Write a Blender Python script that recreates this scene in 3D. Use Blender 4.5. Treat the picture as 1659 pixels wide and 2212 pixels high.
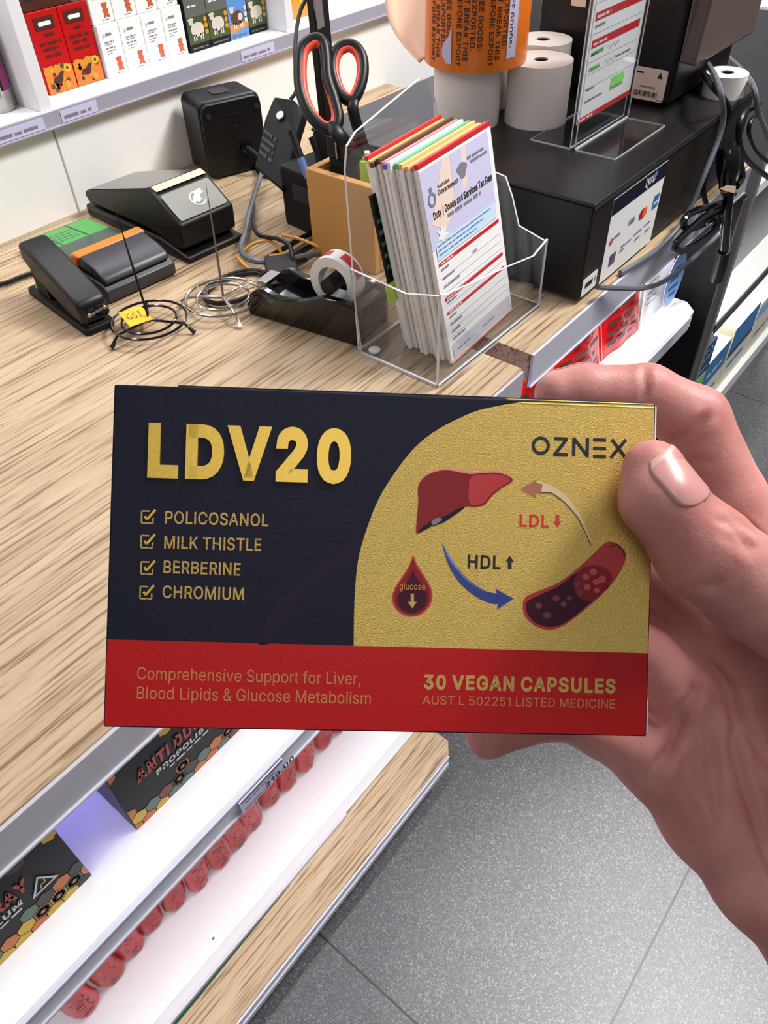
import bpy, bmesh, math, random
import numpy as np
from mathutils import Vector, Matrix
random.seed(7)
for o in list(bpy.data.objects):
    bpy.data.objects.remove(o)
SC = bpy.context.scene
COL = SC.collection
PI = math.pi

# ------------------------------------------------------------------ camera
FPX, CX, CY = 1640.65, 829.5, 1106.0
RC = np.array([[0.6279271317167665, -0.7777522170281604, -0.028443033623992704],
               [-0.5641365474635384, -0.42967699457086056, -0.7050727878400014],
               [0.5361506067047518, 0.4587800881079448, -0.7085642932619401]])
CT = 0.90                      # counter height
CAM = np.array([0.0, 0.0, CT + 0.44])
cd = bpy.data.cameras.new('camera')
cam = bpy.data.objects.new('camera', cd)
COL.objects.link(cam)
cd.sensor_fit = 'VERTICAL'
cd.sensor_height = 24.0
cd.lens = FPX / 2212.0 * 24.0
cd.clip_start = 0.01
mw = Matrix.Identity(4)
for i in range(3):
    mw[i][0] = RC[0, i]; mw[i][1] = -RC[1, i]; mw[i][2] = -RC[2, i]; mw[i][3] = CAM[i]
cam.matrix_world = mw
SC.camera = cam

# ------------------------------------------------------------------ light
SC.view_settings.view_transform = 'Standard'
SC.view_settings.look = 'None'
SC.view_settings.gamma = 1.0
SC.view_settings.use_curve_mapping = False
SC.view_settings.exposure = 0.2
world = bpy.data.worlds.new('shop_light')
SC.world = world
world.use_nodes = True
world.node_tree.nodes['Background'].inputs[0].default_value = (0.86, 0.88, 1.0, 1)
world.node_tree.nodes['Background'].inputs[1].default_value = 0.22
_nt = world.node_tree
_tc = _nt.nodes.new('ShaderNodeTexCoord'); _sp = _nt.nodes.new('ShaderNodeSeparateXYZ'); _rp = _nt.nodes.new('ShaderNodeValToRGB')
_nt.links.new(_tc.outputs['Generated'], _sp.inputs[0]); _nt.links.new(_sp.outputs[2], _rp.inputs[0])
_rp.color_ramp.elements[0].position = 0.0; _rp.color_ramp.elements[0].color = (0.40, 0.40, 0.46, 1)
_rp.color_ramp.elements[1].position = 0.45; _rp.color_ramp.elements[1].color = (0.92, 0.93, 1.0, 1)
_nt.links.new(_rp.outputs[0], _nt.nodes['Background'].inputs[0])


def area(name, loc, target, size, power, color=(1, 1, 1), size_y=None, spread=PI):
    d = bpy.data.lights.new(name, 'AREA')
    d.energy = power; d.color = color; d.size = size; d.spread = spread
    if size_y:
        d.shape = 'RECTANGLE'; d.size_y = size_y
    o = bpy.data.objects.new(name, d)
    COL.objects.link(o)
    o.location = loc
    o.rotation_euler = (Vector(target) - Vector(loc)).to_track_quat('-Z', 'Y').to_euler()
    return o


def spot(name, loc, target, power, angle, blend=0.5, rad=0.05, color=(1, 1, 1)):
    d = bpy.data.lights.new(name, 'SPOT')
    d.energy = power; d.color = color; d.spot_size = angle; d.spot_blend = blend; d.shadow_soft_size = rad
    o = bpy.data.objects.new(name, d)
    COL.objects.link(o)
    o.location = loc
    o.rotation_euler = (Vector(target) - Vector(loc)).to_track_quat('-Z', 'Y').to_euler()
    return o


# ceiling lamps of the shop, and the strips under the shelves
area('ceiling_lamp', (1.75, -0.25, 2.75), (0.7, 0.5, 0.9), 0.42, 46, (1.0, 0.985, 0.96))
area('ceiling_lamp', (1.25, -0.45, 2.75), (0.6, 0.9, 0.9), 0.6, 19, (1.0, 0.98, 0.97))
area('ceiling_lamp', (-0.8, -0.8, 2.75), (0.0, 0.1, 1.2), 0.8, 5, (1.0, 0.97, 0.95))
spot('ceiling_spot', (0.95, -0.75, 2.75), (0.47, -0.22, 0.0), 330, math.radians(21), 0.6, 0.035, (1, 0.99, 0.97))
area('shelf_light', (0.7, 1.02, 1.62), (0.7, 1.02, 1.0), 1.6, 6, (1.0, 0.98, 0.95), 0.05)
area('shelf_light', (0.0, 0.80, 0.855), (0.0, 0.50, 0.66), 0.9, 7, (0.28, 0.26, 1.0), 0.03)
area('shelf_light', (0.1, 0.345, 0.858), (0.1, 0.42, 0.66), 0.9, 0.45, (1.0, 0.97, 1.0), 0.02)
area('shelf_light', (0.1, 0.36, 0.622), (0.1, 0.50, 0.1), 1.0, 2.0, (0.99, 0.97, 1.0), 0.03)  # strip added at the front to brighten the red pouches
area('shelf_light', (0.9, 0.36, 0.850), (0.9, 0.37, 0.7), 0.5, 1.3, (0.98, 0.97, 1.0), 0.02)
area('shelf_light', (2.3, 0.5, 0.375), (2.3, 0.40, 0.0), 1.1, 3.0, (1, 1, 0.93), 0.03)


# ------------------------------------------------------------------ pixel rays (photograph frame 1659 x 2212)
def ray(px, py):
    return RC.T @ np.array([(px - CX) / FPX, (py - CY) / FPX, 1.0])
def on_z(px, py, z=CT):
    v = ray(px, py); return Vector(CAM + v * ((z - CAM[2]) / v[2]))
def on_y(px, py, y):
    v = ray(px, py); return Vector(CAM + v * (y / v[1]))
def on_x(px, py, x):
    v = ray(px, py); return Vector(CAM + v * (x / v[0]))
def at_d(px, py, d):
    return Vector(CAM + ray(px, py) * d)
def depth_of(p):
    return float(RC[2] @ (np.array(p) - CAM))


# ------------------------------------------------------------------ materials
def newmat(name):
    m = bpy.data.materials.new(name)
    m.use_nodes = True
    nt = m.node_tree
    return m, nt, nt.nodes['Principled BSDF']


def srgb(r, g, b):
    f = lambda c: (c / 255 / 12.92) if c / 255 <= 0.04045 else ((c / 255 + 0.055) / 1.055) ** 2.4
    return (f(r), f(g), f(b), 1.0)


def mat(name, rgb, rough=0.5, metal=0.0, spec=0.5, noise=0.0, nscale=60.0, bump=0.0, bscale=300.0, coat=0.0, sss=0.0):
    m, nt, b = newmat(name)
    c = srgb(*rgb)
    b.inputs['Base Color'].default_value = c
    b.inputs['Roughness'].default_value = rough
    b.inputs['Metallic'].default_value = metal
    b.inputs['Specular IOR Level'].default_value = spec
    if coat:
        b.inputs['Coat Weight'].default_value = coat
        b.inputs['Coat Roughness'].default_value = 0.12
    tc = nt.nodes.new('ShaderNodeTexCoord')
    if noise or not bump:
        n = nt.nodes.new('ShaderNodeTexNoise'); n.inputs['Scale'].default_value = nscale; n.inputs['Detail'].default_value = 4
        nt.links.new(tc.outputs['Object'], n.inputs['Vector'])
        mx = nt.nodes.new('ShaderNodeMix'); mx.data_type = 'RGBA'
        k = max(noise, 0.02)
        mx.inputs[6].default_value = tuple(x * (1 - k) for x in c[:3]) + (1,)
        mx.inputs[7].default_value = tuple(min(1, x * (1 + k)) for x in c[:3]) + (1,)
        nt.links.new(n.outputs['Fac'], mx.inputs[0])
        nt.links.new(mx.outputs[2], b.inputs['Base Color'])
    if bump:
        n2 = nt.nodes.new('ShaderNodeTexNoise'); n2.inputs['Scale'].default_value = bscale; n2.inputs['Detail'].default_value = 3
        nt.links.new(tc.outputs['Object'], n2.inputs['Vector'])
        bp = nt.nodes.new('ShaderNodeBump'); bp.inputs['Strength'].default_value = bump; bp.inputs['Distance'].default_value = 0.001
        nt.links.new(n2.outputs['Fac'], bp.inputs['Height'])
        nt.links.new(bp.outputs['Normal'], b.inputs['Normal'])
    return m


def wood_mat(name, light, dark, streak, scale=1.0, rough=0.45):
    m, nt, b = newmat(name)
    tc = nt.nodes.new('ShaderNodeTexCoord')
    mp = nt.nodes.new('ShaderNodeMapping'); mp.inputs['Scale'].default_value = (2.2 * scale, 42 * scale, 42 * scale)
    nt.links.new(tc.outputs['Object'], mp.inputs['Vector'])
    # broad bands
    n1 = nt.nodes.new('ShaderNodeTexNoise'); n1.inputs['Scale'].default_value = 0.8; n1.inputs['Detail'].default_value = 3
    nt.links.new(mp.outputs[0], n1.inputs['Vector'])
    r1 = nt.nodes.new('ShaderNodeValToRGB')
    r1.color_ramp.elements[0].position = 0.32; r1.color_ramp.elements[0].color = srgb(*dark)
    r1.color_ramp.elements[1].position = 0.66; r1.color_ramp.elements[1].color = srgb(*light)
    nt.links.new(n1.outputs['Fac'], r1.inputs[0])
    # fine pores
    mp2 = nt.nodes.new('ShaderNodeMapping'); mp2.inputs['Scale'].default_value = (9 * scale, 260 * scale, 260 * scale)
    nt.links.new(tc.outputs['Object'], mp2.inputs['Vector'])
    n2 = nt.nodes.new('ShaderNodeTexNoise'); n2.inputs['Scale'].default_value = 1.0; n2.inputs['Detail'].default_value = 4; n2.inputs['Roughness'].default_value = 0.6
    nt.links.new(mp2.outputs[0], n2.inputs['Vector'])
    r2 = nt.nodes.new('ShaderNodeValToRGB')
    r2.color_ramp.elements[0].position = 0.36; r2.color_ramp.elements[0].color = (1, 1, 1, 1)
    r2.color_ramp.elements[1].position = 0.50; r2.color_ramp.elements[1].color = (0, 0, 0, 1)
    nt.links.new(n2.outputs['Fac'], r2.inputs[0])
    mx = nt.nodes.new('ShaderNodeMix'); mx.data_type = 'RGBA'
    nt.links.new(r2.outputs[0], mx.inputs[0])
    nt.links.new(r1.outputs[0], mx.inputs[6]); mx.inputs[7].default_value = srgb(*streak)
    nt.links.new(mx.outputs[2], b.inputs['Base Color'])
    b.inputs['Roughness'].default_value = rough
    b.inputs['Specular IOR Level'].default_value = 0.3
    bp = nt.nodes.new('ShaderNodeBump'); bp.inputs['Strength'].default_value = 0.25; bp.inputs['Distance'].default_value = 0.0006; bp.invert = True
    nt.links.new(r2.outputs[0], bp.inputs['Height'])
    nt.links.new(bp.outputs[0], b.inputs['Normal'])
    return m


def glass_mat(name, rgb=(250, 251, 252), rough=0.03, op=0.05, top=0.30):
    """thin clear plastic: mostly see-through, reflecting at a glancing angle"""
    m, nt, b = newmat(name)
    nt.nodes.remove(b)
    out = nt.nodes['Material Output']
    tr = nt.nodes.new('ShaderNodeBsdfTransparent'); tr.inputs[0].default_value = srgb(*rgb)
    gl = nt.nodes.new('ShaderNodeBsdfGlossy'); gl.inputs['Color'].default_value = srgb(238, 240, 242); gl.inputs['Roughness'].default_value = rough
    fr = nt.nodes.new('ShaderNodeLayerWeight'); fr.inputs[0].default_value = 0.5
    pw = nt.nodes.new('ShaderNodeMath'); pw.operation = 'POWER'; pw.inputs[1].default_value = 4.0
    nt.links.new(fr.outputs['Facing'], pw.inputs[0])
    mr = nt.nodes.new('ShaderNodeMapRange'); mr.inputs['To Min'].default_value = op; mr.inputs['To Max'].default_value = top
    nt.links.new(pw.outputs[0], mr.inputs['Value'])
    mx = nt.nodes.new('ShaderNodeMixShader')
    nt.links.new(mr.outputs[0], mx.inputs[0]); nt.links.new(tr.outputs[0], mx.inputs[1]); nt.links.new(gl.outputs[0], mx.inputs[2])
    nt.links.new(mx.outputs[0], out.inputs[0])
    return m


def floor_mat():
    m, nt, b = newmat('speckled_tile')
    tc = nt.nodes.new('ShaderNodeTexCoord')
    v = nt.nodes.new('ShaderNodeTexVoronoi'); v.inputs['Scale'].default_value = 520
    nt.links.new(tc.outputs['Object'], v.inputs['Vector'])
    sep = nt.nodes.new('ShaderNodeSeparateColor'); nt.links.new(v.outputs['Color'], sep.inputs[0])
    r = nt.nodes.new('ShaderNodeValToRGB')
    e = r.color_ramp.elements
    e[0].position = 0.0; e[0].color = srgb(62, 62, 66)
    e[1].position = 0.80; e[1].color = srgb(92, 92, 96)
    x = e.new(0.96); x.color = srgb(122, 122, 125)
    x = e.new(0.10); x.color = srgb(72, 72, 76)
    nt.links.new(sep.outputs[0], r.inputs[0])
    n = nt.nodes.new('ShaderNodeTexNoise'); n.inputs['Scale'].default_value = 9; n.inputs['Detail'].default_value = 5
    nt.links.new(tc.outputs['Object'], n.inputs['Vector'])
    mx = nt.nodes.new('ShaderNodeMix'); mx.data_type = 'RGBA'; mx.blend_type = 'MULTIPLY'; mx.inputs[0].default_value = 0.55
    nt.links.new(r.outputs[0], mx.inputs[6]); nt.links.new(n.outputs['Color'], mx.inputs[7])
    n.inputs['Roughness'].default_value = 0.6
    cr = nt.nodes.new('ShaderNodeValToRGB'); cr.color_ramp.elements[0].color = (0.62, 0.62, 0.62, 1); cr.color_ramp.elements[1].color = (1.2, 1.2, 1.2, 1)
    nt.links.new(n.outputs['Fac'], cr.inputs[0]); nt.links.new(cr.outputs[0], mx.inputs[7])
    # grout
    sx = nt.nodes.new('ShaderNodeSeparateXYZ'); nt.links.new(tc.outputs['Object'], sx.inputs[0])
    def line(out, off):
        a = nt.nodes.new('ShaderNodeMath'); a.operation = 'ADD'; a.inputs[1].default_value = -off + 60.0
        nt.links.new(out, a.inputs[0])
        mo = nt.nodes.new('ShaderNodeMath'); mo.operation = 'MODULO'; mo.inputs[1].default_value = 0.6
        nt.links.new(a.outputs[0], mo.inputs[0])
        lt = nt.nodes.new('ShaderNodeMath'); lt.operation = 'LESS_THAN'; lt.inputs[1].default_value = 0.0035
        nt.links.new(mo.outputs[0], lt.inputs[0])
        return lt
    a = line(sx.outputs[0], 0.205); c = line(sx.outputs[1], -0.073)
    mxm = nt.nodes.new('ShaderNodeMath'); mxm.operation = 'MAXIMUM'
    nt.links.new(a.outputs[0], mxm.inputs[0]); nt.links.new(c.outputs[0], mxm.inputs[1])
    m2 = nt.nodes.new('ShaderNodeMix'); m2.data_type = 'RGBA'
    nt.links.new(mxm.outputs[0], m2.inputs[0]); nt.links.new(mx.outputs[2], m2.inputs[6]); m2.inputs[7].default_value = srgb(34, 34, 36)
    nt.links.new(m2.outputs[2], b.inputs['Base Color'])
    b.inputs['Roughness'].default_value = 0.42
    bp = nt.nodes.new('ShaderNodeBump'); bp.inputs['Strength'].default_value = 0.07; bp.inputs['Distance'].default_value = 0.0005
    nt.links.new(sep.outputs[1], bp.inputs['Height']); nt.links.new(bp.outputs[0], b.inputs['Normal'])
    return m


M = {}
M['wood'] = wood_mat('oak_laminate', (194, 170, 141), (175, 149, 118), (124, 96, 71))
M['wood_end'] = mat('oak_edge', (148, 120, 72), 0.5, noise=0.15, nscale=120)
M['plywood'] = mat('pine_board', (212, 156, 86), 0.5, noise=0.07, nscale=14)
M['floor'] = floor_mat()
M['white'] = mat('white_laminate', (246, 246, 243), 0.35, bump=0.02)
M['white2'] = mat('white_card', (240, 239, 236), 0.55)
M['shelf'] = mat('white_shelf', (236, 236, 240), 0.4)
M['rail'] = mat('grey_rail', (204, 203, 216), 0.3, spec=0.6)
M['rail_wall'] = mat('lilac_grey_rail', (166, 163, 178), 0.32)
M['band'] = mat('brushed_edge', (186, 182, 190), 0.4, 0.0, noise=0.10, nscale=40)
M['black'] = mat('black_plastic', (15, 14, 16), 0.42, spec=0.38, bump=0.08, bscale=900)
M['black_gloss'] = mat('glossy_black', (9, 9, 11), 0.12, coat=0.3)
M['black_matt'] = mat('matt_black', (17, 16, 18), 0.6, spec=0.3, bump=0.15, bscale=700)
M['drawer_top'] = mat('worn_black_metal', (25, 22, 22), 0.34, spec=0.45, noise=0.35, nscale=9)
M['drawer_front'] = mat('brown_black_metal', (34, 27, 22), 0.38, spec=0.4, noise=0.1)  # brown cast of reflections painted into the black drawer's colour
M['grey_dark'] = mat('dark_grey_plastic', (44, 44, 52), 0.4)
M['grey_mid'] = mat('grey_plastic', (120, 118, 122), 0.35)
M['grey_plate'] = mat('grey_keypad_cover', (128, 128, 122), 0.45)
M['taupe'] = mat('taupe_panel', (92, 78, 72), 0.45)  # reflections on the black printer front, put into the colour
M['orange'] = mat('orange_plastic', (245, 120, 35), 0.4)
M['scissor_red'] = mat('red_orange_rubber', (226, 74, 52), 0.45)
M['green'] = mat('green_screen', (60, 150, 62), 0.35)
M['green_dark'] = mat('dark_green_screen', (38, 62, 52), 0.2)
M['green_edge'] = mat('green_glass_edge', (24, 66, 46), 0.25)
M['green_pad'] = mat('green_pad', (30, 128, 92), 0.4)
M['lime'] = mat('lime_plastic', (178, 226, 40), 0.35)
M['chrome'] = mat('chrome_wire', (205, 200, 190), 0.16, 1.0)
M['steel'] = mat('steel', (176, 172, 168), 0.25, 1.0)
M['rod'] = mat('dull_steel_rod', (142, 124, 112), 0.35, 0.8)
M['cable_grey'] = mat('grey_cable_jacket', (104, 106, 114), 0.3)
M['cable_yellow'] = mat('yellow_wire_jacket', (222, 160, 60), 0.4)
M['paper'] = mat('white_paper', (240, 238, 236), 0.7)
M['paper_warm'] = mat('receipt_paper', (240, 232, 226), 0.7)
M['paper_cream'] = mat('pale_orange_liner', (226, 186, 160), 0.55)
M['red'] = mat('red_print', (204, 34, 38), 0.5)
M['red_card'] = mat('red_card', (184, 18, 20), 0.42, spec=0.25, bump=0.05, bscale=900)
M['navy'] = mat('navy_card', (24, 24, 42), 0.5, spec=0.2, bump=0.06, bscale=900)
M['navy_light'] = mat('navy_wave_ink', (31, 29, 50), 0.5, spec=0.2)
M['purple_ink'] = mat('dark_purple_ink', (36, 24, 42), 0.5, spec=0.2)
M['gold'] = mat('gold_foil_card', (220, 186, 98), 0.42, 0.4, noise=0.09, nscale=2600, bump=0.30, bscale=2600)
M['gold_foil'] = mat('raised_gold_foil', (214, 178, 76), 0.34, 0.6, bump=0.06, bscale=4200)
M['gold_ink'] = mat('gold_ink', (198, 160, 82), 0.45, 0.3)
M['gold_ink_red'] = mat('gold_ink_on_red', (196, 122, 66), 0.5)
M['ink'] = mat('black_ink', (26, 24, 32), 0.55)
M['ink_soft'] = mat('grey_ink', (128, 126, 138), 0.6)
M['ink_line'] = mat('pale_line_ink', (196, 196, 208), 0.6)
M['liver'] = mat('dark_red_ink', (136, 18, 26), 0.4, spec=0.25)
M['liver_light'] = mat('bright_red_ink', (186, 30, 34), 0.4)
M['ldl_red'] = mat('orange_red_ink', (214, 48, 28), 0.45)
M['vessel_dark'] = mat('plum_ink', (66, 12, 36), 0.4, spec=0.2)
M['cell'] = mat('rose_ink', (200, 62, 66), 0.4)
M['cell_dark'] = mat('dull_rose_ink', (112, 38, 58), 0.4)
M['pink_edge'] = mat('pink_highlight_ink', (226, 140, 120), 0.4)
M['blue_ink'] = mat('royal_blue_ink', (26, 52, 130), 0.4)
M['blue_ink_light'] = mat('light_blue_ink', (96, 130, 196), 0.4)
M['bronze_ink'] = mat('bronze_ink', (172, 110, 84), 0.35, 0.3)
M['bronze_light'] = mat('pale_bronze_ink', (226, 200, 158), 0.3, 0.3)
M['orange_roll'] = mat('orange_label_film', (226, 116, 26), 0.3, bump=0.03)
M['orange_ink'] = mat('dark_brown_ink', (70, 30, 16), 0.5)
M['red_film'] = mat('red_plastic_film', (190, 14, 18), 0.3, spec=0.25, noise=0.4, nscale=120, bump=0.35, bscale=160)
M['pink_film'] = mat('pinkish_red_film', (204, 48, 54), 0.3, spec=0.25, noise=0.4, nscale=120, bump=0.35, bscale=160)
M['charcoal_card'] = mat('charcoal_card', (19, 20, 25), 0.5, spec=0.25)
M['olive_card'] = mat('olive_grey_card', (84, 86, 78), 0.55)
M['hex_orange'] = mat('hex_orange', (206, 116, 60), 0.5)
M['hex_yellow'] = mat('hex_yellow', (214, 178, 52), 0.5)
M['hex_teal'] = mat('hex_teal', (92, 124, 108), 0.5)
M['hex_brown'] = mat('hex_brown', (128, 60, 52), 0.5)
M['hex_black'] = mat('hex_dark', (54, 54, 54), 0.5)
M['red_letter'] = mat('red_lettering', (196, 72, 58), 0.5)
M['white_ink'] = mat('white_ink', (226, 226, 226), 0.5)
M['clear'] = glass_mat('clear_acrylic')
M['clear_film'] = glass_mat('clear_film', (255, 254, 254), 0.12, 0.01, 0.08)
M['clear_edge'] = mat('acrylic_edge', (214, 214, 218), 0.25, spec=0.6)
M['blue_box'] = mat('blue_card', (30, 120, 190), 0.4)
M['blue_dark'] = mat('deep_blue_card', (16, 52, 96), 0.4)
M['green_box'] = mat('leaf_green_card', (120, 200, 84), 0.4)
M['cyan_label'] = mat('pale_blue_label', (140, 190, 236), 0.5)
M['cyan_ink'] = mat('mid_blue_ink', (52, 112, 180), 0.5)
M['cream'] = mat('cream_card', (236, 233, 214), 0.5)
M['amber'] = mat('amber_card', (206, 140, 46), 0.4)
M['yellow_tag'] = mat('yellow_tape', (224, 178, 34), 0.6)
M['bear'] = mat('brick_orange_ink', (198, 92, 58), 0.5)
M['grass_ink'] = mat('meadow_green_ink', (62, 78, 40), 0.5)
M['smoke_card'] = mat('smoky_grey_card', (96, 98, 92), 0.5)
M['sky_card'] = mat('sky_blue_card', (92, 140, 204), 0.5)
M['wool'] = mat('wool_ink', (206, 196, 182), 0.6)
M['brown_ink'] = mat('brown_ink', (92, 58, 36), 0.5)
M['lilac'] = mat('lilac_ink', (206, 202, 232), 0.6)
M['peach_ink'] = mat('peach_ink', (240, 214, 200), 0.6)
M['pale_blue'] = mat('pale_blue_ink', (206, 226, 242), 0.6)
M['highlight'] = mat('green_highlighter', (146, 232, 110), 0.6)
M['magenta'] = mat('magenta_ink', (150, 44, 110), 0.4)
M['can_blue'] = mat('blue_ink', (40, 84, 168), 0.4)
M['kraft'] = mat('pale_tan_card', (222, 186, 160), 0.5)
M['nail'] = mat('fingernail', (212, 152, 146), 0.3, coat=0.15)
M['nail_tip'] = mat('nail_edge', (220, 182, 168), 0.4)


def skin_mat():
    m, nt, b = newmat('skin')
    tc = nt.nodes.new('ShaderNodeTexCoord')
    n = nt.nodes.new('ShaderNodeTexNoise'); n.inputs['Scale'].default_value = 45; n.inputs['Detail'].default_value = 5
    nt.links.new(tc.outputs['Object'], n.inputs['Vector'])
    r = nt.nodes.new('ShaderNodeValToRGB')
    r.color_ramp.elements[0].position = 0.3; r.color_ramp.elements[0].color = srgb(192, 124, 116)
    r.color_ramp.elements[1].position = 0.7; r.color_ramp.elements[1].color = srgb(220, 158, 150)
    nt.links.new(n.outputs['Fac'], r.inputs[0])
    nt.links.new(r.outputs[0], b.inputs['Base Color'])
    b.inputs['Roughness'].default_value = 0.5
    b.inputs['Specular IOR Level'].default_value = 0.35
    b.inputs['Subsurface Weight'].default_value = 0.35
    b.inputs['Subsurface Radius'].default_value = (1.0, 0.3, 0.16)
    b.inputs['Subsurface Scale'].default_value = 0.005
    v = nt.nodes.new('ShaderNodeTexNoise'); v.inputs['Scale'].default_value = 900; v.inputs['Detail'].default_value = 3
    nt.links.new(tc.outputs['Object'], v.inputs['Vector'])
    bp = nt.nodes.new('ShaderNodeBump'); bp.inputs['Strength'].default_value = 0.25; bp.inputs['Distance'].default_value = 0.0005
    nt.links.new(v.outputs['Fac'], bp.inputs['Height']); nt.links.new(bp.outputs[0], b.inputs['Normal'])
    return m


M['skin'] = skin_mat()


# ------------------------------------------------------------------ mesh helpers
class MB:
    """collects shapes into ONE mesh"""
    def __init__(self):
        self.v = []; self.f = []; self.m = []; self.mats = []
    def mi(self, k):
        if k not in self.mats:
            self.mats.append(k)
        return self.mats.index(k)
    def add(self, verts, faces, mat):
        o = len(self.v); i = self.mi(mat)
        self.v += [tuple(p) for p in verts]
        for f in faces:
            self.f.append(tuple(o + k for k in f)); self.m.append(i)
        return self
    def box(self, x0, x1, y0, y1, z0, z1, mat):
        vs = [(x, y, z) for z in (z0, z1) for y in (y0, y1) for x in (x0, x1)]
        return self.add(vs, [(0, 2, 3, 1), (4, 5, 7, 6), (0, 1, 5, 4), (2, 6, 7, 3), (0, 4, 6, 2), (1, 3, 7, 5)], mat)
    def hexa(self, p, mat):
        """8 points: bottom four then top four, same winding seen from above (ccw)"""
        return self.add(p, [(3, 2, 1, 0), (4, 5, 6, 7), (0, 1, 5, 4), (1, 2, 6, 5), (2, 3, 7, 6), (3, 0, 4, 7)], mat)
    def prism(self, poly, a, b, mat, fn=None):
        """2-D polygon extruded from a to b; fn(u, v, w) -> point"""
        fn = fn or (lambda u, v, w: (u, v, w))
        n = len(poly)
        ar = sum(poly[i][0] * poly[(i + 1) % n][1] - poly[(i + 1) % n][0] * poly[i][1] for i in range(n))
        if ar < 0:
            poly = poly[::-1]
        vs = [fn(u, v, a) for u, v in poly] + [fn(u, v, b) for u, v in poly]
        fs = [tuple(range(n - 1, -1, -1)), tuple(range(n, 2 * n))] + [(i, (i + 1) % n, n + (i + 1) % n, n + i) for i in range(n)]
        return self.add(vs, fs, mat)
    def lathe(self, prof, mat, c=(0, 0, 0), n=40, axis='z', caps=True, ax=None):
        vs = []
        for r, z in prof:
            for k in range(n):
                t = 2 * PI * k / n
                p = (r * math.cos(t), r * math.sin(t), z)
                if axis == 'x':
                    p = (p[2], p[0], p[1])
                elif axis == 'y':
                    p = (p[1], p[2], p[0])
                vs.append((p[0] + c[0], p[1] + c[1], p[2] + c[2]))
        fs = []
        for j in range(len(prof) - 1):
            for k in range(n):
                a = j * n + k; b = j * n + (k + 1) % n
                fs.append((a, b, b + n, a + n))
        if caps:
            fs.append(tuple(range(n - 1, -1, -1)))
            fs.append(tuple((len(prof) - 1) * n + k for k in range(n)))
        return self.add(vs, fs, mat)
    def tube(self, pts, r, mat, n=10, closed=False, sm=0, rfun=None, flat=1.0):
        pts = [Vector(p) for p in pts]
        if sm:
            pts = catmull(pts, sm, closed)
        L = len(pts); up = Vector((0, 0, 1)); vs = []
        prev = None
        for i, p in enumerate(pts):
            if closed:
                t = pts[(i + 1) % L] - pts[i - 1]
            else:
                t = pts[min(i + 1, L - 1)] - pts[max(i - 1, 0)]
            if t.length < 1e-9:
                t = Vector((1, 0, 0))
            t.normalize()
            if prev is None:
                a = up.cross(t)
                if a.length < 1e-3:
                    a = Vector((1, 0, 0)).cross(t)
            else:
                a = prev - t * prev.dot(t)
            a.normalize(); prev = a
            b = t.cross(a)
            rr = rfun(i / max(1, L - 1)) * r if rfun else r
            for k in range(n):
                q = 2 * PI * k / n
                vs.append(p + a * (rr * math.cos(q)) + b * (rr * flat * math.sin(q)))
        fs = []
        for i in range(L if closed else L - 1):
            for k in range(n):
                a = i * n + k; b = i * n + (k + 1) % n
                c = ((i + 1) % L) * n + (k + 1) % n; d = ((i + 1) % L) * n + k
                fs.append((a, b, c, d))
        if not closed:
            fs.append(tuple(range(n - 1, -1, -1))); fs.append(tuple((L - 1) * n + k for k in range(n)))
        return self.add(vs, fs, mat)
    def sphere(self, c, r, mat, n=16, sz=1.0):
        prof = [(max(1e-5, r * math.sin(PI * k / n)), -r * sz * math.cos(PI * k / n)) for k in range(n + 1)]
        return self.lathe(prof, mat, c, n * 2)
    def rbox(self, x0, x1, y0, y1, z0, z1, rad, mat, seg=5):
        """box with rounded vertical corners"""
        pts = rrect(x0, x1, y0, y1, rad, seg)
        return self.prism(pts, z0, z1, mat)
    def build(self, name, parent=None, smooth=False, bevel=0.0, seg=2, kind=None, label=None, xf=None):
        me = bpy.data.meshes.new(name)
        vs = self.v if xf is None else [tuple(xf(p)) for p in self.v]
        me.from_pydata(vs, [], self.f)
        for k in self.mats:
            me.materials.append(M[k] if isinstance(k, str) else k)
        me.polygons.foreach_set('material_index', self.m)
        me.update()
        bm = bmesh.new(); bm.from_mesh(me)
        bmesh.ops.recalc_face_normals(bm, faces=bm.faces)
        bm.to_mesh(me); bm.free()
        if smooth:
            me.shade_smooth() if hasattr(me, 'shade_smooth') else me.polygons.foreach_set('use_smooth', [True] * len(me.polygons))
            if smooth != 'all':
                try:
                    me.set_sharp_from_angle(angle=math.radians(smooth if smooth is not True else 40))
                except Exception:
                    pass
        o = bpy.data.objects.new(name, me)
        COL.objects.link(o)
        if parent is not None:
            o.parent = parent
        if bevel:
            md = o.modifiers.new('bevel', 'BEVEL'); md.width = bevel; md.segments = seg; md.limit_method = 'ANGLE'; md.angle_limit = math.radians(35)
        if kind:
            o['kind'] = kind
        if label:
            o['label'] = label
        return o


def catmull(pts, n, closed=False):
    L = len(pts); out = []
    rng = range(L) if closed else range(L - 1)
    for i in rng:
        p0 = pts[(i - 1) % L] if closed or i > 0 else pts[i]
        p1 = pts[i]; p2 = pts[(i + 1) % L]
        p3 = pts[(i + 2) % L] if closed or i + 2 < L else p2
        for k in range(n):
            t = k / n
            out.append(0.5 * ((2 * p1) + (p2 - p0) * t + (2 * p0 - 5 * p1 + 4 * p2 - p3) * t * t + (3 * p1 - p0 - 3 * p2 + p3) * t ** 3))
    if not closed:
        out.append(pts[-1])
    return out


def sm2(pts, n=4, closed=True):
    return [(p.x, p.y) for p in catmull([Vector((a, b, 0)) for a, b in pts], n, closed)]


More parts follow.
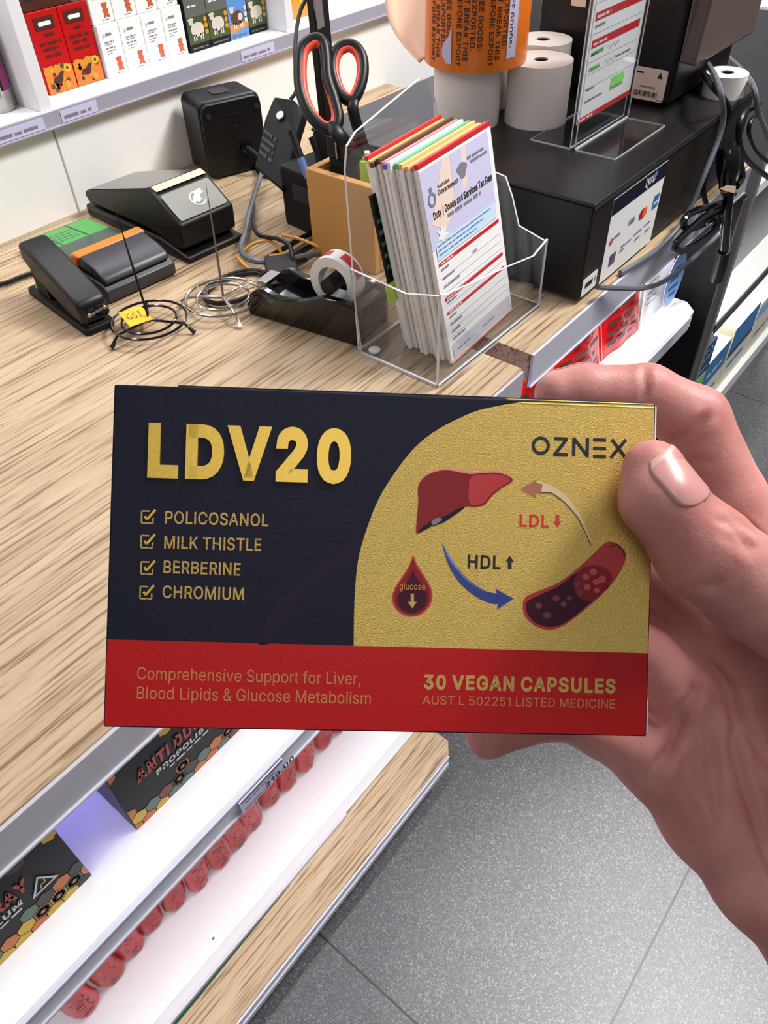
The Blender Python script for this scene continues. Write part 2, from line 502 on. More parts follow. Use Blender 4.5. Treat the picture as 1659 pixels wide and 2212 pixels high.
def rrect(x0, x1, y0, y1, r, seg=5):
    pts = []
    for cx_, cy_, a0 in ((x1 - r, y1 - r, 0), (x0 + r, y1 - r, 90), (x0 + r, y0 + r, 180), (x1 - r, y0 + r, 270)):
        for k in range(seg + 1):
            a = math.radians(a0 + 90 * k / seg)
            pts.append((cx_ + r * math.cos(a), cy_ + r * math.sin(a)))
    return pts


def thing(name, label, cat, loc=(0, 0, 0), rz=0.0, group=None, mtx=None):
    o = bpy.data.objects.new(name, None); COL.objects.link(o)
    o.empty_display_size = 0.02
    if mtx is not None:
        o.matrix_world = mtx
    else:
        o.location = loc; o.rotation_euler = (0, 0, rz)
    o['label'] = label; o['category'] = cat
    if group:
        o['group'] = group
    return o


def tag(o, label, cat, group=None):
    o['label'] = label; o['category'] = cat
    if group:
        o['group'] = group
    return o


def dup(root, loc=None, rz=None, label=None, group=None):
    r = root.copy(); COL.objects.link(r)
    if loc is not None:
        r.location = loc
    if rz is not None:
        r.rotation_euler = (0, 0, rz)
    if label:
        r['label'] = label
    if group:
        r['group'] = group
    for ch in list(root.children):
        c = ch.copy(); COL.objects.link(c); c.parent = r
        for g in ch.children:
            d = g.copy(); COL.objects.link(d); d.parent = c
    return r


# ------------------------------------------------------------------ printed matter
GLYPHS = r'''
A480;16,0 201,509 276,509 463,0 395,0 287,302 264,372 232,478 245,478 213,371 191,302 85,0;110,142 110,199 370,199 370,142
B456;60,0 60,509 241,509 289,504 329,491 359,469 381,442 394,410 398,374 395,344 387,320 356,286 315,267 315,262 339,257 363,245 385,227 402,203 414,173 418,136 413,100 400,67 377,39 344,18 301,4 247,0;125,57 245,57 296,63 330,80 349,105 355,137 352,161 342,184 327,203 306,218 279,228 248,231 125,231;125,285 238,285 288,296 308,309 323,326 333,348 336,372 330,403 313,429 283,446 240,452 125,452
C510;267,-7 205,1 150,25 104,63 70,115 48,179 40,254 48,329 70,393 104,445 150,484 205,508 267,516 340,504 373,490 402,471 427,447 448,418 463,385 473,348 408,348 389,395 357,428 315,449 267,456 223,450 184,432 150,403 125,364 109,314 103,254 109,194 125,145 151,105 184,76 223,59 267,53 315,60 357,81 389,114 408,160 473,160 463,124 448,91 428,62 402,38 373,19 341,5 305,-4
D502;219,0 96,0 96,57 215,57 272,63 318,81 354,110 379,149 394,198 399,255 394,312 379,361 354,399 320,428 275,446 221,452 93,452 93,509 225,509 294,501 353,478 399,441 433,391 455,329 462,255 455,181 433,119 398,68 351,31 291,8;125,509 125,0 60,0 60,509
E419;60,0 60,509 372,509 372,452 125,452 125,286 355,286 355,229 125,229 125,57 375,57 375,0
F410;60,0 60,509 369,509 369,452 125,452 125,278 346,278 346,221 125,221 125,0
G520;269,-7 205,1 149,25 104,64 69,116 47,179 40,254 47,329 69,393 103,445 149,484 203,508 265,516 304,513 340,504 374,489 403,469 429,445 449,416 465,384 474,349 408,349 387,393 356,427 315,448 265,456 222,450 183,432 150,404 125,364 109,314 103,254 109,194 125,145 151,105 184,76 224,59 269,53 309,57 345,71 374,93 396,123 410,160 415,202 434,199 283,199 283,256 478,256 478,200 471,141 451,91 419,50 377,19 326,0
H517;60,0 60,509 125,509 125,289 392,289 392,509 457,509 457,0 392,0 392,232 125,232 125,0
I185;60,0 125,0 125,509 60,509
J396;185,-7 124,3 75,33 44,81 33,145 33,173 98,173 98,145 104,104 122,74 149,56 185,50 220,56 248,74 266,104 272,145 272,509 336,509 336,145 326,81 294,33 246,3
K467;104,145 104,216 139,261 174,303 212,344 364,509 448,509 231,276 228,276;60,0 60,509 125,509 125,334 124,225 125,193 125,0;372,0 188,259 228,309 449,0
L393;60,0 60,509 125,509 125,57 361,57 361,0
M628;60,0 60,509 152,509 277,187 287,159 299,123 311,84 322,49 307,49 318,83 330,121 342,158 352,187 476,509 568,509 568,0 504,0 504,291 504,327 505,369 506,413 507,457 513,457 498,409 482,363 467,322 456,291 342,0 286,0 170,291 159,321 145,361 129,408 112,457 119,457 120,416 121,372 122,328 122,291 122,0
N523;60,0 60,509 136,509 343,183 363,151 388,107 414,55 405,54 401,108 399,157 399,195 399,509 463,509 463,0 387,0 202,290 177,331 148,381 108,452 119,454 122,384 124,328 125,291 125,0
O533;267,-7 205,1 150,25 105,63 70,115 48,179 40,254 48,329 70,393 105,445 150,484 205,508 267,516 329,508 384,484 429,445 464,393 486,329 493,254 486,179 464,115 429,63 384,25 329,1;267,53 310,59 349,76 383,105 408,144 425,194 430,254 425,314 408,365 383,404 349,433 310,450 267,456 223,450 184,433 151,404 125,364 109,314 103,254 109,194 125,144 151,105 184,76 223,59
P445;60,0 60,509 235,509 289,503 332,487 366,462 390,430 404,391 409,348 404,304 390,265 366,233 332,207 289,191 235,186 109,186 109,242 233,242 269,246 297,256 318,272 333,294 342,319 344,348 342,376 333,402 318,423 297,439 268,449 232,452 125,452 125,0
Q533;245,159 313,159 369,85 384,65 468,-48 401,-48 346,27 331,46;267,-7 205,1 150,25 105,63 70,115 48,179 40,254 48,329 70,393 105,445 150,484 205,508 267,516 329,508 384,484 429,445 464,393 486,329 493,254 486,179 464,115 429,63 384,25 329,1;267,53 310,59 349,76 383,105 408,144 425,194 430,254 425,314 408,365 383,404 349,433 310,450 267,456 223,450 184,433 151,404 125,364 109,314 103,254 109,194 125,144 151,105 184,76 223,59
R449;60,0 60,509 236,509 290,504 333,489 367,465 390,433 405,395 409,352 405,309 390,271 367,240 333,217 289,203 236,198 96,198 96,255 234,255 269,258 298,267 319,281 334,300 342,324 345,352 342,380 334,405 319,425 298,440 269,449 233,452 125,452 125,0;353,0 230,229 303,229 428,0
S447;224,-9 172,-4 128,9 91,31 64,60 46,96 38,137 104,137 110,110 123,88 142,71 166,59 224,49 257,52 286,60 311,74 329,92 341,114 346,139 342,161 332,179 296,205 245,222 184,239 128,260 86,289 60,326 52,372 58,413 75,448 102,476 138,498 180,511 227,516 275,511 316,498 351,476 377,449 394,415 401,378 337,378 326,412 302,437 267,453 225,459 194,456 167,448 145,435 129,418 118,398 115,376 119,352 131,334 169,308 212,293 264,279 312,264 359,238 395,198 405,171 408,139 403,99 386,64 360,34 323,11 278,-4
T449;32,452 32,509 417,509 417,452 257,452 257,0 193,0 193,452
U517;259,-8 203,-2 154,15 114,43 85,80 66,124 60,173 60,509 124,509 124,178 128,144 141,113 160,87 187,68 220,56 259,52 298,56 331,68 357,87 377,113 389,144 393,178 393,509 457,509 457,173 451,124 433,80 403,43 363,15 315,-2
V480;204,0 16,509 84,509 192,206 215,137 248,31 235,31 267,138 290,206 395,509 463,509 278,0
W686;155,0 16,509 82,509 163,196 175,145 187,94 197,40 189,40 200,94 211,145 224,196 306,509 380,509 462,196 474,145 486,94 497,40 488,40 499,94 510,145 523,196 603,509 670,509 530,0 455,0 368,323 351,391 336,475 350,475 335,395 318,323 230,0
X474;18,0 217,284 217,236 29,509 104,509 178,400 204,361 223,329 243,292 232,292 252,329 272,361 298,400 374,509 446,509 259,239 259,287 456,0 382,0 292,129 268,165 250,195 230,231 244,231 225,196 206,166 182,129 91,0
Y472;203,0 203,208 16,509 91,509 192,344 222,292 250,230 224,230 251,293 280,344 381,509 455,509 268,208 268,0
Z438;42,0 42,46 273,385 306,431 341,476 348,454 285,452 223,452 40,452 40,509 397,509 397,462 169,129 134,81 97,33 90,54 152,57 214,57 399,57 399,0
a389;160,-9 126,-5 94,5 68,22 48,45 35,73 30,108 34,138 43,161 58,179 78,193 125,211 178,220 234,227 265,235 273,243 276,255 276,257 267,297 240,322 196,331 149,322 118,301 100,274 41,291 57,322 79,346 104,364 133,375 194,384 239,379 286,360 306,343 322,320 333,290 337,251 337,0 277,0 277,52 272,52 252,25 215,1;170,45 202,49 228,59 248,74 263,93 272,115 276,138 276,190 259,182 231,176 200,171 175,168 134,159 103,139 95,124 92,105 102,72 130,52
b424;229,-8 198,-5 172,4 138,31 118,59 112,59 112,0 53,0 53,509 114,509 114,319 118,319 137,346 171,373 197,381 229,384 274,378 313,361 345,332 370,293 385,245 390,189 385,133 370,84 346,45 313,16 274,-2;220,47 253,51 279,66 301,88 316,117 325,151 328,189 325,227 316,261 301,290 280,311 253,325 220,330 188,325 161,312 140,291 125,263 116,229 113,189 116,150 125,115 140,86 162,65 188,51
c396;207,-8 159,-2 117,16 82,46 56,85 40,133 34,187 40,243 56,291 82,330 117,360 159,378 207,384 260,377 305,356 340,322 362,277 303,262 290,289 270,311 242,325 207,330 173,325 145,310 124,287 108,258 99,224 96,187 99,151 108,117 124,89 145,66 173,51 207,46 243,52 271,66 292,89 304,117 363,102 341,56 306,21 261,-1
d424;195,-8 151,-2 111,16 79,45 55,84 39,133 34,189 39,245 55,293 79,332 112,361 151,378 196,384 228,381 253,373 287,346 306,319 311,319 311,509 372,509 372,0 313,0 313,59 307,59 287,31 252,4 227,-5;205,47 236,51 263,65 284,86 299,115 309,150 312,189 309,229 300,263 284,291 263,312 237,325 205,330 172,325 145,311 124,290 108,261 99,227 96,189 99,151 109,117 124,88 145,66 172,51
e404;212,-8 161,-2 117,16 82,46 56,85 40,132 34,187 39,242 55,290 81,329 115,359 157,378 205,384 266,374 294,361 319,341 341,315 357,282 368,242 371,194 371,169 75,169 75,221 338,221 310,202 307,237 298,269 283,294 263,314 237,326 205,330 173,326 146,313 125,294 109,270 99,241 96,211 96,178 100,139 110,106 128,80 151,61 179,50 212,46 254,53 285,73 306,105 365,91 353,63 335,39 311,19 283,4 249,-5
f254;228,379 228,327 6,327 6,379;81,0 81,432 84,461 96,486 113,505 135,519 187,530 222,527 243,521 227,468 215,472 195,474 171,470 154,460 145,443 142,419 142,0
g425;207,-151 168,-148 134,-140 82,-110 51,-69 101,-41 122,-66 154,-88 207,-97 249,-92 282,-75 304,-47 311,-6 311,68 306,68 287,41 252,16 227,8 195,5 152,10 113,27 80,53 55,90 39,136 34,191 39,246 55,293 80,332 112,361 152,378 196,384 228,382 253,373 288,346 308,319 313,319 313,379 372,379 372,-9 367,-54 350,-90 324,-117 291,-136 251,-147;205,59 237,63 264,75 285,95 300,121 309,154 312,193 309,231 300,264 285,291 264,312 237,325 205,330 172,325 145,312 124,290 109,262 99,229 96,193 99,155 109,123 124,96 145,76 172,63
h410;114,227 114,0 53,0 53,509 114,509 114,287 102,287 124,332 152,362 187,379 227,384 264,380 295,369 321,349 341,321 353,285 357,240 357,0 296,0 296,235 290,275 273,304 246,323 210,329 184,326 161,317 141,303 126,283 117,257
i167;53,0 53,379 114,379 114,0;84,443 67,446 54,455 44,468 41,483 44,499 54,512 67,521 84,524 100,521 114,512 123,499 126,483 123,468 114,455 100,446
j167;53,379 114,379 114,-30 111,-63 102,-90 86,-113 65,-129 37,-139 4,-143 -10,-143 -10,-87 2,-87 25,-83 40,-72 50,-54 53,-29;83,443 67,446 53,455 44,468 41,483 44,499 53,512 67,521 83,524 100,521 114,512 123,499 126,483 123,468 114,455 100,446
k381;110,137 110,212 121,212 284,379 360,379 184,199 177,199;53,0 53,509 114,509 114,0;294,0 148,186 191,229 372,0
l173;56,0 117,0 117,509 56,509
m610;53,0 53,379 112,379 112,295 108,295 118,323 132,346 172,376 219,386 257,380 287,361 309,331 321,295 312,295 322,321 337,343 381,375 437,386 468,383 497,372 522,354 541,328 553,296 557,255 557,0 496,0 496,254 490,289 473,313 447,326 419,330 395,328 374,320 345,290 335,247 335,0 274,0 274,260 269,288 253,311 229,326 199,330 158,320 140,307 126,289 117,266 114,238 114,0
n410;114,227 114,0 53,0 53,379 112,379 112,287 102,287 124,332 152,362 187,379 227,384 264,380 295,369 321,349 341,321 353,285 357,240 357,0 296,0 296,235 290,275 273,304 246,323 210,329 184,326 161,317 141,303 126,283 117,257
o415;207,-8 159,-2 117,16 82,46 56,85 40,133 34,187 40,243 56,291 82,330 117,360 159,378 207,384 256,378 299,360 333,330 359,291 376,243 381,187 376,133 359,85 333,46 299,16 256,-2;207,46 242,51 270,66 292,89 307,117 316,151 319,187 316,224 307,258 292,287 270,310 242,325 207,330 173,325 145,310 124,287 108,258 99,224 96,187 99,151 108,117 124,89 145,66 173,51
p424;53,-143 53,379 112,379 112,319 118,319 137,346 171,373 197,381 229,384 274,378 313,361 345,332 370,293 385,245 390,189 385,133 370,84 346,45 313,16 274,-2 229,-8 198,-5 173,4 138,31 118,59 114,59 114,-143;220,47 253,51 279,66 301,88 316,117 325,151 328,189 325,227 316,261 301,290 280,311 253,325 220,330 188,325 161,312 140,291 125,263 116,229 113,189 116,150 125,115 140,86 162,65 188,51
q424;372,-143 311,-143 311,59 306,59 287,31 252,4 227,-5 195,-8 151,-2 111,16 79,45 55,84 39,133 34,189 39,245 55,293 79,332 112,361 151,378 196,384 228,381 253,373 287,346 307,319 313,319 313,379 372,379;205,47 236,51 263,65 284,86 299,115 309,150 312,189 309,229 300,263 284,291 263,312 237,325 205,330 172,325 145,311 124,290 108,261 99,227 96,189 99,151 109,117 124,88 145,66 172,51
r259;53,0 53,379 112,379 112,321 115,321 130,347 152,367 181,380 213,385 229,384 243,384 243,322 230,324 207,326 182,323 159,315 140,301 126,284 117,262 114,237 114,0
s365;182,-8 145,-5 112,3 84,18 62,38 45,63 36,94 94,107 105,79 124,60 150,49 181,45 217,50 244,62 262,81 268,103 265,121 254,136 237,147 212,155 149,170 104,186 72,208 53,237 47,274 51,305 65,332 87,354 115,370 149,381 187,384 223,381 254,372 279,358 299,339 324,290 268,277 258,298 243,316 219,328 187,333 156,329 131,317 114,299 109,277 112,258 124,243 172,223 229,209 275,194 306,171 325,142 331,107 326,75 312,47 290,24 260,6 223,-5
t227;204,379 204,327 6,327 6,379;65,471 126,471 126,98 128,76 136,61 150,53 170,50 185,51 202,54 213,2 192,-3 168,-4 125,2 92,21 72,52 65,93
u410;182,-5 146,-1 115,11 89,31 69,59 57,95 53,139 53,379 114,379 114,144 119,105 137,75 164,56 200,50 226,53 249,62 268,77 283,97 293,122 296,153 296,379 357,379 357,0 298,0 298,92 307,92 286,47 257,17 222,0
v389;163,0 17,379 84,379 165,155 187,87 206,21 184,21 203,87 224,155 305,379 371,379 226,0
w567;138,0 23,379 87,379 133,214 154,137 175,41 165,41 186,135 206,214 252,379 316,379 362,214 382,136 402,41 391,41 413,135 434,214 480,379 545,379 429,0 368,0 319,172 305,225 291,280 277,338 291,338 277,280 263,225 248,172 199,0
x379;21,0 171,218 171,171 29,379 100,379 147,306 179,253 207,206 175,206 202,253 233,306 282,379 352,379 209,169 209,214 358,0 287,0 231,85 200,136 173,182 205,182 178,136 148,85 91,0
y389;47,-139 61,-86 71,-87 104,-89 130,-74 151,-36 163,-1 17,379 84,379 165,155 187,87 206,21 184,21 202,87 224,155 305,379 371,379 204,-58 177,-107 139,-136 91,-145 65,-143
z380;42,0 42,46 254,320 254,323 48,323 48,379 333,379 333,331 126,60 126,56 339,56 339,0
0453;227,-7 174,1 130,24 95,62 69,113 53,178 48,254 53,330 69,395 95,447 130,484 174,508 227,516 279,508 323,484 358,447 384,395 400,330 405,254 400,178 384,113 359,62 323,24 279,1;227,50 261,56 290,74 313,103 330,144 340,194 344,254 340,314 330,365 313,405 290,435 261,453 227,460 192,453 163,435 140,405 123,365 113,314 109,254 113,194 123,144 140,103 163,74 192,56
1300;175,0 239,0 239,509 181,509 50,415 50,352 175,440
2453;64,0 64,47 234,229 282,282 311,327 320,371 317,397 308,419 293,436 273,449 224,460 196,457 172,447 153,433 139,413 130,390 127,362 66,362 71,405 86,442 111,473 143,496 182,511 225,516 268,511 306,497 337,474 361,445 376,411 381,372 371,318 336,259 267,180 153,60 153,57 389,57 389,0
3453;218,-7 173,-3 133,10 98,30 70,57 52,91 44,132 109,132 115,107 126,87 144,71 165,59 219,50 275,61 297,74 315,93 325,116 329,145 326,172 316,196 299,217 275,234 242,244 201,248 157,248 157,299 288,448 288,452 70,452 70,509 372,509 372,461 211,278 211,289 264,288 308,276 344,253 371,222 387,186 393,145 387,103 370,66 344,36 309,12 266,-2
4453;40,105 40,158 247,509 311,509 109,166 109,163 413,163 413,105;282,0 282,121 282,146 282,318 343,318 343,0
5453;221,-7 178,-2 140,11 108,32 83,60 66,93 60,130 122,130 127,108 138,89 173,60 221,50 250,53 276,64 298,82 314,104 324,131 328,162 324,193 314,221 297,244 275,262 248,273 218,277 167,268 128,246 67,253 96,509 366,509 366,452 151,452 134,301 136,301 178,325 229,334 263,330 294,321 321,306 345,285 364,260 379,231 388,199 391,163 385,117 369,76 343,41 309,15 268,-1
6453;226,-7 182,-1 142,15 109,40 84,74 69,115 64,162 68,199 80,239 137,340 252,509 322,509 151,261 145,261 165,288 196,307 235,314 278,309 316,295 346,271 370,240 384,201 389,157 384,112 368,73 343,39 310,14 271,-2;226,48 254,52 279,63 299,79 314,101 324,128 327,157 324,187 314,213 299,235 279,251 254,262 226,265 198,262 174,252 153,235 138,214 128,188 125,158 128,128 138,102 153,79 174,63 198,52
7453;97,0 323,448 323,452 62,452 62,509 391,509 391,449 165,0
8453;226,-7 178,-2 136,11 101,33 74,62 57,96 52,135 55,166 65,195 81,220 101,241 125,256 153,265 153,267 119,282 93,308 76,342 70,380 75,417 90,450 114,477 146,498 184,511 226,516 269,511 306,498 337,477 361,450 377,417 382,380 376,342 359,308 333,282 300,267 300,265 327,256 351,241 372,220 387,195 397,166 401,135 395,96 378,62 352,33 317,11 275,-2;226,49 258,52 285,60 307,74 323,91 333,113 337,139 333,165 322,189 305,208 283,223 256,232 226,235 196,232 169,223 147,208 130,189 119,165 115,139 119,113 129,91 145,74 167,60 195,52;226,290 274,300 293,313 307,330 316,351 319,376 316,399 308,420 294,437 275,449 226,460 177,449 159,437 145,420 136,399 133,376 136,351 145,330 159,313 178,300
9453;226,516 271,510 310,494 343,468 368,434 384,393 389,347 385,309 373,270 315,168 200,0 130,0 301,248 307,248 287,221 257,202 218,195 175,199 137,214 106,237 83,269 68,307 64,352 69,397 85,436 110,469 143,494 182,510;226,460 199,457 174,446 154,429 138,407 129,381 125,352 129,322 138,295 154,274 174,257 199,247 226,243 254,247 279,257 299,273 314,295 324,321 327,350 324,381 314,407 299,429 279,446 254,457
&448;197,-7 150,-2 110,12 78,34 54,62 39,96 34,133 37,163 47,189 85,235 140,279 216,335 237,352 255,375 262,405 258,427 245,445 226,457 201,461 168,453 145,431 137,399 145,363 169,327 204,284 438,0 364,0 171,231 121,293 87,344 78,370 75,398 79,430 91,458 109,481 134,499 165,510 200,513 235,510 266,499 290,482 308,459 320,433 324,404 315,362 291,325 256,293 154,217 110,174 100,154 97,131 100,108 109,87 124,70 143,57 166,49 193,46 223,50 251,59 301,95 321,121 336,151 346,186 349,224 408,224 405,180 397,144 371,92 345,62 333,47 305,23 271,7 234,-3
,188;38,-119 68,71 137,71 84,-119
.188;95,-4 78,-1 63,9 53,24 50,41 53,59 63,73 78,83 95,87 113,83 128,73 138,59 141,41 138,24 128,9 113,-1
:188;95,-4 78,-1 63,9 53,24 50,41 53,59 63,73 78,83 95,87 113,83 128,73 138,59 141,41 138,24 128,9 113,-1;95,271 78,274 63,284 53,299 50,316 53,334 63,349 78,359 95,362 113,359 128,349 138,334 141,316 138,299 128,284 113,274
/249;235,533 71,-76 14,-76 178,533
$447;202,-74 202,583 244,583 244,-74;224,-9 172,-4 128,9 91,31 64,60 46,96 38,137 104,137 110,110 123,88 142,71 166,59 224,49 257,52 286,60 311,74 329,92 341,114 346,139 342,161 332,179 296,205 245,222 184,239 128,260 86,289 60,326 52,372 58,413 75,448 102,476 138,498 180,511 227,516 275,511 316,498 351,476 377,449 394,415 401,378 337,378 326,412 302,437 267,453 225,459 194,456 167,448 145,435 129,418 118,398 115,376 119,352 131,334 169,308 212,293 264,279 312,264 359,238 395,198 405,171 408,139 403,99 386,64 360,34 323,11 278,-4
-453;337,244 337,188 114,188 114,244
%676;175,283 146,286 121,297 101,314 86,335 78,360 75,388 75,412 78,440 87,464 101,486 121,503 146,513 175,517 206,513 230,503 250,486 264,464 273,440 276,412 276,388 273,360 264,335 250,314 230,297 205,286;175,327 198,332 212,346 221,365 223,388 223,412 213,454 198,468 175,473 153,468 138,454 130,435 127,412 127,388 130,365 138,346 153,332;501,-10 471,-6 446,5 426,21 412,43 403,68 400,95 400,120 403,147 412,172 427,194 447,210 471,221 501,225 531,221 556,210 576,194 590,172 598,147 601,120 601,95 598,68 589,43 575,21 555,5 531,-6;501,35 523,39 538,53 546,73 549,95 549,120 538,162 524,176 501,180 479,176 464,162 456,142 453,120 453,95 455,73 464,53 479,39;132,0 482,509 540,509 191,0
+453;198,34 198,364 255,364 255,34;61,172 61,226 391,226 391,172
'''
GL = {}
for ln in GLYPHS.strip('\n').split('\n'):
    parts = ln[1:].split(';')
    GL[ln[0]] = (int(parts[0]), [[tuple(int(q) for q in p.split(',')) for p in c.split(' ')] for c in parts[1:]])


def offset_loop(c, d):
    n = len(c); out = []
    for i in range(n):
        ax, ay = c[i - 1]; bx, by = c[i]; cx_, cy_ = c[(i + 1) % n]
        e1 = (bx - ax, by - ay); e2 = (cx_ - bx, cy_ - by)
        l1 = math.hypot(*e1) or 1; l2 = math.hypot(*e2) or 1
        n1 = (e1[1] / l1, -e1[0] / l1); n2 = (e2[1] / l2, -e2[0] / l2)
        k = 1 + n1[0] * n2[0] + n1[1] * n2[1]
        k = max(k, 0.5)
        out.append((bx + d * (n1[0] + n2[0]) / k, by + d * (n1[1] + n2[1]) / k))
    return out


def area2(c):
    return sum(c[i - 1][0] * c[i][1] - c[i][0] * c[i - 1][1] for i in range(len(c))) / 2


def text_loops(s, bold=0.0, track=0.0):
    """glyph contours in cap-height units (cap height = 1) and the total width"""
    x = 0.0; out = []
    for ch in s:
        if ch == ' ':
            x += 190 + track; continue
        adv, cs = GL[ch]
        x += bold
        big = max(cs, key=lambda c: abs(area2(c)))
        sg = 1 if area2(big) > 0 else -1
        g = []
        for c in cs:
            q = offset_loop(c, bold * sg) if bold else c
            g.append([((px + x) / 509.0, py / 509.0) for px, py in q])
        out.append(g)
        x += adv + bold + track
    return out, x / 509.0


def _cross(a, b, c, d):
    def o(p, q, r):
        return (q[0] - p[0]) * (r[1] - p[1]) - (q[1] - p[1]) * (r[0] - p[0])
    return o(a, b, c) * o(a, b, d) < 0 and o(c, d, a) * o(c, d, b) < 0


def ear_clip(pts):
    n = len(pts); idx = list(range(n)); out = []
    def o(p, q, r):
        return (q[0] - p[0]) * (r[1] - p[1]) - (q[1] - p[1]) * (r[0] - p[0])
    guard = 0
    while len(idx) > 3 and guard < 4000:
        guard += 1; done = False
        L = len(idx); cand = None
        for t in range(L):
            i, j, k = idx[t - 1], idx[t], idx[(t + 1) % L]
            a, b, c = pts[i], pts[j], pts[k]
            ar = o(a, b, c)
            if ar <= 1e-16:
                continue
            good = True
            for m_ in idx:
                p = pts[m_]
                if p == a or p == b or p == c:
                    continue
                if o(a, b, p) >= 0 and o(b, c, p) >= 0 and o(c, a, p) >= 0:
                    good = False; break
            if good:
                q = ar / (1e-15 + max((a[0] - b[0]) ** 2 + (a[1] - b[1]) ** 2, (c[0] - b[0]) ** 2 + (c[1] - b[1]) ** 2, (a[0] - c[0]) ** 2 + (a[1] - c[1]) ** 2))
                cand = t; break
        if cand is None:
            # drop a flat or repeated corner
            t = min(range(L), key=lambda q: abs(o(pts[idx[q - 1]], pts[idx[q]], pts[idx[(q + 1) % L]])))
            idx.pop(t); continue
        t = cand
        out.append((idx[t - 1], idx[t], idx[(t + 1) % L]))
        idx.pop(t)
    if len(idx) == 3:
        out.append(tuple(idx))
    return out


class Plate:
    """flat print in (u, v) with a small lift h per layer; one mesh"""
    def __init__(self, step=0.00006):
        self.mb = MB(); self.step = step
    def loops(self, loops, mat, layer, thick=0.0):
        """outlines with holes: the largest loop's winding marks the outer ones"""
        if len(loops) > 1:
            big = max(loops, key=lambda c: abs(area2(c)))
            sg = area2(big) > 0
            outs = [c for c in loops if (area2(c) > 0) == sg]
            holes = [c for c in loops if (area2(c) > 0) != sg]
            if len(outs) > 1:
                for o in outs:
                    xs = [p[0] for p in o]; ys = [p[1] for p in o]
                    mine = [h for h in holes if min(xs) < h[0][0] < max(xs) and min(ys) < h[0][1] < max(ys)]
                    self.loops([o] + mine, mat, layer, thick)
                return self
        h = layer * self.step
        # bridge each hole to the outline, then clip ears in one simple polygon
        polyg = list(loops[0]) if area2(loops[0]) > 0 else list(loops[0])[::-1]
        for hole in sorted(loops[1:], key=lambda c: -max(p[0] for p in c)):
            hole = list(hole) if area2(hole) < 0 else list(hole)[::-1]
            k = max(range(len(hole)), key=lambda i: hole[i][0])
            hx, hy = hole[k]
            best = None
            for i in range(len(polyg)):
                ax_, ay_ = polyg[i]; bx_, by_ = polyg[(i + 1) % len(polyg)]
                d2 = (ax_ - hx) ** 2 + (ay_ - hy) ** 2
                if ax_ < hx:
                    continue
                ok = True
                for j in range(len(polyg)):
                    p, q = polyg[j], polyg[(j + 1) % len(polyg)]
                    if p == polyg[i] or q == polyg[i]:
                        continue
                    if _cross((hx, hy), polyg[i], p, q):
                        ok = False; break
                if ok and (best is None or d2 < best[0]):
                    best = (d2, i)
            if best is None:
                best = (0, min(range(len(polyg)), key=lambda i: (polyg[i][0] - hx) ** 2 + (polyg[i][1] - hy) ** 2))
            i = best[1]
            polyg = polyg[:i + 1] + hole[k:] + hole[:k + 1] + polyg[i:]
        fs = ear_clip(polyg)
        z = h + thick
        allv = [(a, b, z) for a, b in polyg]
        if thick:
            o = len(allv)
            fs = list(fs)
            for c in loops:
                n = len(c)
                allv += [(a, b, z) for a, b in c] + [(a, b, 0) for a, b in c]
                for i in range(n):
                    j = (i + 1) % n
                    fs.append((o + i, o + n + i, o + n + j, o + j) if True else None)
                o += 2 * n
        self.mb.add(allv, fs, mat)
        return self
    def poly(self, pts, mat, layer=1):
        return self.loops([pts], mat, layer)
    def rect(self, x0, x1, y0, y1, mat, layer=1):
        return self.poly([(x0, y0), (x1, y0), (x1, y1), (x0, y1)], mat, layer)
    def quad(self, p, q, w, mat, layer=1):
        """a stroke from p to q of width w"""
        d = Vector((q[0] - p[0], q[1] - p[1])); 
        if d.length < 1e-9:
            return self
        d.normalize(); nx, ny = -d.y * w / 2, d.x * w / 2
        return self.poly([(p[0] + nx, p[1] + ny), (p[0] - nx, p[1] - ny), (q[0] - nx, q[1] - ny), (q[0] + nx, q[1] + ny)], mat, layer)
    def line(self, pts, w, mat, layer=1):
        for i in range(len(pts) - 1):
            self.quad(pts[i], pts[i + 1], w, mat, layer)
        return self
    def circle(self, c, r, mat, layer=1, n=28, ry=None):
        return self.poly([(c[0] + r * math.cos(2 * PI * k / n), c[1] + (ry or r) * math.sin(2 * PI * k / n)) for k in range(n)], mat, layer)
    def ring(self, c, r0, r1, mat, layer=1, n=32):
        a = [(c[0] + r1 * math.cos(2 * PI * k / n), c[1] + r1 * math.sin(2 * PI * k / n)) for k in range(n)]
        b = [(c[0] + r0 * math.cos(2 * PI * k / n), c[1] + r0 * math.sin(2 * PI * k / n)) for k in range(n)]
        return self.loops([a, b[::-1]], mat, layer)
    def text(self, s, p, cap, mat, layer=1, bold=0.0, width=None, q=None, thick=0.0, shear=0.0, align='l', track=0.0):
        """baseline starts at p; q: where the baseline ends (fits the width and the tilt)"""
        loops, w = text_loops(s, bold, track)
        sx = cap
        ux, uy = 1.0, 0.0
        if q is not None:
            dx, dy = q[0] - p[0], q[1] - p[1]
            L = math.hypot(dx, dy); sx = L / w; ux, uy = dx / L, dy / L
        elif width:
            sx = width / w
        off = 0 if align == 'l' else (-w * sx / 2 if align == 'c' else -w * sx)
        for g in loops:
            self.loops([[(p[0] + ux * (a * sx + off + shear * b * cap) - uy * b * cap, p[1] + uy * (a * sx + off + shear * b * cap) + ux * b * cap) for a, b in c] for c in g], mat, layer, thick)
        return self
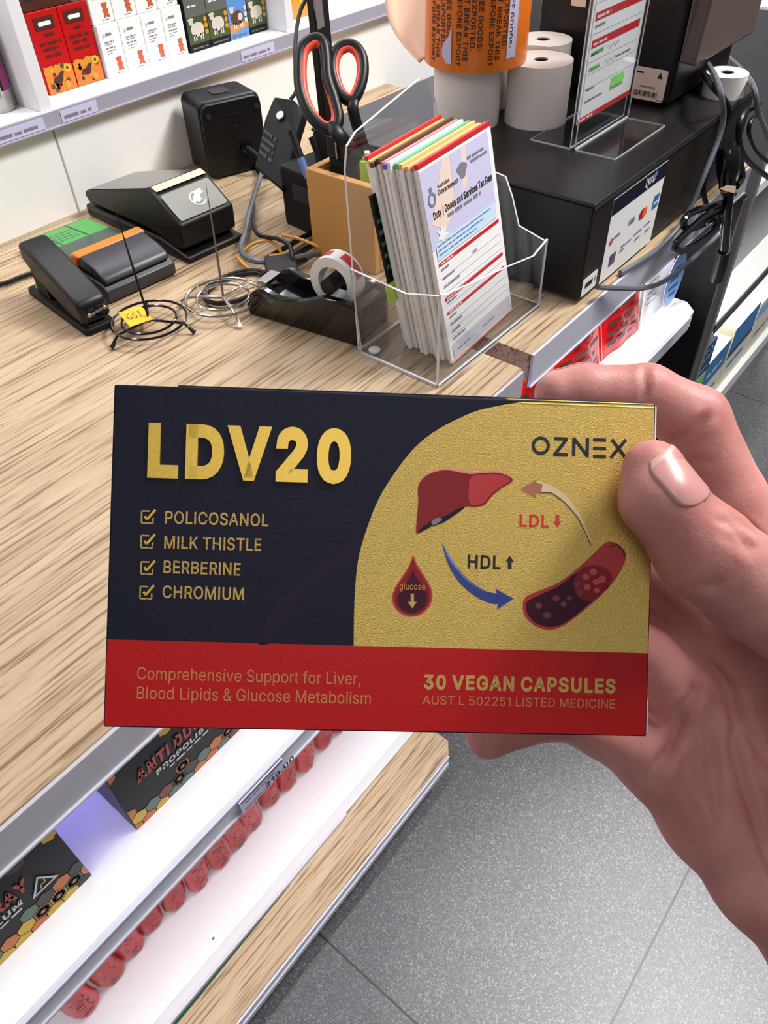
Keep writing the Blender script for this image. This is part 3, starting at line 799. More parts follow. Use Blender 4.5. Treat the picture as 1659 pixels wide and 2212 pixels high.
    def build(self, name, parent, fn, label=None):
        me = MB(); me.v = [tuple(fn(*p)) for p in self.mb.v]; me.f = self.mb.f; me.m = self.mb.m; me.mats = self.mb.mats
        mesh = bpy.data.meshes.new(name); mesh.from_pydata(me.v, [], me.f)
        for k in me.mats:
            mesh.materials.append(M[k])
        mesh.polygons.foreach_set('material_index', me.m); mesh.update()
        o = bpy.data.objects.new(name, mesh); COL.objects.link(o)
        if parent is not None:
            o.parent = parent
        if label:
            o['label'] = label
        return o


def frame(o, u, v):
    """mapping (u, v, h) -> point on the plane through o with axes u and v"""
    o = Vector(o); u = Vector(u).normalized(); v = Vector(v); v = (v - u * v.dot(u)).normalized(); n = u.cross(v)
    return lambda a, b, h: o + u * a + v * b + n * h


def squiggle(pl, x0, x1, y, h, mat, layer=1, seed=0):
    """a line of print too small to read"""
    rnd = random.Random(seed); x = x0
    while x < x1:
        w = min(rnd.uniform(2.0, 5.5) * h, x1 - x)
        pl.rect(x, x + w, y, y + h * rnd.uniform(.75, 1.0), mat, layer)
        x += w + h * 0.8

# ================================================================== SETTING
def struct(o, label=None):
    o['kind'] = 'structure'
    return o

struct(MB().box(-3, 5, -3.5, 3, -0.05, 0, 'floor').build('floor'))
WY = 0.992
wb = MB()
wb.box(-1.2, 0.5335, WY, 1.012, 0.0, CT + 0.106, 'white')
wb.box(0.5362, 2.9, WY, 1.012, 0.0, CT + 0.106, 'white')
wb.box(-1.2, 2.9, 1.012, 1.05, 0.0, CT + 0.106, 'grey_mid')
struct(wb.build('wall_back', bevel=0.0008))

# ---- shelving above the counter
sh = thing('wall_shelf', 'white wall shelving above the counter holding boxed goods and a spray can', 'shelf', (0, 0, CT))
MB().box(-1.2, 2.9, 0.986, 1.30, 0.107, 0.130, 'shelf').build('shelf_board', sh, bevel=0.001)
for x0, x1 in ((0.524, 0.541), (0.968, 0.984), (1.52, 1.54), (2.1, 2.12)):
    MB().box(x0, x1, 0.988, 1.30, 0.130, 0.74, 'shelf').build('upright', sh, bevel=0.001)
MB().box(-1.2, 2.9, 1.30, 1.32, 0.107, 0.76, 'shelf').build('back_panel', sh)
MB().box(-1.2, 2.9, 0.988, 1.32, 0.74, 0.765, 'shelf').build('top_board', sh, bevel=0.001)
rl = MB().box(-1.2, 2.9, 0.9815, 0.9855, 0.110, 0.130, 'rail_wall')
rl.box(-1.2, 2.9, 0.979, 0.9855, 0.110, 0.1125, 'rail_wall')
rl.build('price_rail', sh, bevel=0.0006)
for x0, x1, s, lb_ in ((0.40, 0.52, 1, 'pale shelf ticket under the spray cans'), (0.545, 0.60, 2, 'pale shelf ticket under the red boxes'), (0.86, 0.93, 3, 'pale shelf ticket under the animal-print cartons')):
    t = thing('shelf_ticket', lb_ + ' in the wall shelf rail', 'label', ((x0 + x1) / 2, 0.9812, CT + .12), 0, 'tickets on the wall shelf rail')
    w_ = (x1 - x0) / 2
    MB().box(-w_, w_, -.0004, 0, -.0065, .007, 'lilac').build('card', t)
    tk = Plate(0.0002)
    squiggle(tk, -w_ + .004, w_ - .01, -.003, 0.004, 'ink_soft', 1, s)
    tk.build('print', t, lambda a, b, h: (a, -.0004 - h, b))

# ---- the counter
ct = thing('counter_top', 'oak counter top with a grey front edge and a narrow gap in it', 'counter', (0, 0, CT))
MB().prism([(-1.2, 0.302), (0.574, 0.302), (0.574, 0.372), (0.600, 0.372), (0.600, 0.309), (1.212, 0.309), (1.212, WY), (-1.2, WY)], -0.034, 0, 'wood').build('wood_slab', ct, bevel=0.0012)
eb = MB().box(-1.2, 0.572, 0.2985, 0.3018, -0.0345, -0.0012, 'band')
eb.box(-1.2, 0.572, 0.2965, 0.3018, -0.0365, -0.0338, 'rail')
eb.build('edge_band', ct, bevel=0.0005)
eb = MB().box(0.602, 1.210, 0.3055, 0.3088, -0.0400, -0.0012, 'rail')
eb.box(0.602, 1.210, 0.304, 0.3088, -0.0415, -0.0392, 'rail')
eb.build('edge_band', ct, bevel=0.0005)
MB().box(0.6003, 0.6012, 0.311, 0.371, -0.0335, -0.0006, 'wood_end').build('end_veneer', ct)

# ---- shelves under the left counter
ZS = CT - 0.245
cab = thing('display_cabinet', 'white display shelving under the oak counter, with an oak plank along its foot', 'cabinet', (0, 0, 0))
us = bpy.data.objects.new('upper_shelf', None); COL.objects.link(us); us.parent = cab; us.location = (0, 0, ZS)
MB().box(-1.2, 0.56, 0.320, 0.90, -0.018, 0, 'shelf').build('shelf_board', us, bevel=0.001)
rz = on_y(90, 2212, 0.3165).z - ZS
rl = MB()
rl.hexa([(-1.2, 0.316, rz), (0.56, 0.316, rz), (0.56, 0.3199, rz), (-1.2, 0.3199, rz), (-1.2, 0.316, 0.0015), (0.56, 0.316, 0.0015), (0.56, 0.3199, 0.0015), (-1.2, 0.3199, 0.0015)], 'rail')
rl.box(-1.2, 0.56, 0.3135, 0.316, rz - 0.001, rz + 0.0025, 'rail')
rl.box(-1.2, 0.56, 0.3135, 0.316, -0.002, 0.0015, 'rail')
rl.build('price_rail', us, bevel=0.0005)
MB().box(-1.2, 0.56, 0.90, 0.92, -0.6, 0.21, 'white').build('back_panel', us)
MB().box(0.545, 0.56, 0.45, 0.90, -0.545, 0.21, 'white').build('side_panel', us)
# price ticket 210.00 in the rail
p0 = on_y(514, 1733, 0.3128); p1 = on_y(607, 1632, 0.3128)
tkx0, tkx1 = p0.x, p1.x
pt = thing('price_ticket', 'grey price ticket reading 210.00 in the rail under the dark cartons', 'label', (0, 0, ZS))
tp = Plate(0.0001)
tb = MB().box(tkx0, tkx1, 0.3118, 0.3132, rz + 0.003, -0.0025, 'lilac')
tb.build('card', pt)
hh = -0.0025 - rz - 0.003
tp.rect(tkx0 + .002, tkx1 - .001, rz + 0.003 + hh * .80, rz + 0.003 + hh * .97, 'ink_soft', 1)
squiggle(tp, tkx0 + .006, tkx1 - .012, rz + 0.003 + hh * .58, hh * .12, 'ink_soft', 1, 4)
tp.text('210.00', ((tkx0 + tkx1) / 2 + .002, rz + 0.003 + hh * .10), hh * .34, 'ink', 1, 30, align='l')
squiggle(tp, tkx0 + .004, tkx0 + .030, rz + 0.003 + hh * .12, hh * .10, 'ink_soft', 1, 5)
tp.build('print', pt, frame((0, 0.3117, 0), (1, 0, 0), (0, 0, 1)))

ZB = CT - 0.805
bs = bpy.data.objects.new('base_shelf', None); COL.objects.link(bs); bs.parent = cab; bs.location = (0, 0, ZB)
MB().box(-1.2, 0.56, 0.424, 0.90, -0.03, 0, 'shelf').build('shelf_board', bs, bevel=0.001)
MB().prism([(-1.2, 0.340), (0.545, 0.340), (0.566, 0.356), (0.566, 0.4238), (-1.2, 0.4238)], -0.030, 0.0, 'wood').build('wood_slab', bs, bevel=0.001)
eb = MB().box(-1.2, 0.543, 0.3365, 0.3398, -0.016, -0.001, 'rail')
eb.box(-1.2, 0.540, 0.3345, 0.3398, -0.031, -0.0175, 'rail')
eb.build('edge_band', bs, bevel=0.0008)
MB().box(-1.2, 0.56, 0.412, 0.428, 0.0, 0.006, 'clear_edge').build('clear_lip', bs, bevel=0.001)
rl = MB().box(-1.2, on_z(735, 1750, ZB).x, 0.4075, 0.4118, 0.0, 0.010, 'rail')
rl.build('price_rail', bs, bevel=0.0008)
gs = MB().prism([(-1.2, 0.4015), (0.02, 0.4035), (0.215, 0.4072), (-1.2, 0.4072)], 0.0, 0.002, 'green_edge')
gs.build('green_strip', bs)
MB().box(-1.2, 0.53, 0.42, 0.44, -ZB + 0.002, -0.031, 'black_matt').build('kick_board', bs)

# ---- under the right counter
ZR = CT - 0.208
rs = thing('side_shelf', 'white shelf under the far counter with red pouches and a leaflet stand', 'shelf', (0, 0, ZR))
MB().prism([(0.60, 0.310), (1.145, 0.310), (1.166, 0.330), (1.166, 0.88), (0.60, 0.88)], -0.030, 0, 'shelf').build('shelf_board', rs, bevel=0.002)
MB().box(0.60, 1.13, 0.3075, 0.3098, -0.027, -0.003, 'rail').build('price_rail', rs, bevel=0.0005)
MB().box(0.585, 0.60, 0.44, 0.90, -ZR + 0.002, 0.166, 'white').build('side_panel', rs)
MB().box(0.60, 1.186, 0.88, 0.90, -ZR + 0.002, 0.166, 'black_matt').build('back_panel', rs)
bp_ = MB().box(1.187, 1.207, 0.298, 0.95, 0.0, CT - 0.0425, 'black_matt')
bo = bp_.build('end_panel', bevel=0.001)
tag(bo, 'black end panel standing under the far end of the counter', 'panel')
fb = MB().box(1.186, 1.208, 0.2955, 0.2979, 0.0, CT - 0.0425, 'grey_mid'); M['edge_taupe'] = mat('edge_taupe', (74, 70, 66), 0.4)
fb.m = [0] * len(fb.f); fb.mats = ['edge_taupe']
fb.build('edge_strip', bo)


# ================================================================== THE HELD CARTON
def cvec(a):
    return Vector(RC.T @ np.array(a))
cu = np.array([0.9987, 0.0301, 0.0423]); cu /= np.linalg.norm(cu)
cvv = np.array([0.0355, -0.9993, 0.0062]); cvv -= cu * (cu @ cvv); cvv /= np.linalg.norm(cvv)
cn = np.cross(cu, cvv)
c0 = np.array([-0.0661, 0.0506, 0.1786])
BW, BH, BD = 0.130, 0.0808, 0.022
U, V, N = cvec(cu), cvec(cvv), cvec(cn)
O = Vector(CAM) + cvec(c0)
mtx = Matrix.Identity(4)
for i in range(3):
    mtx[i][0] = U[i]; mtx[i][1] = V[i]; mtx[i][2] = N[i]; mtx[i][3] = O[i]

def cuv(px, py):
    """photograph pixel -> (u, v) on the carton's front"""
    d = np.array([(px - CX) / FPX, (py - CY) / FPX, 1.0])
    t = (c0 @ cn) / (d @ cn)
    q = d * t - c0
    return (float(q @ cu), float(q @ cvv))

carton = thing('medicine_carton', 'navy, gold and red capsule carton held up in front of the counter', 'box', mtx=mtx)
MB().box(0, BW, 0, BH, -BD, 0, 'navy').build('box_body', carton, bevel=0.0005)
# white inner edges of the end flaps and the lid's back panel, standing a little proud
fl = MB()
va = cuv(1421, 955)[1]; vb = cuv(1397, 1512)[1]
fl.box(BW - 0.0003, BW + 0.0007, va, BH - 0.0004, -0.006, -0.0012, 'white2')
fl.box(BW - 0.0003, BW + 0.0004, 0.0005, vb, -0.006, -0.0006, 'white2')
fl.build('end_flap', carton, bevel=0.0002)
u1 = cuv(376, 830)[0]
MB().box(u1, BW - 0.001, BH - 0.0005, BH + 0.0010, -BD + 0.001, -0.004, 'navy').build('lid_panel', carton, bevel=0.0002)

ua = cuv(1129, 868)[0]
ge = MB().hexa([(ua, BH - .0012, .00005), (BW - .0006, BH - .0012, .00005), (BW - .0006, BH - .0003, -.0004), (ua - .004, BH - .0003, -.0004), (ua, BH - .0010, .00012), (BW - .0006, BH - .0010, .00012), (BW - .0006, BH + .00005, -.0003), (ua - .004, BH + .00005, -.0003)], 'gold_foil')
ge.build('gold_edge', carton)
C = lambda pts: [cuv(*p) for p in pts]
art = Plate(0.00004)
e = 0.0004
red = [cuv(231, 1381), cuv(1394, 1411)]
art.poly([(e, e), (BW - e, e), (BW - e, red[1][1]), (e, red[0][1])], 'red_card', 1)
arch = C([(764, 1395), (765, 1320), (768, 1260), (776, 1198), (797, 1129), (826, 1063), (883, 981), (936, 934), (1006, 897), (1055, 881), (1129, 868)])
arch = [p for p in arch]
sm = catmull([Vector((a, b, 0)) for a, b in arch], 5)
gp = [(p.x, p.y) for p in sm]
gp = [(a, min(b, BH - e)) for a, b in gp] + [(BW - e, BH - e), (BW - e, red[1][1])]
art.poly(gp, 'gold', 1)
# faint wave lines on the navy panel
for k in range(13):
    pts = []
    for j in range(15):
        t = j / 14
        x = 258 + t * 500
        y = 1360 - k * 16 - (t * (110 + 6 * k)) - 50 * math.sin(t * 3.1 + 0.4 + k * .05)
        pts.append(cuv(x, y))
    art.line(pts, 0.00012, 'navy_light', 1)
art.poly(C(sm2([(555, 1383), (600, 1300), (660, 1240), (720, 1200), (765, 1170), (766, 1215), (700, 1245), (640, 1300), (590, 1384)], 4)), 'purple_ink', 1)
# liver
liver = sm2([(903, 1052), (916, 1031), (940, 1019), (970, 1016), (1014, 1024), (1040, 1022), (1080, 1022), (1108, 1037), (1084, 1054), (1062, 1072), (1047, 1090), (1026, 1095), (1006, 1094), (990, 1106), (957, 1128), (932, 1136), (908, 1150), (899, 1150), (901, 1116), (904, 1080)], 3)
art.poly(C([(x + 1, y - 4) for x, y in liver]), 'pink_edge', 2)
art.poly(C(liver), 'liver', 3)
art.poly(C(sm2([(1018, 1030), (1050, 1025), (1082, 1026), (1102, 1037), (1078, 1054), (1058, 1070), (1044, 1087), (1016, 1090), (1012, 1060)], 3)), 'liver_light', 4)
art.poly(C(sm2([(905, 1146), (930, 1126), (955, 1118), (990, 1098), (1006, 1094), (990, 1107), (957, 1129), (932, 1137), (908, 1150)], 2)), 'purple_ink', 4)
art.poly(C(sm2([(932, 1126), (946, 1118), (955, 1122), (944, 1131), (934, 1134)], 2)), 'ink_soft', 5)
# drop
drop = sm2([(892, 1203), (884, 1224), (866, 1252), (853, 1274), (849, 1293), (856, 1313), (872, 1326), (890, 1330), (909, 1325), (926, 1309), (932, 1288), (928, 1268), (912, 1240), (899, 1219)], 3)
dc = (890, 1285)
art.poly(C([(dc[0] + (x - dc[0]) * 1.05, dc[1] + (y - dc[1]) * 1.04) for x, y in drop]), 'liver_light', 2)
art.poly(C([(dc[0] + (x - dc[0]) * .95, dc[1] + (y - dc[1]) * .95) for x, y in drop]), 'liver', 3)
art.poly(C([(dc[0] + (x - dc[0]) * .78, dc[1] + 6 + (y - dc[1]) * .72) for x, y in drop]), 'vessel_dark', 4)
art.poly(C([(887, 1282), (894, 1282), (894, 1300), (900, 1300), (890.5, 1314), (881, 1300), (887, 1300)]), 'gold_ink', 5)
# arrows round the cycle
art.poly(C(sm2([(955, 1172), (965, 1211), (983, 1246), (1006, 1272), (1039, 1295), (1074, 1305), (1074, 1284), (1047, 1276), (1014, 1254), (990, 1229), (969, 1199)], 3)), 'blue_ink', 2)
art.poly(C([(1071, 1272), (1109, 1293), (1074, 1316), (1076, 1302)]), 'blue_ink', 3)
art.poly(C(sm2([(956, 1174), (968, 1205), (990, 1235), (1014, 1259), (1050, 1281), (1014, 1257), (988, 1228), (968, 1195)], 3)), 'blue_ink_light', 3)
art.poly(C(sm2([(1158, 1040), (1195, 1051), (1228, 1076), (1253, 1113), (1269, 1146), (1276, 1178), (1266, 1153), (1248, 1117), (1219, 1084), (1191, 1064), (1157, 1063)], 3)), 'bronze_light', 2)
art.line(C([(1162, 1064), (1191, 1065), (1219, 1085), (1248, 1118), (1266, 1154), (1276, 1178)]), 0.0002, 'ink', 3)
art.poly(C([(1125, 1055), (1160, 1036), (1158, 1043), (1172, 1046), (1168, 1066), (1156, 1064), (1158, 1076)]), 'bronze_ink', 3)
# vessel
ves = sm2([(1303, 1178), (1322, 1174), (1340, 1184), (1350, 1199), (1348, 1215), (1334, 1244), (1309, 1276), (1273, 1309), (1232, 1342), (1207, 1356), (1182, 1360), (1154, 1350), (1135, 1330), (1131, 1305), (1139, 1289), (1170, 1276), (1207, 1260), (1244, 1233), (1273, 1207)], 3)
vc = (1240, 1272)
art.poly(C([(vc[0] + (x - vc[0]) * 1.015, vc[1] - 1.5 + (y - vc[1]) * 1.02) for x, y in ves]), 'liver_light', 2)
art.poly(C(sm2([(1141, 1297), (1170, 1283), (1210, 1264), (1250, 1235), (1292, 1240), (1316, 1262), (1300, 1280), (1273, 1304), (1232, 1337), (1207, 1351), (1182, 1354), (1156, 1345), (1140, 1327), (1136, 1308)], 3)), 'vessel_dark', 3)
art.poly(C(sm2([(1250, 1235), (1270, 1222), (1300, 1224), (1322, 1244), (1312, 1266), (1280, 1298), (1250, 1290), (1238, 1262)], 3)), 'liver', 4)
rnd = random.Random(3)
for (x, y, r, k) in ((1281, 1235, 9, 'cell'), (1300, 1251, 9, 'cell'), (1287, 1257, 8, 'cell'), (1265, 1246, 8, 'cell'), (1268, 1268, 8, 'cell'), (1288, 1275, 7, 'cell'), (1246, 1262, 7, 'cell_dark'), (1252, 1281, 7, 'cell_dark'), (1201, 1292, 8, 'cell_dark'), (1217, 1305, 7, 'cell_dark'), (1163, 1308, 8, 'cell_dark'), (1181, 1329, 9, 'cell_dark'), (1229, 1292, 6, 'cell_dark')):
    a, b = cuv(x, y)
    art.circle((a, b), r * 0.000108, k, 5, 16, r * 0.000095)
art.line(C([(1317, 1182), (1333, 1176), (1345, 1190), (1350, 1202)]), 0.0002, 'purple_ink', 5)
art.build('printed_artwork', carton, lambda a, b, h: (a, b, h))

# lettering
let = Plate(0.00004)
CAPU = lambda px: px * 0.0001095
L0, L1 = cuv(309, 1023), cuv(765, 1037)
title = Plate(0.00004)
title.text('LDV20', L0, CAPU(101), 'gold_foil', 1, 44, q=L1, thick=0.00045)
title.build('raised_title', carton, lambda a, b, h: (a, b, h), 'raised gold capitals and numerals')
for s, a, b, cap in (('POLICOSANOL', (354, 1130), (581, 1137), 26), ('MILK THISTLE', (352, 1184), (566, 1190), 26), ('BERBERINE', (350.5, 1237), (521, 1243), 26), ('CHROMIUM', (349, 1291), (529, 1296), 26)):
    let.text(s, cuv(*a), CAPU(cap), 'gold_ink', 1, 12, q=cuv(*b))
for (x, y) in ((319, 1117), (318, 1170), (318, 1227), (316, 1280)):
    a, b = cuv(x, y); r = CAPU(13)
    let.line([(a + r * .3, b + r), (a - r, b + r), (a - r, b - r), (a + r * .9, b - r), (a + r * .9, b - r * .1)], 0.00035, 'gold_ink', 1)
    let.line([(a - r * .45, b + r * .15), (a - r * .1, b - r * .4), (a + r * 1.25, b + r * 1.25)], 0.00055, 'gold_foil', 2)
let.text('Comprehensive Support for Liver,', cuv(294, 1467), CAPU(26), 'gold_ink_red', 2, 4, q=cuv(781, 1479))
let.text('Blood Lipids & Glucose Metabolism', cuv(293, 1509), CAPU(26), 'gold_ink_red', 2, 4, q=cuv(803, 1521))
let.text('30 VEGAN CAPSULES', cuv(913, 1487), CAPU(29), 'gold_ink', 2, 34, q=cuv(1331, 1496))
let.text('AUST L 502251 LISTED MEDICINE', cuv(912, 1521), CAPU(19), 'gold_ink_red', 2, 6, q=cuv(1330, 1530))
let.text('LDL', cuv(1119, 1137), CAPU(26), 'ldl_red', 2, 22, q=cuv(1187, 1139))
let.text('HDL', cuv(1007, 1227), CAPU(28), 'ink', 2, 22, q=cuv(1083, 1229))
let.text('glucose', cuv(862, 1273), CAPU(14), 'gold_ink_red', 6, 8, q=cuv(919, 1274))
def arrow(px, y0, y1, k):
    s = 1 if y1 > y0 else -1
    let.poly(C([(px - 4, y0), (px + 4, y0), (px + 4, y1 - s * 14), (px + 9, y1 - s * 14), (px, y1), (px - 9, y1 - s * 14), (px - 4, y1 - s * 14)]), k, 2)
arrow(1204, 1112, 1140, 'ldl_red'); arrow(1101, 1229, 1200, 'ink')
# five letters above: O, Z, N, three bars, X
w_ = CAPU(7.6)
oc = cuv(1168, 963)
let.ring(oc, CAPU(13.2), CAPU(20.5), 'ink', 2)
def stroke(a, b, k='ink'):
    let.quad(cuv(*a), cuv(*b), w_, k, 2)
stroke((1197, 947.5), (1226, 948.5)); stroke((1223, 950), (1199, 981)); stroke((1195, 982), (1226, 983))
stroke((1239, 985), (1240, 945)); stroke((1241, 949), (1267, 983)); stroke((1268, 988), (1269, 946))
for y in (950, 968, 986):
    stroke((1281, y), (1309, y + 1))
stroke((1321, 949), (1352, 990)); stroke((1352, 950), (1319, 989))
let.build('printed_lettering', carton, lambda a, b, h: (a, b, h))


# ================================================================== THE HAND
def campt(px, py, d):
    return np.array([(px - CX) / FPX * d, (py - CY) / FPX * d, d]) * 1000.0   # mm, camera axes


def chain(pts):
    """pts: (px, py, depth, radius mm)"""
    return [(campt(a[0], a[1], a[2]), campt(b[0], b[1], b[2]), a[3], b[3]) for a, b in zip(pts[:-1], pts[1:])]

CAPS = []
# index finger, behind the top edge
CAPS += [(c, 2.2) for c in chain([(1207, 851, .2165, 6.9), (1262, 848, .2165, 7.8), (1395, 853, .2175, 8.6), (1500, 908, .2185, 9.6), (1572, 1080, .222, 10.8), (1668, 1285, .228, 13.0)])]
# middle and ring fingers, behind the carton
CAPS += [(c, 2.2) for c in chain([(1085, 1130, .2155, 7.2), (1190, 1130, .2165, 8.0), (1330, 1180, .222, 9.0), (1455, 1275, .2305, 10.4), (1590, 1420, .240, 12.5)])]
CAPS += [(c, 2.2) for c in chain([(1040, 1330, .2155, 7.0), (1130, 1320, .2165, 7.8), (1255, 1345, .2225, 8.8), (1380, 1395, .233, 10.2), (1500, 1535, .242, 12.5)])]
# little finger, its tip under the carton's lower edge
CAPS += [(c, 2.2) for c in chain([(1056, 1588, .2145, 6.6), (1125, 1556, .2155, 7.0), (1215, 1540, .221, 7.6), (1300, 1575, .231, 8.6), (1418, 1640, .2405, 11.2)])]
# palm
CAPS += [(c, 7.0) for c in chain([(1418, 1640, .2405, 11.2), (1530, 1765, .240, 13.6), (1642, 1905, .238, 13.6), (1800, 2080, .236, 15)])]
CAPS += [(c, 7.0) for c in chain([(1500, 1545, .242, 12.0), (1800, 1920, .243, 14)])]
CAPS += [(c, 7.0) for c in chain([(1590, 1420, .240, 12.5), (1850, 1830, .243, 14)])]
CAPS += [(c, 7.0) for c in chain([(1668, 1285, .228, 13.0), (1880, 1720, .240, 15)])]
CAPS += [(c, 5.0) for c in chain([(1455, 1300, .236, 8.0), (1545, 1480, .243, 11.5)])]
# thumb and the ball of the thumb
CAPS += [(c, 3.0) for c in chain([(1409, 1014, .1762, 6.9), (1425, 1077, .1748, 8.7), (1520, 1190, .1762, 10.9), (1632, 1274, .184, 12.2), (1800, 1375, .197, 14.5), (1880, 1600, .218, 17.5), (1900, 1850, .230, 18)])]
# wrist and forearm
CAPS += [(c, 10.0) for c in chain([(1880, 1960, .236, 19), (2020, 2200, .236, 22), (2330, 2700, .236, 25)])]
CAPS += [(c, 10.0) for c in chain([(1800, 2080, .236, 15), (1960, 2280, .236, 20)])]
HS = 1.15
lo = np.array([18., -52., 158.]); hi = np.array([252., 275., 275.])
nn = np.ceil((hi - lo) / HS).astype(int)
gx = lo[0] + HS * np.arange(nn[0]); gy = lo[1] + HS * np.arange(nn[1]); gz = lo[2] + HS * np.arange(nn[2])
F = np.full(tuple(nn), 60.0, dtype=np.float32)
for (a, b, ra, rb), k in CAPS:
    mn = np.minimum(a, b) - max(ra, rb) - 18; mx_ = np.maximum(a, b) + max(ra, rb) + 18
    i0 = np.clip(((mn - lo) / HS).astype(int), 0, nn - 1); i1 = np.clip(((mx_ - lo) / HS).astype(int) + 1, 1, nn)
    sl = tuple(slice(i0[q], i1[q]) for q in range(3))
    X, Y, Z = np.meshgrid(gx[sl[0]], gy[sl[1]], gz[sl[2]], indexing='ij', sparse=True)
    ab = b - a; L2 = float(ab @ ab)
    t = np.clip(((X - a[0]) * ab[0] + (Y - a[1]) * ab[1] + (Z - a[2]) * ab[2]) / L2, 0, 1)
    dd = np.sqrt((X - a[0] - t * ab[0]) ** 2 + (Y - a[1] - t * ab[1]) ** 2 + (Z - a[2] - t * ab[2]) ** 2) - (ra + t * (rb - ra))
    g = F[sl]
    h = np.clip(k - np.abs(g - dd), 0, None) / k
    F[sl] = np.minimum(g, dd) - h * h * k * 0.25


def sdf(p):
    q = (p - lo) / HS
    i = np.clip(np.floor(q).astype(int), 0, nn - 2); f = q - i
    r = 0
    for dx in (0, 1):
        for dy in (0, 1):
            for dz in (0, 1):
                w = (f[..., 0] if dx else 1 - f[..., 0]) * (f[..., 1] if dy else 1 - f[..., 1]) * (f[..., 2] if dz else 1 - f[..., 2])
                r = r + w * F[i[..., 0] + dx, i[..., 1] + dy, i[..., 2] + dz]
    return r


def grad(p, e=1.2):
    g = np.stack([sdf(p + np.eye(3)[k] * e) - sdf(p - np.eye(3)[k] * e) for k in range(3)], -1)
    return g / (np.linalg.norm(g, axis=-1, keepdims=True) + 1e-9)


def surface_nets(F):
    S = F < 0
    nx, ny, nz = F.shape
    acc = np.zeros((nx - 1, ny - 1, nz - 1, 3), np.float32); cnt = np.zeros((nx - 1, ny - 1, nz - 1), np.float32)
    for ax in range(3):
        o = [(0, 0), (0, 1), (1, 0), (1, 1)]
        oth = [q for q in range(3) if q != ax]
        for oa, ob in o:
            st = [0, 0, 0]; st[oth[0]] = oa; st[oth[1]] = ob
            sl = tuple(slice(st[q], st[q] + F.shape[q] - 1) for q in range(3))
            e2 = list(sl); e2[ax] = slice(1, F.shape[ax]); e2 = tuple(e2)
            A, B = F[sl], F[e2]
            cr = S[sl] != S[e2]
            t = np.where(cr, A / np.where(cr, A - B, 1), 0)
            pos = [np.full_like(t, st[q]) for q in range(3)]; pos[ax] = t
            for q in range(3):
                acc[..., q] += np.where(cr, pos[q], 0)
            cnt += cr
    act = cnt > 0
    idx = -np.ones(act.shape, np.int64); idx[act] = np.arange(act.sum())
    ijk = np.argwhere(act)
    verts = ijk + acc[act] / cnt[act][:, None]
    faces = []
    for ax in range(3):
        o1, o2 = [q for q in range(3) if q != ax]
        sl = [slice(None)] * 3; sl2 = [slice(None)] * 3
        sl[ax] = slice(0, F.shape[ax] - 1); sl2[ax] = slice(1, None)
        cr = S[tuple(sl)] != S[tuple(sl2)]
        e_ = np.argwhere(cr)
        ok = (e_[:, o1] > 0) & (e_[:, o2] > 0) & (e_[:, o1] < F.shape[o1] - 1) & (e_[:, o2] < F.shape[o2] - 1)
        e_ = e_[ok]
        q = []
        for da, db in ((0, 0), (1, 0), (1, 1), (0, 1)):
            c = e_.copy(); c[:, o1] -= da; c[:, o2] -= db
            q.append(idx[c[:, 0], c[:, 1], c[:, 2]])
        faces.append(np.stack(q, 1))
    return verts, np.concatenate(faces)

HV, HF = surface_nets(F)
HV = HV * HS + lo
for _ in range(2):   # settle the vertices on the smooth surface
    d = sdf(HV)[:, None]; HV = HV - grad(HV) * d * 0.8
HN = grad(HV)
# skin creases: (points in the photograph, depth mm, half width mm)
CREASES = [
    ([(1398, 785), (1392, 812), (1396, 840), (1386, 868)], .55, 1.0),
    ([(1428, 962), (1462, 948), (1500, 925), (1535, 890)], 1.0, 1.3), ([(1440, 985), (1480, 965), (1518, 938)], .5, 1.0), ([(1425, 1010), (1460, 1010), (1500, 995), (1545, 1000)], .4, 1.1),
    ([(1548, 1120), (1580, 1135), (1606, 1160), (1622, 1185)], .5, .9), ([(1578, 1110), (1604, 1130), (1628, 1160)], .4, .9), ([(1585, 1150), (1610, 1175), (1650, 1185)], .45, .9), ([(1598, 1128), (1625, 1140), (1645, 1170)], .35, .8), ([(1560, 1150), (1590, 1180), (1640, 1205)], .35, .9),
    ([(1535, 1262), (1548, 1268), (1556, 1248)], .6, 1.0), ([(1500, 1270), (1535, 1262)], .4, 1.0),
    ([(1522, 1420), (1545, 1450), (1575, 1490), (1590, 1540), (1588, 1600), (1578, 1660)], 1.3, 1.6),
    ([(1490, 1470), (1500, 1500), (1470, 1545), (1458, 1600), (1430, 1640), (1400, 1700)], 1.4, 1.7),
    ([(1530, 1560), (1540, 1650), (1545, 1720), (1560, 1790)], .9, 1.5),
    ([(1588, 1600), (1605, 1690), (1630, 1760), (1659, 1850), (1700, 1930)], 1.2, 1.6),
    ([(1440, 1570), (1455, 1610), (1440, 1660)], .6, 1.3), ([(1560, 1500), (1600, 1560), (1640, 1620), (1700, 1700)], .8, 1.4),
    ([(1470, 1620), (1480, 1700), (1500, 1760)], .4, 1.2),
    ([(1640, 1500), (1670, 1600), (1700, 1700)], 1.0, 1.6),
]
px_ = HV[:, 0] / HV[:, 2] * FPX + CX; py_ = HV[:, 1] / HV[:, 2] * FPX + CY
facing = (HN * (-HV / np.linalg.norm(HV, axis=1)[:, None])).sum(1) > 0.05
disp = np.zeros(len(HV))
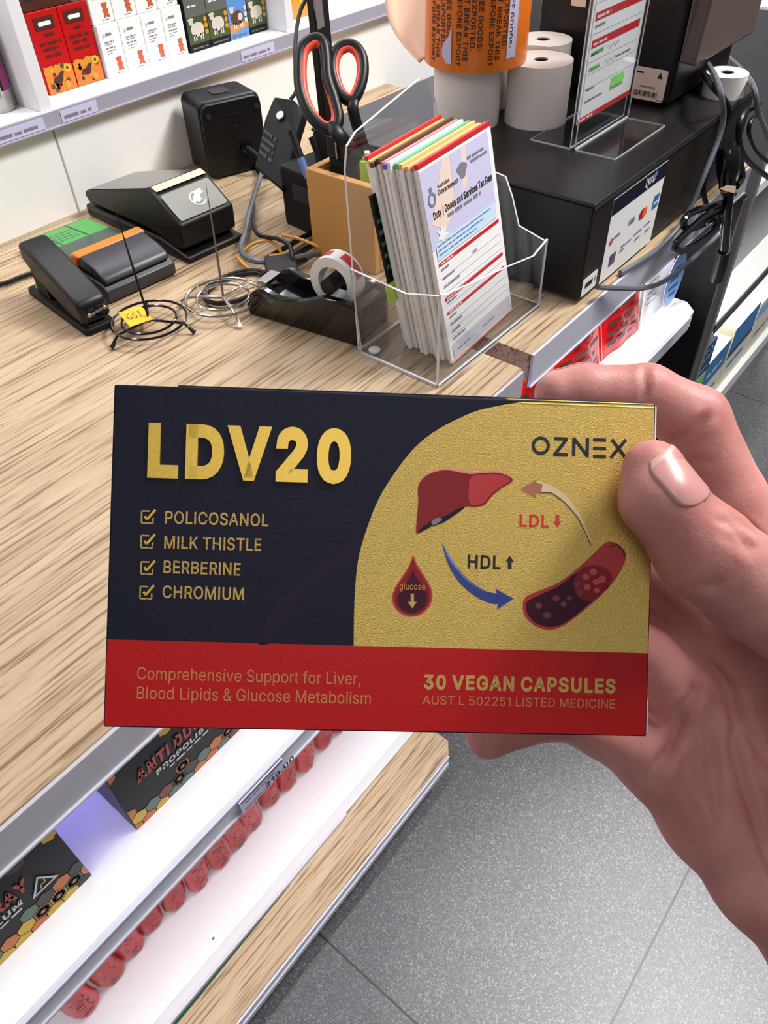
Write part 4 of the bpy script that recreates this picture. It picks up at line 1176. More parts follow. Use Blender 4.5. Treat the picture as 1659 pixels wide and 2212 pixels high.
for pts, dep, wid in CREASES:
    cp = np.array([(p.x, p.y) for p in catmull([Vector((a, b, 0)) for a, b in pts], 6)])
    dm = np.full(len(HV), 1e9); tm = np.zeros(len(HV))
    for j in range(len(cp) - 1):
        a, b = cp[j], cp[j + 1]; ab = b - a
        t = np.clip(((px_ - a[0]) * ab[0] + (py_ - a[1]) * ab[1]) / (ab @ ab + 1e-9), 0, 1)
        dist = np.hypot(px_ - a[0] - t * ab[0], py_ - a[1] - t * ab[1])
        up = dist < dm
        tm[up] = ((j + t) / (len(cp) - 1))[up]; dm[up] = dist[up]
    mm = dm / FPX * HV[:, 2]
    fade = np.clip(np.minimum(tm, 1 - tm) * 6, 0.15, 1)
    disp += np.where(facing, 1.35 * dep * fade * (np.exp(-(mm / wid) ** 2) - 0.35 * np.exp(-((mm - 2.2 * wid) / (1.2 * wid)) ** 2)), 0)
HV = HV - HN * disp[:, None]


def cam2world(P):
    return (P / 1000.0) @ RC + CAM

wv = cam2world(HV)
base = wv.mean(0)
me = bpy.data.meshes.new('person')
me.from_pydata((wv - base).tolist(), [], HF.tolist())
me.materials.append(M['skin'])
bm = bmesh.new(); bm.from_mesh(me); bmesh.ops.recalc_face_normals(bm, faces=bm.faces); bm.to_mesh(me); bm.free()
me.polygons.foreach_set('use_smooth', [True] * len(me.polygons)); me.update()
hand = bpy.data.objects.new('person', me); COL.objects.link(hand)
hand.location = base.tolist()
tag(hand, 'bare right hand gripping the navy, gold and red carton, thumb in front', 'person')


def nail(name, c_px, ax_px, side, length, width, parent, mat_, n_l=22, n_w=16, lift=0.22, tip=None):
    """a curved plate lying on the finger: c centre, ax the finger's axis towards the tip, side the direction the nail faces"""
    c = campt(*c_px); ax = campt(*ax_px) - c; ax /= np.linalg.norm(ax)
    nrm = np.array(side, float); nrm -= ax * (nrm @ ax); nrm /= np.linalg.norm(nrm)
    sd = np.cross(ax, nrm)
    vs = []; fs = []; idx = {}
    for i in range(n_l + 1):
        s = i / n_l * 2 - 1
        # rounded base, gently rounded tip
        wl = 1.0
        if s < -0.35:
            wl = math.sqrt(max(0.02, 1 - ((-s - .35) / .66) ** 2.4))
        if s > 0.55:
            wl = math.sqrt(max(0.25, 1 - ((s - .55) / .6) ** 2))
        for j in range(n_w + 1):
            w = (j / n_w * 2 - 1) * wl
            th = w * width
            o = c + ax * (s * length / 2)
            # wrap round the finger: aim from the axis at an angle
            d = nrm * math.cos(th) + sd * math.sin(th)
            lo_, hi_ = 0.0, 16.0
            for _ in range(22):
                m_ = (lo_ + hi_) / 2
                if sdf((o + d * m_)[None])[0] < 0:
                    lo_ = m_
                else:
                    hi_ = m_
            edge = 1 - abs(j / n_w * 2 - 1) ** 6
            vs.append(o + d * (lo_ + lift * (0.25 + 0.75 * edge) * (0.4 if s < -0.9 else 1)))
    for i in range(n_l):
        for j in range(n_w):
            a = i * (n_w + 1) + j
            fs.append((a, a + 1, a + n_w + 2, a + n_w + 1))
    P = cam2world(np.array(vs)) - base
    me = bpy.data.meshes.new(name); me.from_pydata(P.tolist(), [], fs)
    me.materials.append(M[mat_]); me.materials.append(M['nail_tip'])
    if tip:
        for q, f in enumerate(me.polygons):
            if (q // n_w) / n_l > tip:
                f.material_index = 1
    me.polygons.foreach_set('use_smooth', [True] * len(me.polygons)); me.update()
    o = bpy.data.objects.new(name, me); COL.objects.link(o); o.parent = parent
    md = o.modifiers.new('t', 'SOLIDIFY'); md.thickness = 0.0003; md.offset = 0
    return o

nail('fingernail', (1420, 1060, .1760), (1374, 1002, .1765), (0.30, -0.45, -0.64), 13.8, 0.84, hand, 'nail', tip=0.9)
nail('fingernail', (1240, 850, .2165), (1180, 851, .2165), (0.05, -0.86, 0.50), 11.0, 0.80, hand, 'nail', tip=0.85)

# ================================================================== ON THE COUNTER
def prof(mb, pts, x0, x1, mat):
    """side profile (y, z) extruded along x"""
    return mb.prism(pts, x0, x1, mat, lambda u, v, w: (w, u, v))

# ---- black display unit seen from behind, by the wall
dv = thing('customer_display', 'upright black box seen from its back, cable plugged in, against the white wall', 'device', (0.768, 0.934, CT), math.radians(-17.5))
MB().prism(rrect(-.048, .048, 0.0, .104, .012, 6), -.030, .033, 'black', lambda u, v, w: (u, w, v)).build('body', dv, smooth=30, bevel=0.004, seg=3)
MB().prism(rrect(-.046, .046, 0.002, .101, .012, 6), -.036, -.0302, 'black', lambda u, v, w: (u, w, v)).build('back_cover', dv, smooth=30, bevel=0.002, seg=2)
for x in (-.036, .038):
    MB().lathe([(.0036, -.0372), (.0036, -.0361)], 'grey_dark', (x, 0, .086), 16, 'y').build('screw', dv)
MB().rbox(-.014, .012, -.012, .014, .104, .1052, .006, 'grey_dark').build('top_button', dv, bevel=0.0004)
for k in range(3):
    MB().box(.020 + k * .004, .0222 + k * .004, -.002, .006, .1038, .1044, 'ink').build('vent_slot', dv)
MB().box(-.010, .014, -.0366, -.0361, .082, .0825, 'grey_dark').build('label_edge', dv)
MB().box(-.010, .014, -.0366, -.0361, .066, .0665, 'grey_dark').build('label_edge', dv)
pg = MB().lathe([(.008, -.044), (.008, -.0362)], 'black_gloss', (.012, 0, .036), 20, 'y')
pl = pg.build('plug', dv, smooth=True)
sr = MB()
p_ = [Vector((.012, -.043, .036)), Vector((.015, -.052, .033)), Vector((.021, -.060, .025)), Vector((.025, -.066, .016))]
sr.tube(catmull(p_, 5), .0045, 'black_matt', 10, rfun=lambda t: 1.0 - .35 * t + .12 * math.sin(t * 40))
sr.build('strain_relief', dv, smooth=True)
ft = MB().tube([(.040 + .021 * math.cos(a), -.062 + .019 * math.sin(a), .006) for a in [2 * PI * k / 28 for k in range(28)]], .0055, 'black', 8, True)
ft.box(.022, .048, -.046, -.030, 0.0, .010, 'black')
ft.build('foot_ring', dv, smooth=True)

# ---- payment terminal in its base, by the wall
ty = thing('payment_terminal', 'black payment terminal with grey end plate and white bird mark, lying in its base', 'card reader', (0.571, 0.854, CT), math.radians(-3.4))
prof(MB(), [(-.113, 0), (.113, 0), (.113, .016), (-.060, .018), (-.100, .010), (-.113, .008)], -.044, .044, 'black').build('base', ty, smooth=30, bevel=0.004, seg=3)
prof(MB(), [(-.106, .016), (-.108, .046), (-.064, .073), (-.052, .076), (.108, .034), (.112, .028), (.104, .018), (-.030, .022), (-.060, .0185), (-.090, .012)], -.041, .041, 'black').build('body', ty, smooth=30, bevel=0.004, seg=3)
ang = math.atan2(.073 - .046, -.064 + .108)
fr = frame((-.036, -.1045, .0492), (1, 0, 0), (0, math.cos(ang), math.sin(ang)))
pp = Plate(.0004)
pp.poly(rrect(0, .072, 0, .041, .004), 'grey_plate', 1)
# white bird in an open ring
rc = (.040, .020)
a_ = [(rc[0] + .0105 * math.cos(t), rc[1] + .0105 * math.sin(t)) for t in [math.radians(60 + 270 * k / 24) for k in range(25)]]
b_ = [(rc[0] + .0088 * math.cos(t), rc[1] + .0088 * math.sin(t)) for t in [math.radians(60 + 270 * k / 24) for k in range(25)]]
pp.poly(a_ + b_[::-1], 'white_ink', 2)
bird = [(.031, .016), (.034, .022), (.038, .0245), (.041, .0285), (.046, .031), (.053, .0315), (.049, .029), (.054, .029), (.049, .0265), (.0535, .0255), (.047, .0235), (.044, .021), (.044, .016), (.041, .0165), (.039, .0135), (.036, .0165)]
pp.poly(bird, 'white_ink', 2)
pp.build('end_plate', ty, fr)
sl = MB()
sl.hexa([(-.036, -.064, .0738), (.038, -.064, .0738), (.038, -.053, .0768), (-.036, -.053, .0768), (-.036, -.0655, .0748), (.038, -.0655, .0748), (.038, -.0545, .0778), (-.036, -.0545, .0778)], 'kraft')
sl.build('receipt_paper', ty)
a2 = math.atan2(.034 - .076, .108 + .052)
sc = Plate(.0004)
sc.rect(0, .076, 0, .155, 'black_gloss', 1)
sc.build('screen', ty, frame((-.038, -.048, .0752), (1, 0, 0), (0, math.cos(a2), math.sin(a2))))

# ---- second terminal: orange strip, green screen
og = thing('payment_terminal', 'black handheld terminal with orange strip and green screen, lying beside the stapler', 'card reader', (0.455, 0.838, CT), math.radians(-4.2))
prof(MB(), [(-.098, .002), (.10, .002), (.104, .010), (.103, .014), (-.020, .026), (-.092, .022), (-.100, .016)], -.046, .048, 'grey_dark').build('body', og, smooth=30, bevel=0.005, seg=3)
prof(MB(), [(-.098, .0225), (-.094, .030), (-.078, .037), (-.050, .042), (-.040, .041), (-.036, .027), (-.092, .0228)], -.043, .045, 'grey_dark').build('paper_cover', og, smooth=40, bevel=0.005, seg=3)
prof(MB(), [(-.052, .0425), (-.038, .0435), (-.030, .040), (-.030, .027), (-.044, .028)], -.045, .047, 'orange').build('release_strip', og, smooth=40, bevel=0.003, seg=3)
fr = frame((-.042, -.029, .0282), (1, 0, 0), (0, 1, -.098))
pp = Plate(.0005)
pp.rect(0, .086, 0, .062, 'green_dark', 1)
pp.rect(0, .086, .062, .124, 'green', 1)
for x in (.020, .056):
    pp.rect(x, x + .0018, .064, .122, 'green_dark', 2)
for i in range(4):
    squiggle(pp, .024, .052, .076 + i * .009, .0022, 'hex_teal', 2, 40 + i)
pp.build('screen', og, fr)

# ---- stapler
st = thing('stapler', 'black stapler with a green end pad, its jaw facing the yellow-tagged spike', 'stapler', (0.371, 0.774, CT), math.radians(-6.5))
MB().rbox(-.018, .018, -.070, .070, 0, .008, .006, 'black_matt').build('base', st, smooth=30, bevel=0.0015)
MB().rbox(-.011, .010, .050, .064, .008, .0094, .004, 'green_pad').build('end_pad', st, bevel=0.0004)
MB().box(-.010, .010, -.066, -.052, .008, .0095, 'steel').build('anvil', st, bevel=0.0004)
arm = MB()
prof(arm, [(-.066, .011), (-.069, .017), (-.067, .036), (-.058, .040), (-.030, .050), (.010, .063), (.040, .070), (.048, .069), (.050, .050), (.030, .036), (.0, .024), (-.04, .013)], -.017, .017, 'black')
arm.build('arm', st, smooth=30, bevel=0.005, seg=3)
MB().box(-.013, .013, -.0705, -.0692, .019, .031, 'black_gloss').build('jaw', st, bevel=0.0005)
jb = MB().tube([(-.009, -.0718, .024), (.010, -.0718, .026)], .0014, 'chrome', 8)
jb.sphere((-.009, -.0718, .024), .0024, 'chrome', 8); jb.sphere((.010, -.0718, .026), .0024, 'chrome', 8)
jb.build('staple_bar', st, smooth=True)
MB().box(-.012, .012, .020, .050, .008, .046, 'black_matt').build('hinge', st, bevel=0.001)

# ---- receipt spikes
def spike(c, rings, wire, rod, tilt, top, feet, rot, label, rw, kind):
    t = thing('receipt_spike', label, 'spike', (c[0], c[1], CT), rot, 'receipt spikes on the counter')
    for r in rings:
        MB().tube([(r * math.cos(2 * PI * k / 40), r * math.sin(2 * PI * k / 40), .013) for k in range(40)], rw, wire, 8, True).build('ring', t, smooth=True)
    MB().tube([(0, 0, .010), (tilt[0] * .5, tilt[1] * .5, top * .5), (tilt[0], tilt[1], top)], .0013, rod, 8, rfun=lambda q: 1 if q < .9 else max(.15, (1 - q) * 10)).build('spike_rod', t, smooth=True)
    for k in range(3):
        a = 2 * PI * k / 3
        R = rings[0]
        e = (math.cos(a), math.sin(a))
        MB().tube([(0, 0, .0125), (R * e[0], R * e[1], .0125), ((R + .007) * e[0], (R + .007) * e[1], .006)], rw, wire, 8).build('leg', t, smooth=True)
        MB().tube([((R + .005) * e[0], (R + .005) * e[1], .0078), ((R + .0085) * e[0], (R + .0085) * e[1], .004), ((R + .011) * e[0], (R + .011) * e[1], .0022)], .0022, feet, 8, rfun=lambda q: .8 + .4 * q).build('foot', t, smooth=True)
    return t
b0 = on_z(322, 690, CT + .013); e0 = on_z(420, 722)
sb = spike(b0, (.040, .029), 'black_gloss', 'black_matt', (-.006, .004), .136, 'black_matt', math.atan2(e0.y - b0.y, e0.x - b0.x), 'black wire receipt spike with a yellow GST tag on its base rings', .0014, 0)
s0 = on_z(482, 641, CT + .013); e0 = on_z(523, 715)
ss = spike(s0, (.042, .029), 'chrome', 'rod', (-.004, .006), .136, 'white2', math.atan2(e0.y - s0.y, e0.x - s0.x), 'shiny chrome receipt spike with a white foot, beside the tape dispenser', .0018, 1)
# the yellow tag hangs on the black spike's rings
q = [on_z(x, y, CT + .0165) for x, y in ((251, 678), (281, 707), (331, 690), (291, 660))]
gt = Plate(.0002)
fr = frame(q[1] , (q[2] - q[1]), (q[0] - q[1]))
wq = (q[2] - q[1]).length; hq = (q[0] - q[1]).length
tg = MB().box(0, wq, 0, hq, 0, .0006, 'yellow_tag')
tg.v = [tuple(fr(*p) - Vector((b0.x, b0.y, CT))) for p in tg.v]
ti = Matrix.Rotation(-sb.rotation_euler.z, 4, 'Z')
tg.v = [tuple(ti @ Vector(p)) for p in tg.v]
tago = tg.build('paper_tag', sb, bevel=.0002)
def hand_gst(x0, y0, w, h):
    gt.line([(x0 + .26 * w, y0 + .95 * h), (x0 + .08 * w, y0 + .9 * h), (x0, y0 + .5 * h), (x0 + .1 * w, y0 + .15 * h), (x0 + .25 * w, y0 + .3 * h), (x0 + .25 * w, y0 + .5 * h), (x0 + .14 * w, y0 + .5 * h)], .0007, 'ink', 1)
    gt.line([(x0 + .60 * w, y0 + .85 * h), (x0 + .48 * w, y0 + .9 * h), (x0 + .42 * w, y0 + .7 * h), (x0 + .58 * w, y0 + .42 * h), (x0 + .54 * w, y0 + .15 * h), (x0 + .40 * w, y0 + .15 * h)], .0007, 'ink', 1)
    gt.line([(x0 + .70 * w, y0 + .9 * h), (x0 + .98 * w, y0 + .92 * h)], .0007, 'ink', 1)
    gt.line([(x0 + .84 * w, y0 + .9 * h), (x0 + .84 * w, y0 + .12 * h)], .0007, 'ink', 1)
hand_gst(wq * .18, hq * .30, wq * .62, hq * .45)
gt.build('handwriting', tago, lambda a, b, h: ti @ (fr(a, b, h + .0007) - Vector((b0.x, b0.y, CT))))

# ---- tape dispenser
td = thing('tape_dispenser', 'black tape dispenser holding a white and red roll of clear tape', 'tape dispenser', (0.5245, 0.5330, CT), math.radians(9))
sh_ = [(-.072, 0), (.072, 0), (.074, .012), (.062, .030), (.052, .036), (.030, .030), (.000, .034), (-.030, .046), (-.058, .046), (-.070, .043), (-.074, .036)]
for x0, x1 in ((-.030, -.020), (.020, .030)):
    prof(MB(), sh_, x0, x1, 'black_gloss').build('side_wall', td, smooth=30, bevel=0.002, seg=3)
prof(MB(), [(-.070, .001), (.070, .001), (.070, .014), (.045, .020), (.010, .012), (-.060, .014)], -.0198, .0198, 'black_gloss').build('base', td, bevel=0.001)
prof(MB(), [(-.0735, .014), (-.066, .014), (-.062, .042), (-.072, .040)], -.0198, .0198, 'black_gloss').build('end_wall', td, bevel=0.001)
MB().box(-.013, .013, .0545, .068, .030, .0345, 'steel').build('cutter', td, bevel=0.0004)
MB().prism([(.030, .0355), (.034, .0335), (.026, .0305), (.0, .035), (-.002, .037)], -.0305, -.0301, 'green_edge', lambda u, v, w: (w, u, v)).build('tape_strip', td)
roll = MB()
cx_, cz_ = -.030, .053
ring_o, ring_i = .0275, .0175
roll.lathe([(ring_i, -.010), (ring_o, -.010), (ring_o, .010), (ring_i, .010), (ring_i, -.010)], 'paper', (0, cx_, cz_), 44, 'x', caps=False)
ro = roll.build('tape_roll', td, smooth=30)
bd = MB()
for a0, a1, k in ((15, 75, 'red'), (100, 150, 'cell')):
    pts0 = [math.radians(a0 + (a1 - a0) * j / 12) for j in range(13)]
    vs = [(x, cx_ + (ring_o + .0002) * -math.cos(t), cz_ + (ring_o + .0002) * math.sin(t)) for t in pts0 for x in (-.004, .007)]
    bd.add(vs, [(2 * j, 2 * j + 1, 2 * j + 3, 2 * j + 2) for j in range(12)], k)
bd.build('printed_band', ro, smooth=True)
MB().lathe([(.0085, -.0195), (.0085, .0195)], 'black', (0, cx_, cz_), 20, 'x').build('hub', td, smooth=30)

# ---- pen holder and what stands in it
PX0, PX1, PY0, PY1, PH = 0.634, 0.704, 0.541, 0.641, 0.103
ph = thing('pen_holder', 'pale wooden box holding scissors, pens and a highlighter', 'pen holder', (0.669, 0.591, CT))
for nm, b in (('side_panel', (-.035, -.025, -.05, .05)), ('side_panel', (.025, .035, -.05, .05)), ('end_panel', (-.025, .025, -.05, -.04)), ('end_panel', (-.025, .025, .04, .05))):
    MB().box(b[0], b[1], b[2], b[3], 0, PH, 'plywood').build(nm, ph, bevel=0.0015)
MB().box(-.025, .025, -.04, .04, 0, .008, 'plywood').build('bottom', ph)

# scissors: two handles seen flat on, blades down in the holder
DS = depth_of(Vector((0.655, 0.60, CT + .17)))
def loop_pts(px, d=DS):
    return [at_d(x, y, d) for x, y in px]
sx = thing('scissors', 'large scissors with black and red-orange handles standing in the wooden holder', 'scissors', (0.66, 0.59, CT + .02))
def rel(pts, t):
    return [Vector(p) - Vector(t.location) for p in pts]
big_o = [(678, 84), (652, 105), (646, 150), (650, 200), (668, 245), (697, 276), (722, 278), (731, 255), (722, 215), (708, 170), (704, 120), (697, 92)]
small_o = [(750, 96), (728, 108), (718, 140), (723, 175), (738, 207), (760, 218), (776, 195), (785, 160), (783, 125), (770, 103)]
MB().tube(rel(loop_pts(big_o), sx), .0062, 'black', 12, True, 5).build('handle', sx, smooth=True, label='black and red large handle loop')
cb = (693, 185); ins = [(cb[0] + (x - cb[0]) * .84, cb[1] + (y - cb[1]) * .92) for x, y in big_o]
MB().tube(rel(loop_pts(ins), sx), .0048, 'scissor_red', 10, True, 5).build('handle_lining', sx, smooth=True)
MB().tube(rel(loop_pts(small_o, DS + .004), sx), .0058, 'black', 12, True, 5).build('handle', sx, smooth=True)
cb = (752, 158); ins = [(cb[0] + (x - cb[0]) * .82, cb[1] + (y - cb[1]) * .88) for x, y in small_o]
MB().tube(rel(loop_pts(ins, DS + .004), sx), .0045, 'scissor_red', 10, True, 5).build('handle_lining', sx, smooth=True)
bl_a = [at_d(718, 268, DS), at_d(738, 300, DS), Vector((.668, .588, CT + .115))]
MB().tube(rel(bl_a, sx), .0085, 'black', 10, False, 5, flat=.6).build('shank', sx, smooth=True)
bl_b = [at_d(764, 214, DS + .004), at_d(764, 245, DS + .004), Vector((.676, .583, CT + .115))]
MB().tube(rel(bl_b, sx), .0062, 'black', 10, False, 5, flat=.6).build('shank', sx, smooth=True)
for p, s in (((.668, .588), -1), ((.676, .583), 1)):
    a = Vector((p[0], p[1], CT + .12)) - Vector(sx.location); b = Vector((.664, .60, CT + .012)) - Vector(sx.location)
    MB().hexa([b + Vector((-.001, -.0015, 0)), b + Vector((.001, -.0015, 0)), b + Vector((.001, .0015, 0)), b + Vector((-.001, .0015, 0)), a + Vector((-.0012, -.007, 0)), a + Vector((.0012, -.007, 0)), a + Vector((.0012, .007, 0)), a + Vector((-.0012, .007, 0))], 'steel').build('blade', sx, bevel=.0003)

def stick(name, label, cat, top, bot, r, segs, group=None):
    """pen-like thing: segs = (part, from, to, radius factor, material)"""
    t = thing(name, label, cat, bot, 0, group)
    top, bot = Vector(top), Vector(bot); d = top - bot
    for nm, f0, f1, k, m_ in segs:
        MB().tube([d * f0, d * ((f0 + f1) / 2), d * f1], r * k, m_, 12).build(nm, t, smooth=35)
    return t
stick('pen', 'dark ballpoint pen with a pale blue grip leaning out of the wooden holder', 'pen', at_d(628, 282, .90), (.655, .630, CT + .012), .0042, (('barrel', 0, .58, 1, 'black'), ('grip', .58, .76, 1.05, 'blue_ink_light'), ('cap', .76, 1.0, 1.1, 'black')))
stick('pen', 'slim black pen with a silver band leaning behind the pale blue pen', 'pen', at_d(672, 296, .91), (.680, .622, CT + .012), .0034, (('barrel', 0, .55, 1, 'black_gloss'), ('band', .55, .58, 1.12, 'steel'), ('cap', .58, 1.0, 1.08, 'black_gloss')))
mk = thing('marker', 'thick black marker standing upright in the wooden holder', 'marker', (.667, .6115, CT + .012), math.radians(4))
MB().rbox(-.011, .011, -.013, .013, 0, .100, .004, 'black_matt').build('barrel', mk, smooth=30, bevel=.001)
MB().rbox(-.012, .012, -.014, .014, .1005, .124, .004, 'black').build('cap', mk, smooth=30, bevel=.001)
MB().tube([(-.0135, -.003, .102), (-.0145, -.003, .110), (-.0135, -.003, .123)], .0014, 'steel', 8).build('clip', mk, smooth=True)
hl = thing('highlighter', 'lime yellow highlighter sunk in the wooden holder with a white tip', 'highlighter', (.664, .572, CT + .012), math.radians(20))
MB().rbox(-.009, .009, -.007, .007, 0, .106, .003, 'lime').build('barrel', hl, smooth=30, bevel=.001)
MB().tube([(0, 0, .1065), (0, 0, .114)], .0035, 'white2', 10).build('tip', hl, smooth=30)

# ---- black pouch with a pressed stud, and a box, behind the holder
pc = thing('pouch', 'flat black pouch with a silver press stud leaning behind the wooden holder', 'pouch', (0.63, 0.70, CT))
po = [at_d(x, y, d) for x, y, d in ((549, 361, .985), (609, 412, .965), (640, 285, .96), (652, 246, .96), (634, 214, .96), (592, 208, .98), (585, 222, .98), (571, 257, .98))]
nrm = (po[1] - po[0]).cross(po[5] - po[0]).normalized()
if nrm.dot(Vector(CAM) - po[0]) < 0:
    nrm = -nrm
mb = MB(); n_ = len(po); L_ = Vector(pc.location)
mb.add([p - L_ for p in po] + [p - L_ - nrm * .016 for p in po], [tuple(range(n_)), tuple(range(2 * n_ - 1, n_ - 1, -1))] + [(i, n_ + i, n_ + (i + 1) % n_, (i + 1) % n_) for i in range(n_)], 'black_matt')
mb.build('pouch_body', pc, bevel=.003, seg=3)
sp_ = at_d(607, 251, .9695); 
su = (po[3] - po[7]).normalized(); sv = nrm.cross(su)
sd_ = MB(); ring_ = [sp_ - L_ + nrm * .003 + (su * math.cos(2 * PI * k / 20) + sv * math.sin(2 * PI * k / 20)) * .0058 for k in range(20)]
sd_.add(ring_ + [p - nrm * .003 for p in ring_], [tuple(range(20))] + [(i, 20 + i, 20 + (i + 1) % 20, (i + 1) % 20) for i in range(20)], 'steel')
sd_.build('press_stud', pc, bevel=.0008)
ep = Plate(.0003)
for i in range(4):
    squiggle(ep, .004, .030, .020 + i * .009, .005, 'grey_dark', 1, 60 + i)
ep.build('worn_print', pc, lambda a, b, h: (po[0] - L_) + (po[1] - po[0]).normalized() * a + (po[7] - po[0]).normalized() * b + nrm * (h + .001))

bx = thing('black_case', 'low black case standing between the pouch and the wooden holder', 'case', (0.700, 0.690, CT), math.radians(-6))
MB().rbox(-.030, .030, -.030, .036, 0, .076, .005, 'black_matt').build('case_body', bx, bevel=.003)
MB().box(-.0318, -.0305, -.022, .010, .040, .060, 'grey_dark').build('label_plate', bx)

ar = thing('monitor_arm', 'leaning black arm with a grey edge rising behind the scissors', 'stand', (0.80, 0.745, CT))
a0_, a1_ = Vector((0, 0, 0)), on_y(688, -60, .72) - Vector((0.80, 0.745, CT))
d_ = Vector((.017, .004, 0)); e_ = Vector((0, .012, 0))
MB().hexa([a0_ - d_, a0_ + d_, a0_ + d_ + e_, a0_ - d_ + e_, a1_ - d_, a1_ + d_, a1_ + d_ + e_, a1_ - d_ + e_], 'black_matt').build('arm_bar', ar, bevel=.002)
MB().hexa([a0_ - d_ * 1.2 + Vector((0, -.003, .12)), a0_ - d_ * .2 + Vector((0, -.003, .12)), a0_ - d_ * .2 + Vector((0, -.0005, .12)), a0_ - d_ * 1.2 + Vector((0, -.0005, .12)), a1_ - d_ * 1.2 + Vector((0, -.003, 0)), a1_ - d_ * .2 + Vector((0, -.003, 0)), a1_ - d_ * .2 + Vector((0, -.0005, 0)), a1_ - d_ * 1.2 + Vector((0, -.0005, 0))], 'grey_mid').build('edge_strip', ar)  # grey strip stands for the highlight on the arm's lighter face
MB().rbox(-.04, .04, -.03, .04, -.0, .008, .006, 'black_matt').build('foot', ar, bevel=.001)
cb_ = MB().tube([at_d(672, -20, .98), at_d(650, 20, .985), at_d(640, 70, .99), at_d(637, 130, .995), at_d(641, 190, 1.0), at_d(628, 214, 1.0)], .0026, 'black', 8, False, 6)
tag(cb_.build('cable', smooth=True), 'thin black cable bowing down past the scissors to the pouch', 'cable')

# ---- cables on the counter
def cable(label, pts, r, m_, group='cables on the counter', flat=None):
    o = MB().tube(pts, r, m_, 8, False, 8).build('cable', smooth=True)
    return tag(o, label, 'cable', group)
def zc(x, y, z=.004):
    return on_z(x, y, CT + z)
dvp = dv.matrix_basis @ Vector((.025, -.066, .016))
cable('thick black cable looping from the upright box across the counter to the wooden holder', [dvp, on_z(541, 450, CT + .012), zc(530, 500, .012), zc(520, 540, .010), zc(545, 562, .014), zc(600, 565, .012), zc(660, 552, .012), zc(690, 548, .006)], .0036, 'cable_grey')
cable('black cable arching from the upright box foot behind the looping cable', [zc(548, 440, .006), zc(546, 480, .010), zc(560, 508, .020), zc(600, 516, .026), zc(625, 530, .024), zc(632, 555, .020), zc(640, 575, .012)], .0028, 'black')
cable('orange-yellow wire arching over the black cables by the payment terminal', [zc(524, 546, .008), zc(545, 528, .016), zc(575, 520, .020), zc(598, 530, .016), zc(610, 552, .006)], .0020, 'cable_yellow')
cable('short yellow wire end showing beside the wooden holder', [zc(610, 508, .012), zc(640, 514, .014), zc(672, 526, .012), zc(690, 534, .010)], .0020, 'cable_yellow')
cable('short yellow wire between the chrome spike and the payment terminal', [zc(512, 552, .006), zc(522, 566, .010), zc(540, 582, .006)], .0020, 'cable_yellow')
cz_ = on_z(512, 622, CT + .0035)
coil = [cz_ + Vector((.040 * math.cos(a) * (1 + .01 * a), .026 * math.sin(a) * (1 + .012 * a), .0003 * a)) for a in [k * .35 for k in range(36)]]
cable('black cable wound in a loose coil under the chrome spike', coil, .0026, 'black')
cable('black cable running from behind the stapler off along the counter', [zc(75, 588), zc(40, 600), zc(0, 614), zc(-80, 625)], .0028, 'black')
for i, (p, q) in enumerate((((575, 560), (680, 500)), ((590, 585), (690, 520)), ((560, 600), (660, 560)))):
    a, b = zc(*p, .004 + i * .002), zc(*q, .004 + i * .002)
    cable(('glossy black lead nearest the payment terminal, running to the wooden holder', 'glossy black lead between two others, running to the wooden holder', 'glossy black lead nearest the tape dispenser, running to the wooden holder')[i], [a, a.lerp(b, .4) + Vector((.008, -.004, .004)), b], .0034, 'black_gloss')
ad = thing('power_adapter', 'black plug-in adapter with gilt contacts lying behind the tape dispenser', 'adapter', zc(612, 605, 0), math.radians(52))
MB().rbox(-.040, .030, -.018, .018, 0, .018, .004, 'black').build('adapter_body', ad, bevel=.0015)
MB().box(.0305, .046, -.010, .010, .005, .012, 'amber').build('contacts', ad, bevel=.0005)

# ---- leaflet holder of clear acrylic
AX0, AX1, AY0, AY1 = 0.497, 0.690, 0.349, 0.452
ac = thing('leaflet_holder', 'clear acrylic holder full of tax forms at the counter corner', 'holder', (0.59, 0.40, CT))
L_ = Vector(ac.location)
def acr(name, pts, th, nrm_, edge=True):
    pts = [Vector(p) for p in pts]; n = len(pts); nv = Vector(nrm_) * th
    mb = MB()
    vs = [tuple(p) for p in pts] + [tuple(p + nv) for p in pts]
    mb.add(vs, [tuple(range(n)), tuple(range(2 * n - 1, n - 1, -1))], 'clear')
    mb.add(vs, [(i, n + i, n + (i + 1) % n, (i + 1) % n) for i in range(n)], 'clear_edge')
    return mb.build(name, ac)
r0 = lambda x, y, z: (x - L_.x, y - L_.y, z)
acr('base_plate', [r0(a, b, 0) for a, b in rrect(AX0, AX1, AY0 - .002, AY1, .010)], .0024, (0, 0, 1))
acr('front_lip', [r0(AX0, AY0, .0026), r0(AX1 - .004, AY0, .0026), r0(AX1 - .004, AY0, .078), r0(AX1 - .03, AY0, .070), r0(AX0 + .11, AY0, .080), r0(AX0 + .012, AY0, .096), r0(AX0, AY0, .100)], .0024, (0, 1, 0))
acr('side_wall', [r0(AX0, AY0 + .003, .0026), r0(AX0, AY1 - .004, .0026), r0(AX0, AY1 + .004, .092), r0(AX0, AY0 + .04, .088), r0(AX0, AY0 + .003, .098)], .0024, (1, 0, 0))
acr('side_wall', [r0(AX1 - .003, AY0 + .003, .0026), r0(AX1 - .003, AY1 - .004, .0026), r0(AX1 - .003, AY1 + .006, .135), r0(AX1 - .003, AY1 - .045, .128), r0(AX1 - .003, AY1 - .055, .110), r0(AX1 - .003, AY1 - .066, .082), r0(AX1 - .003, AY0 + .003, .074)], .0024, (1, 0, 0))
yb = lambda z: AY1 + .030 * z / .19
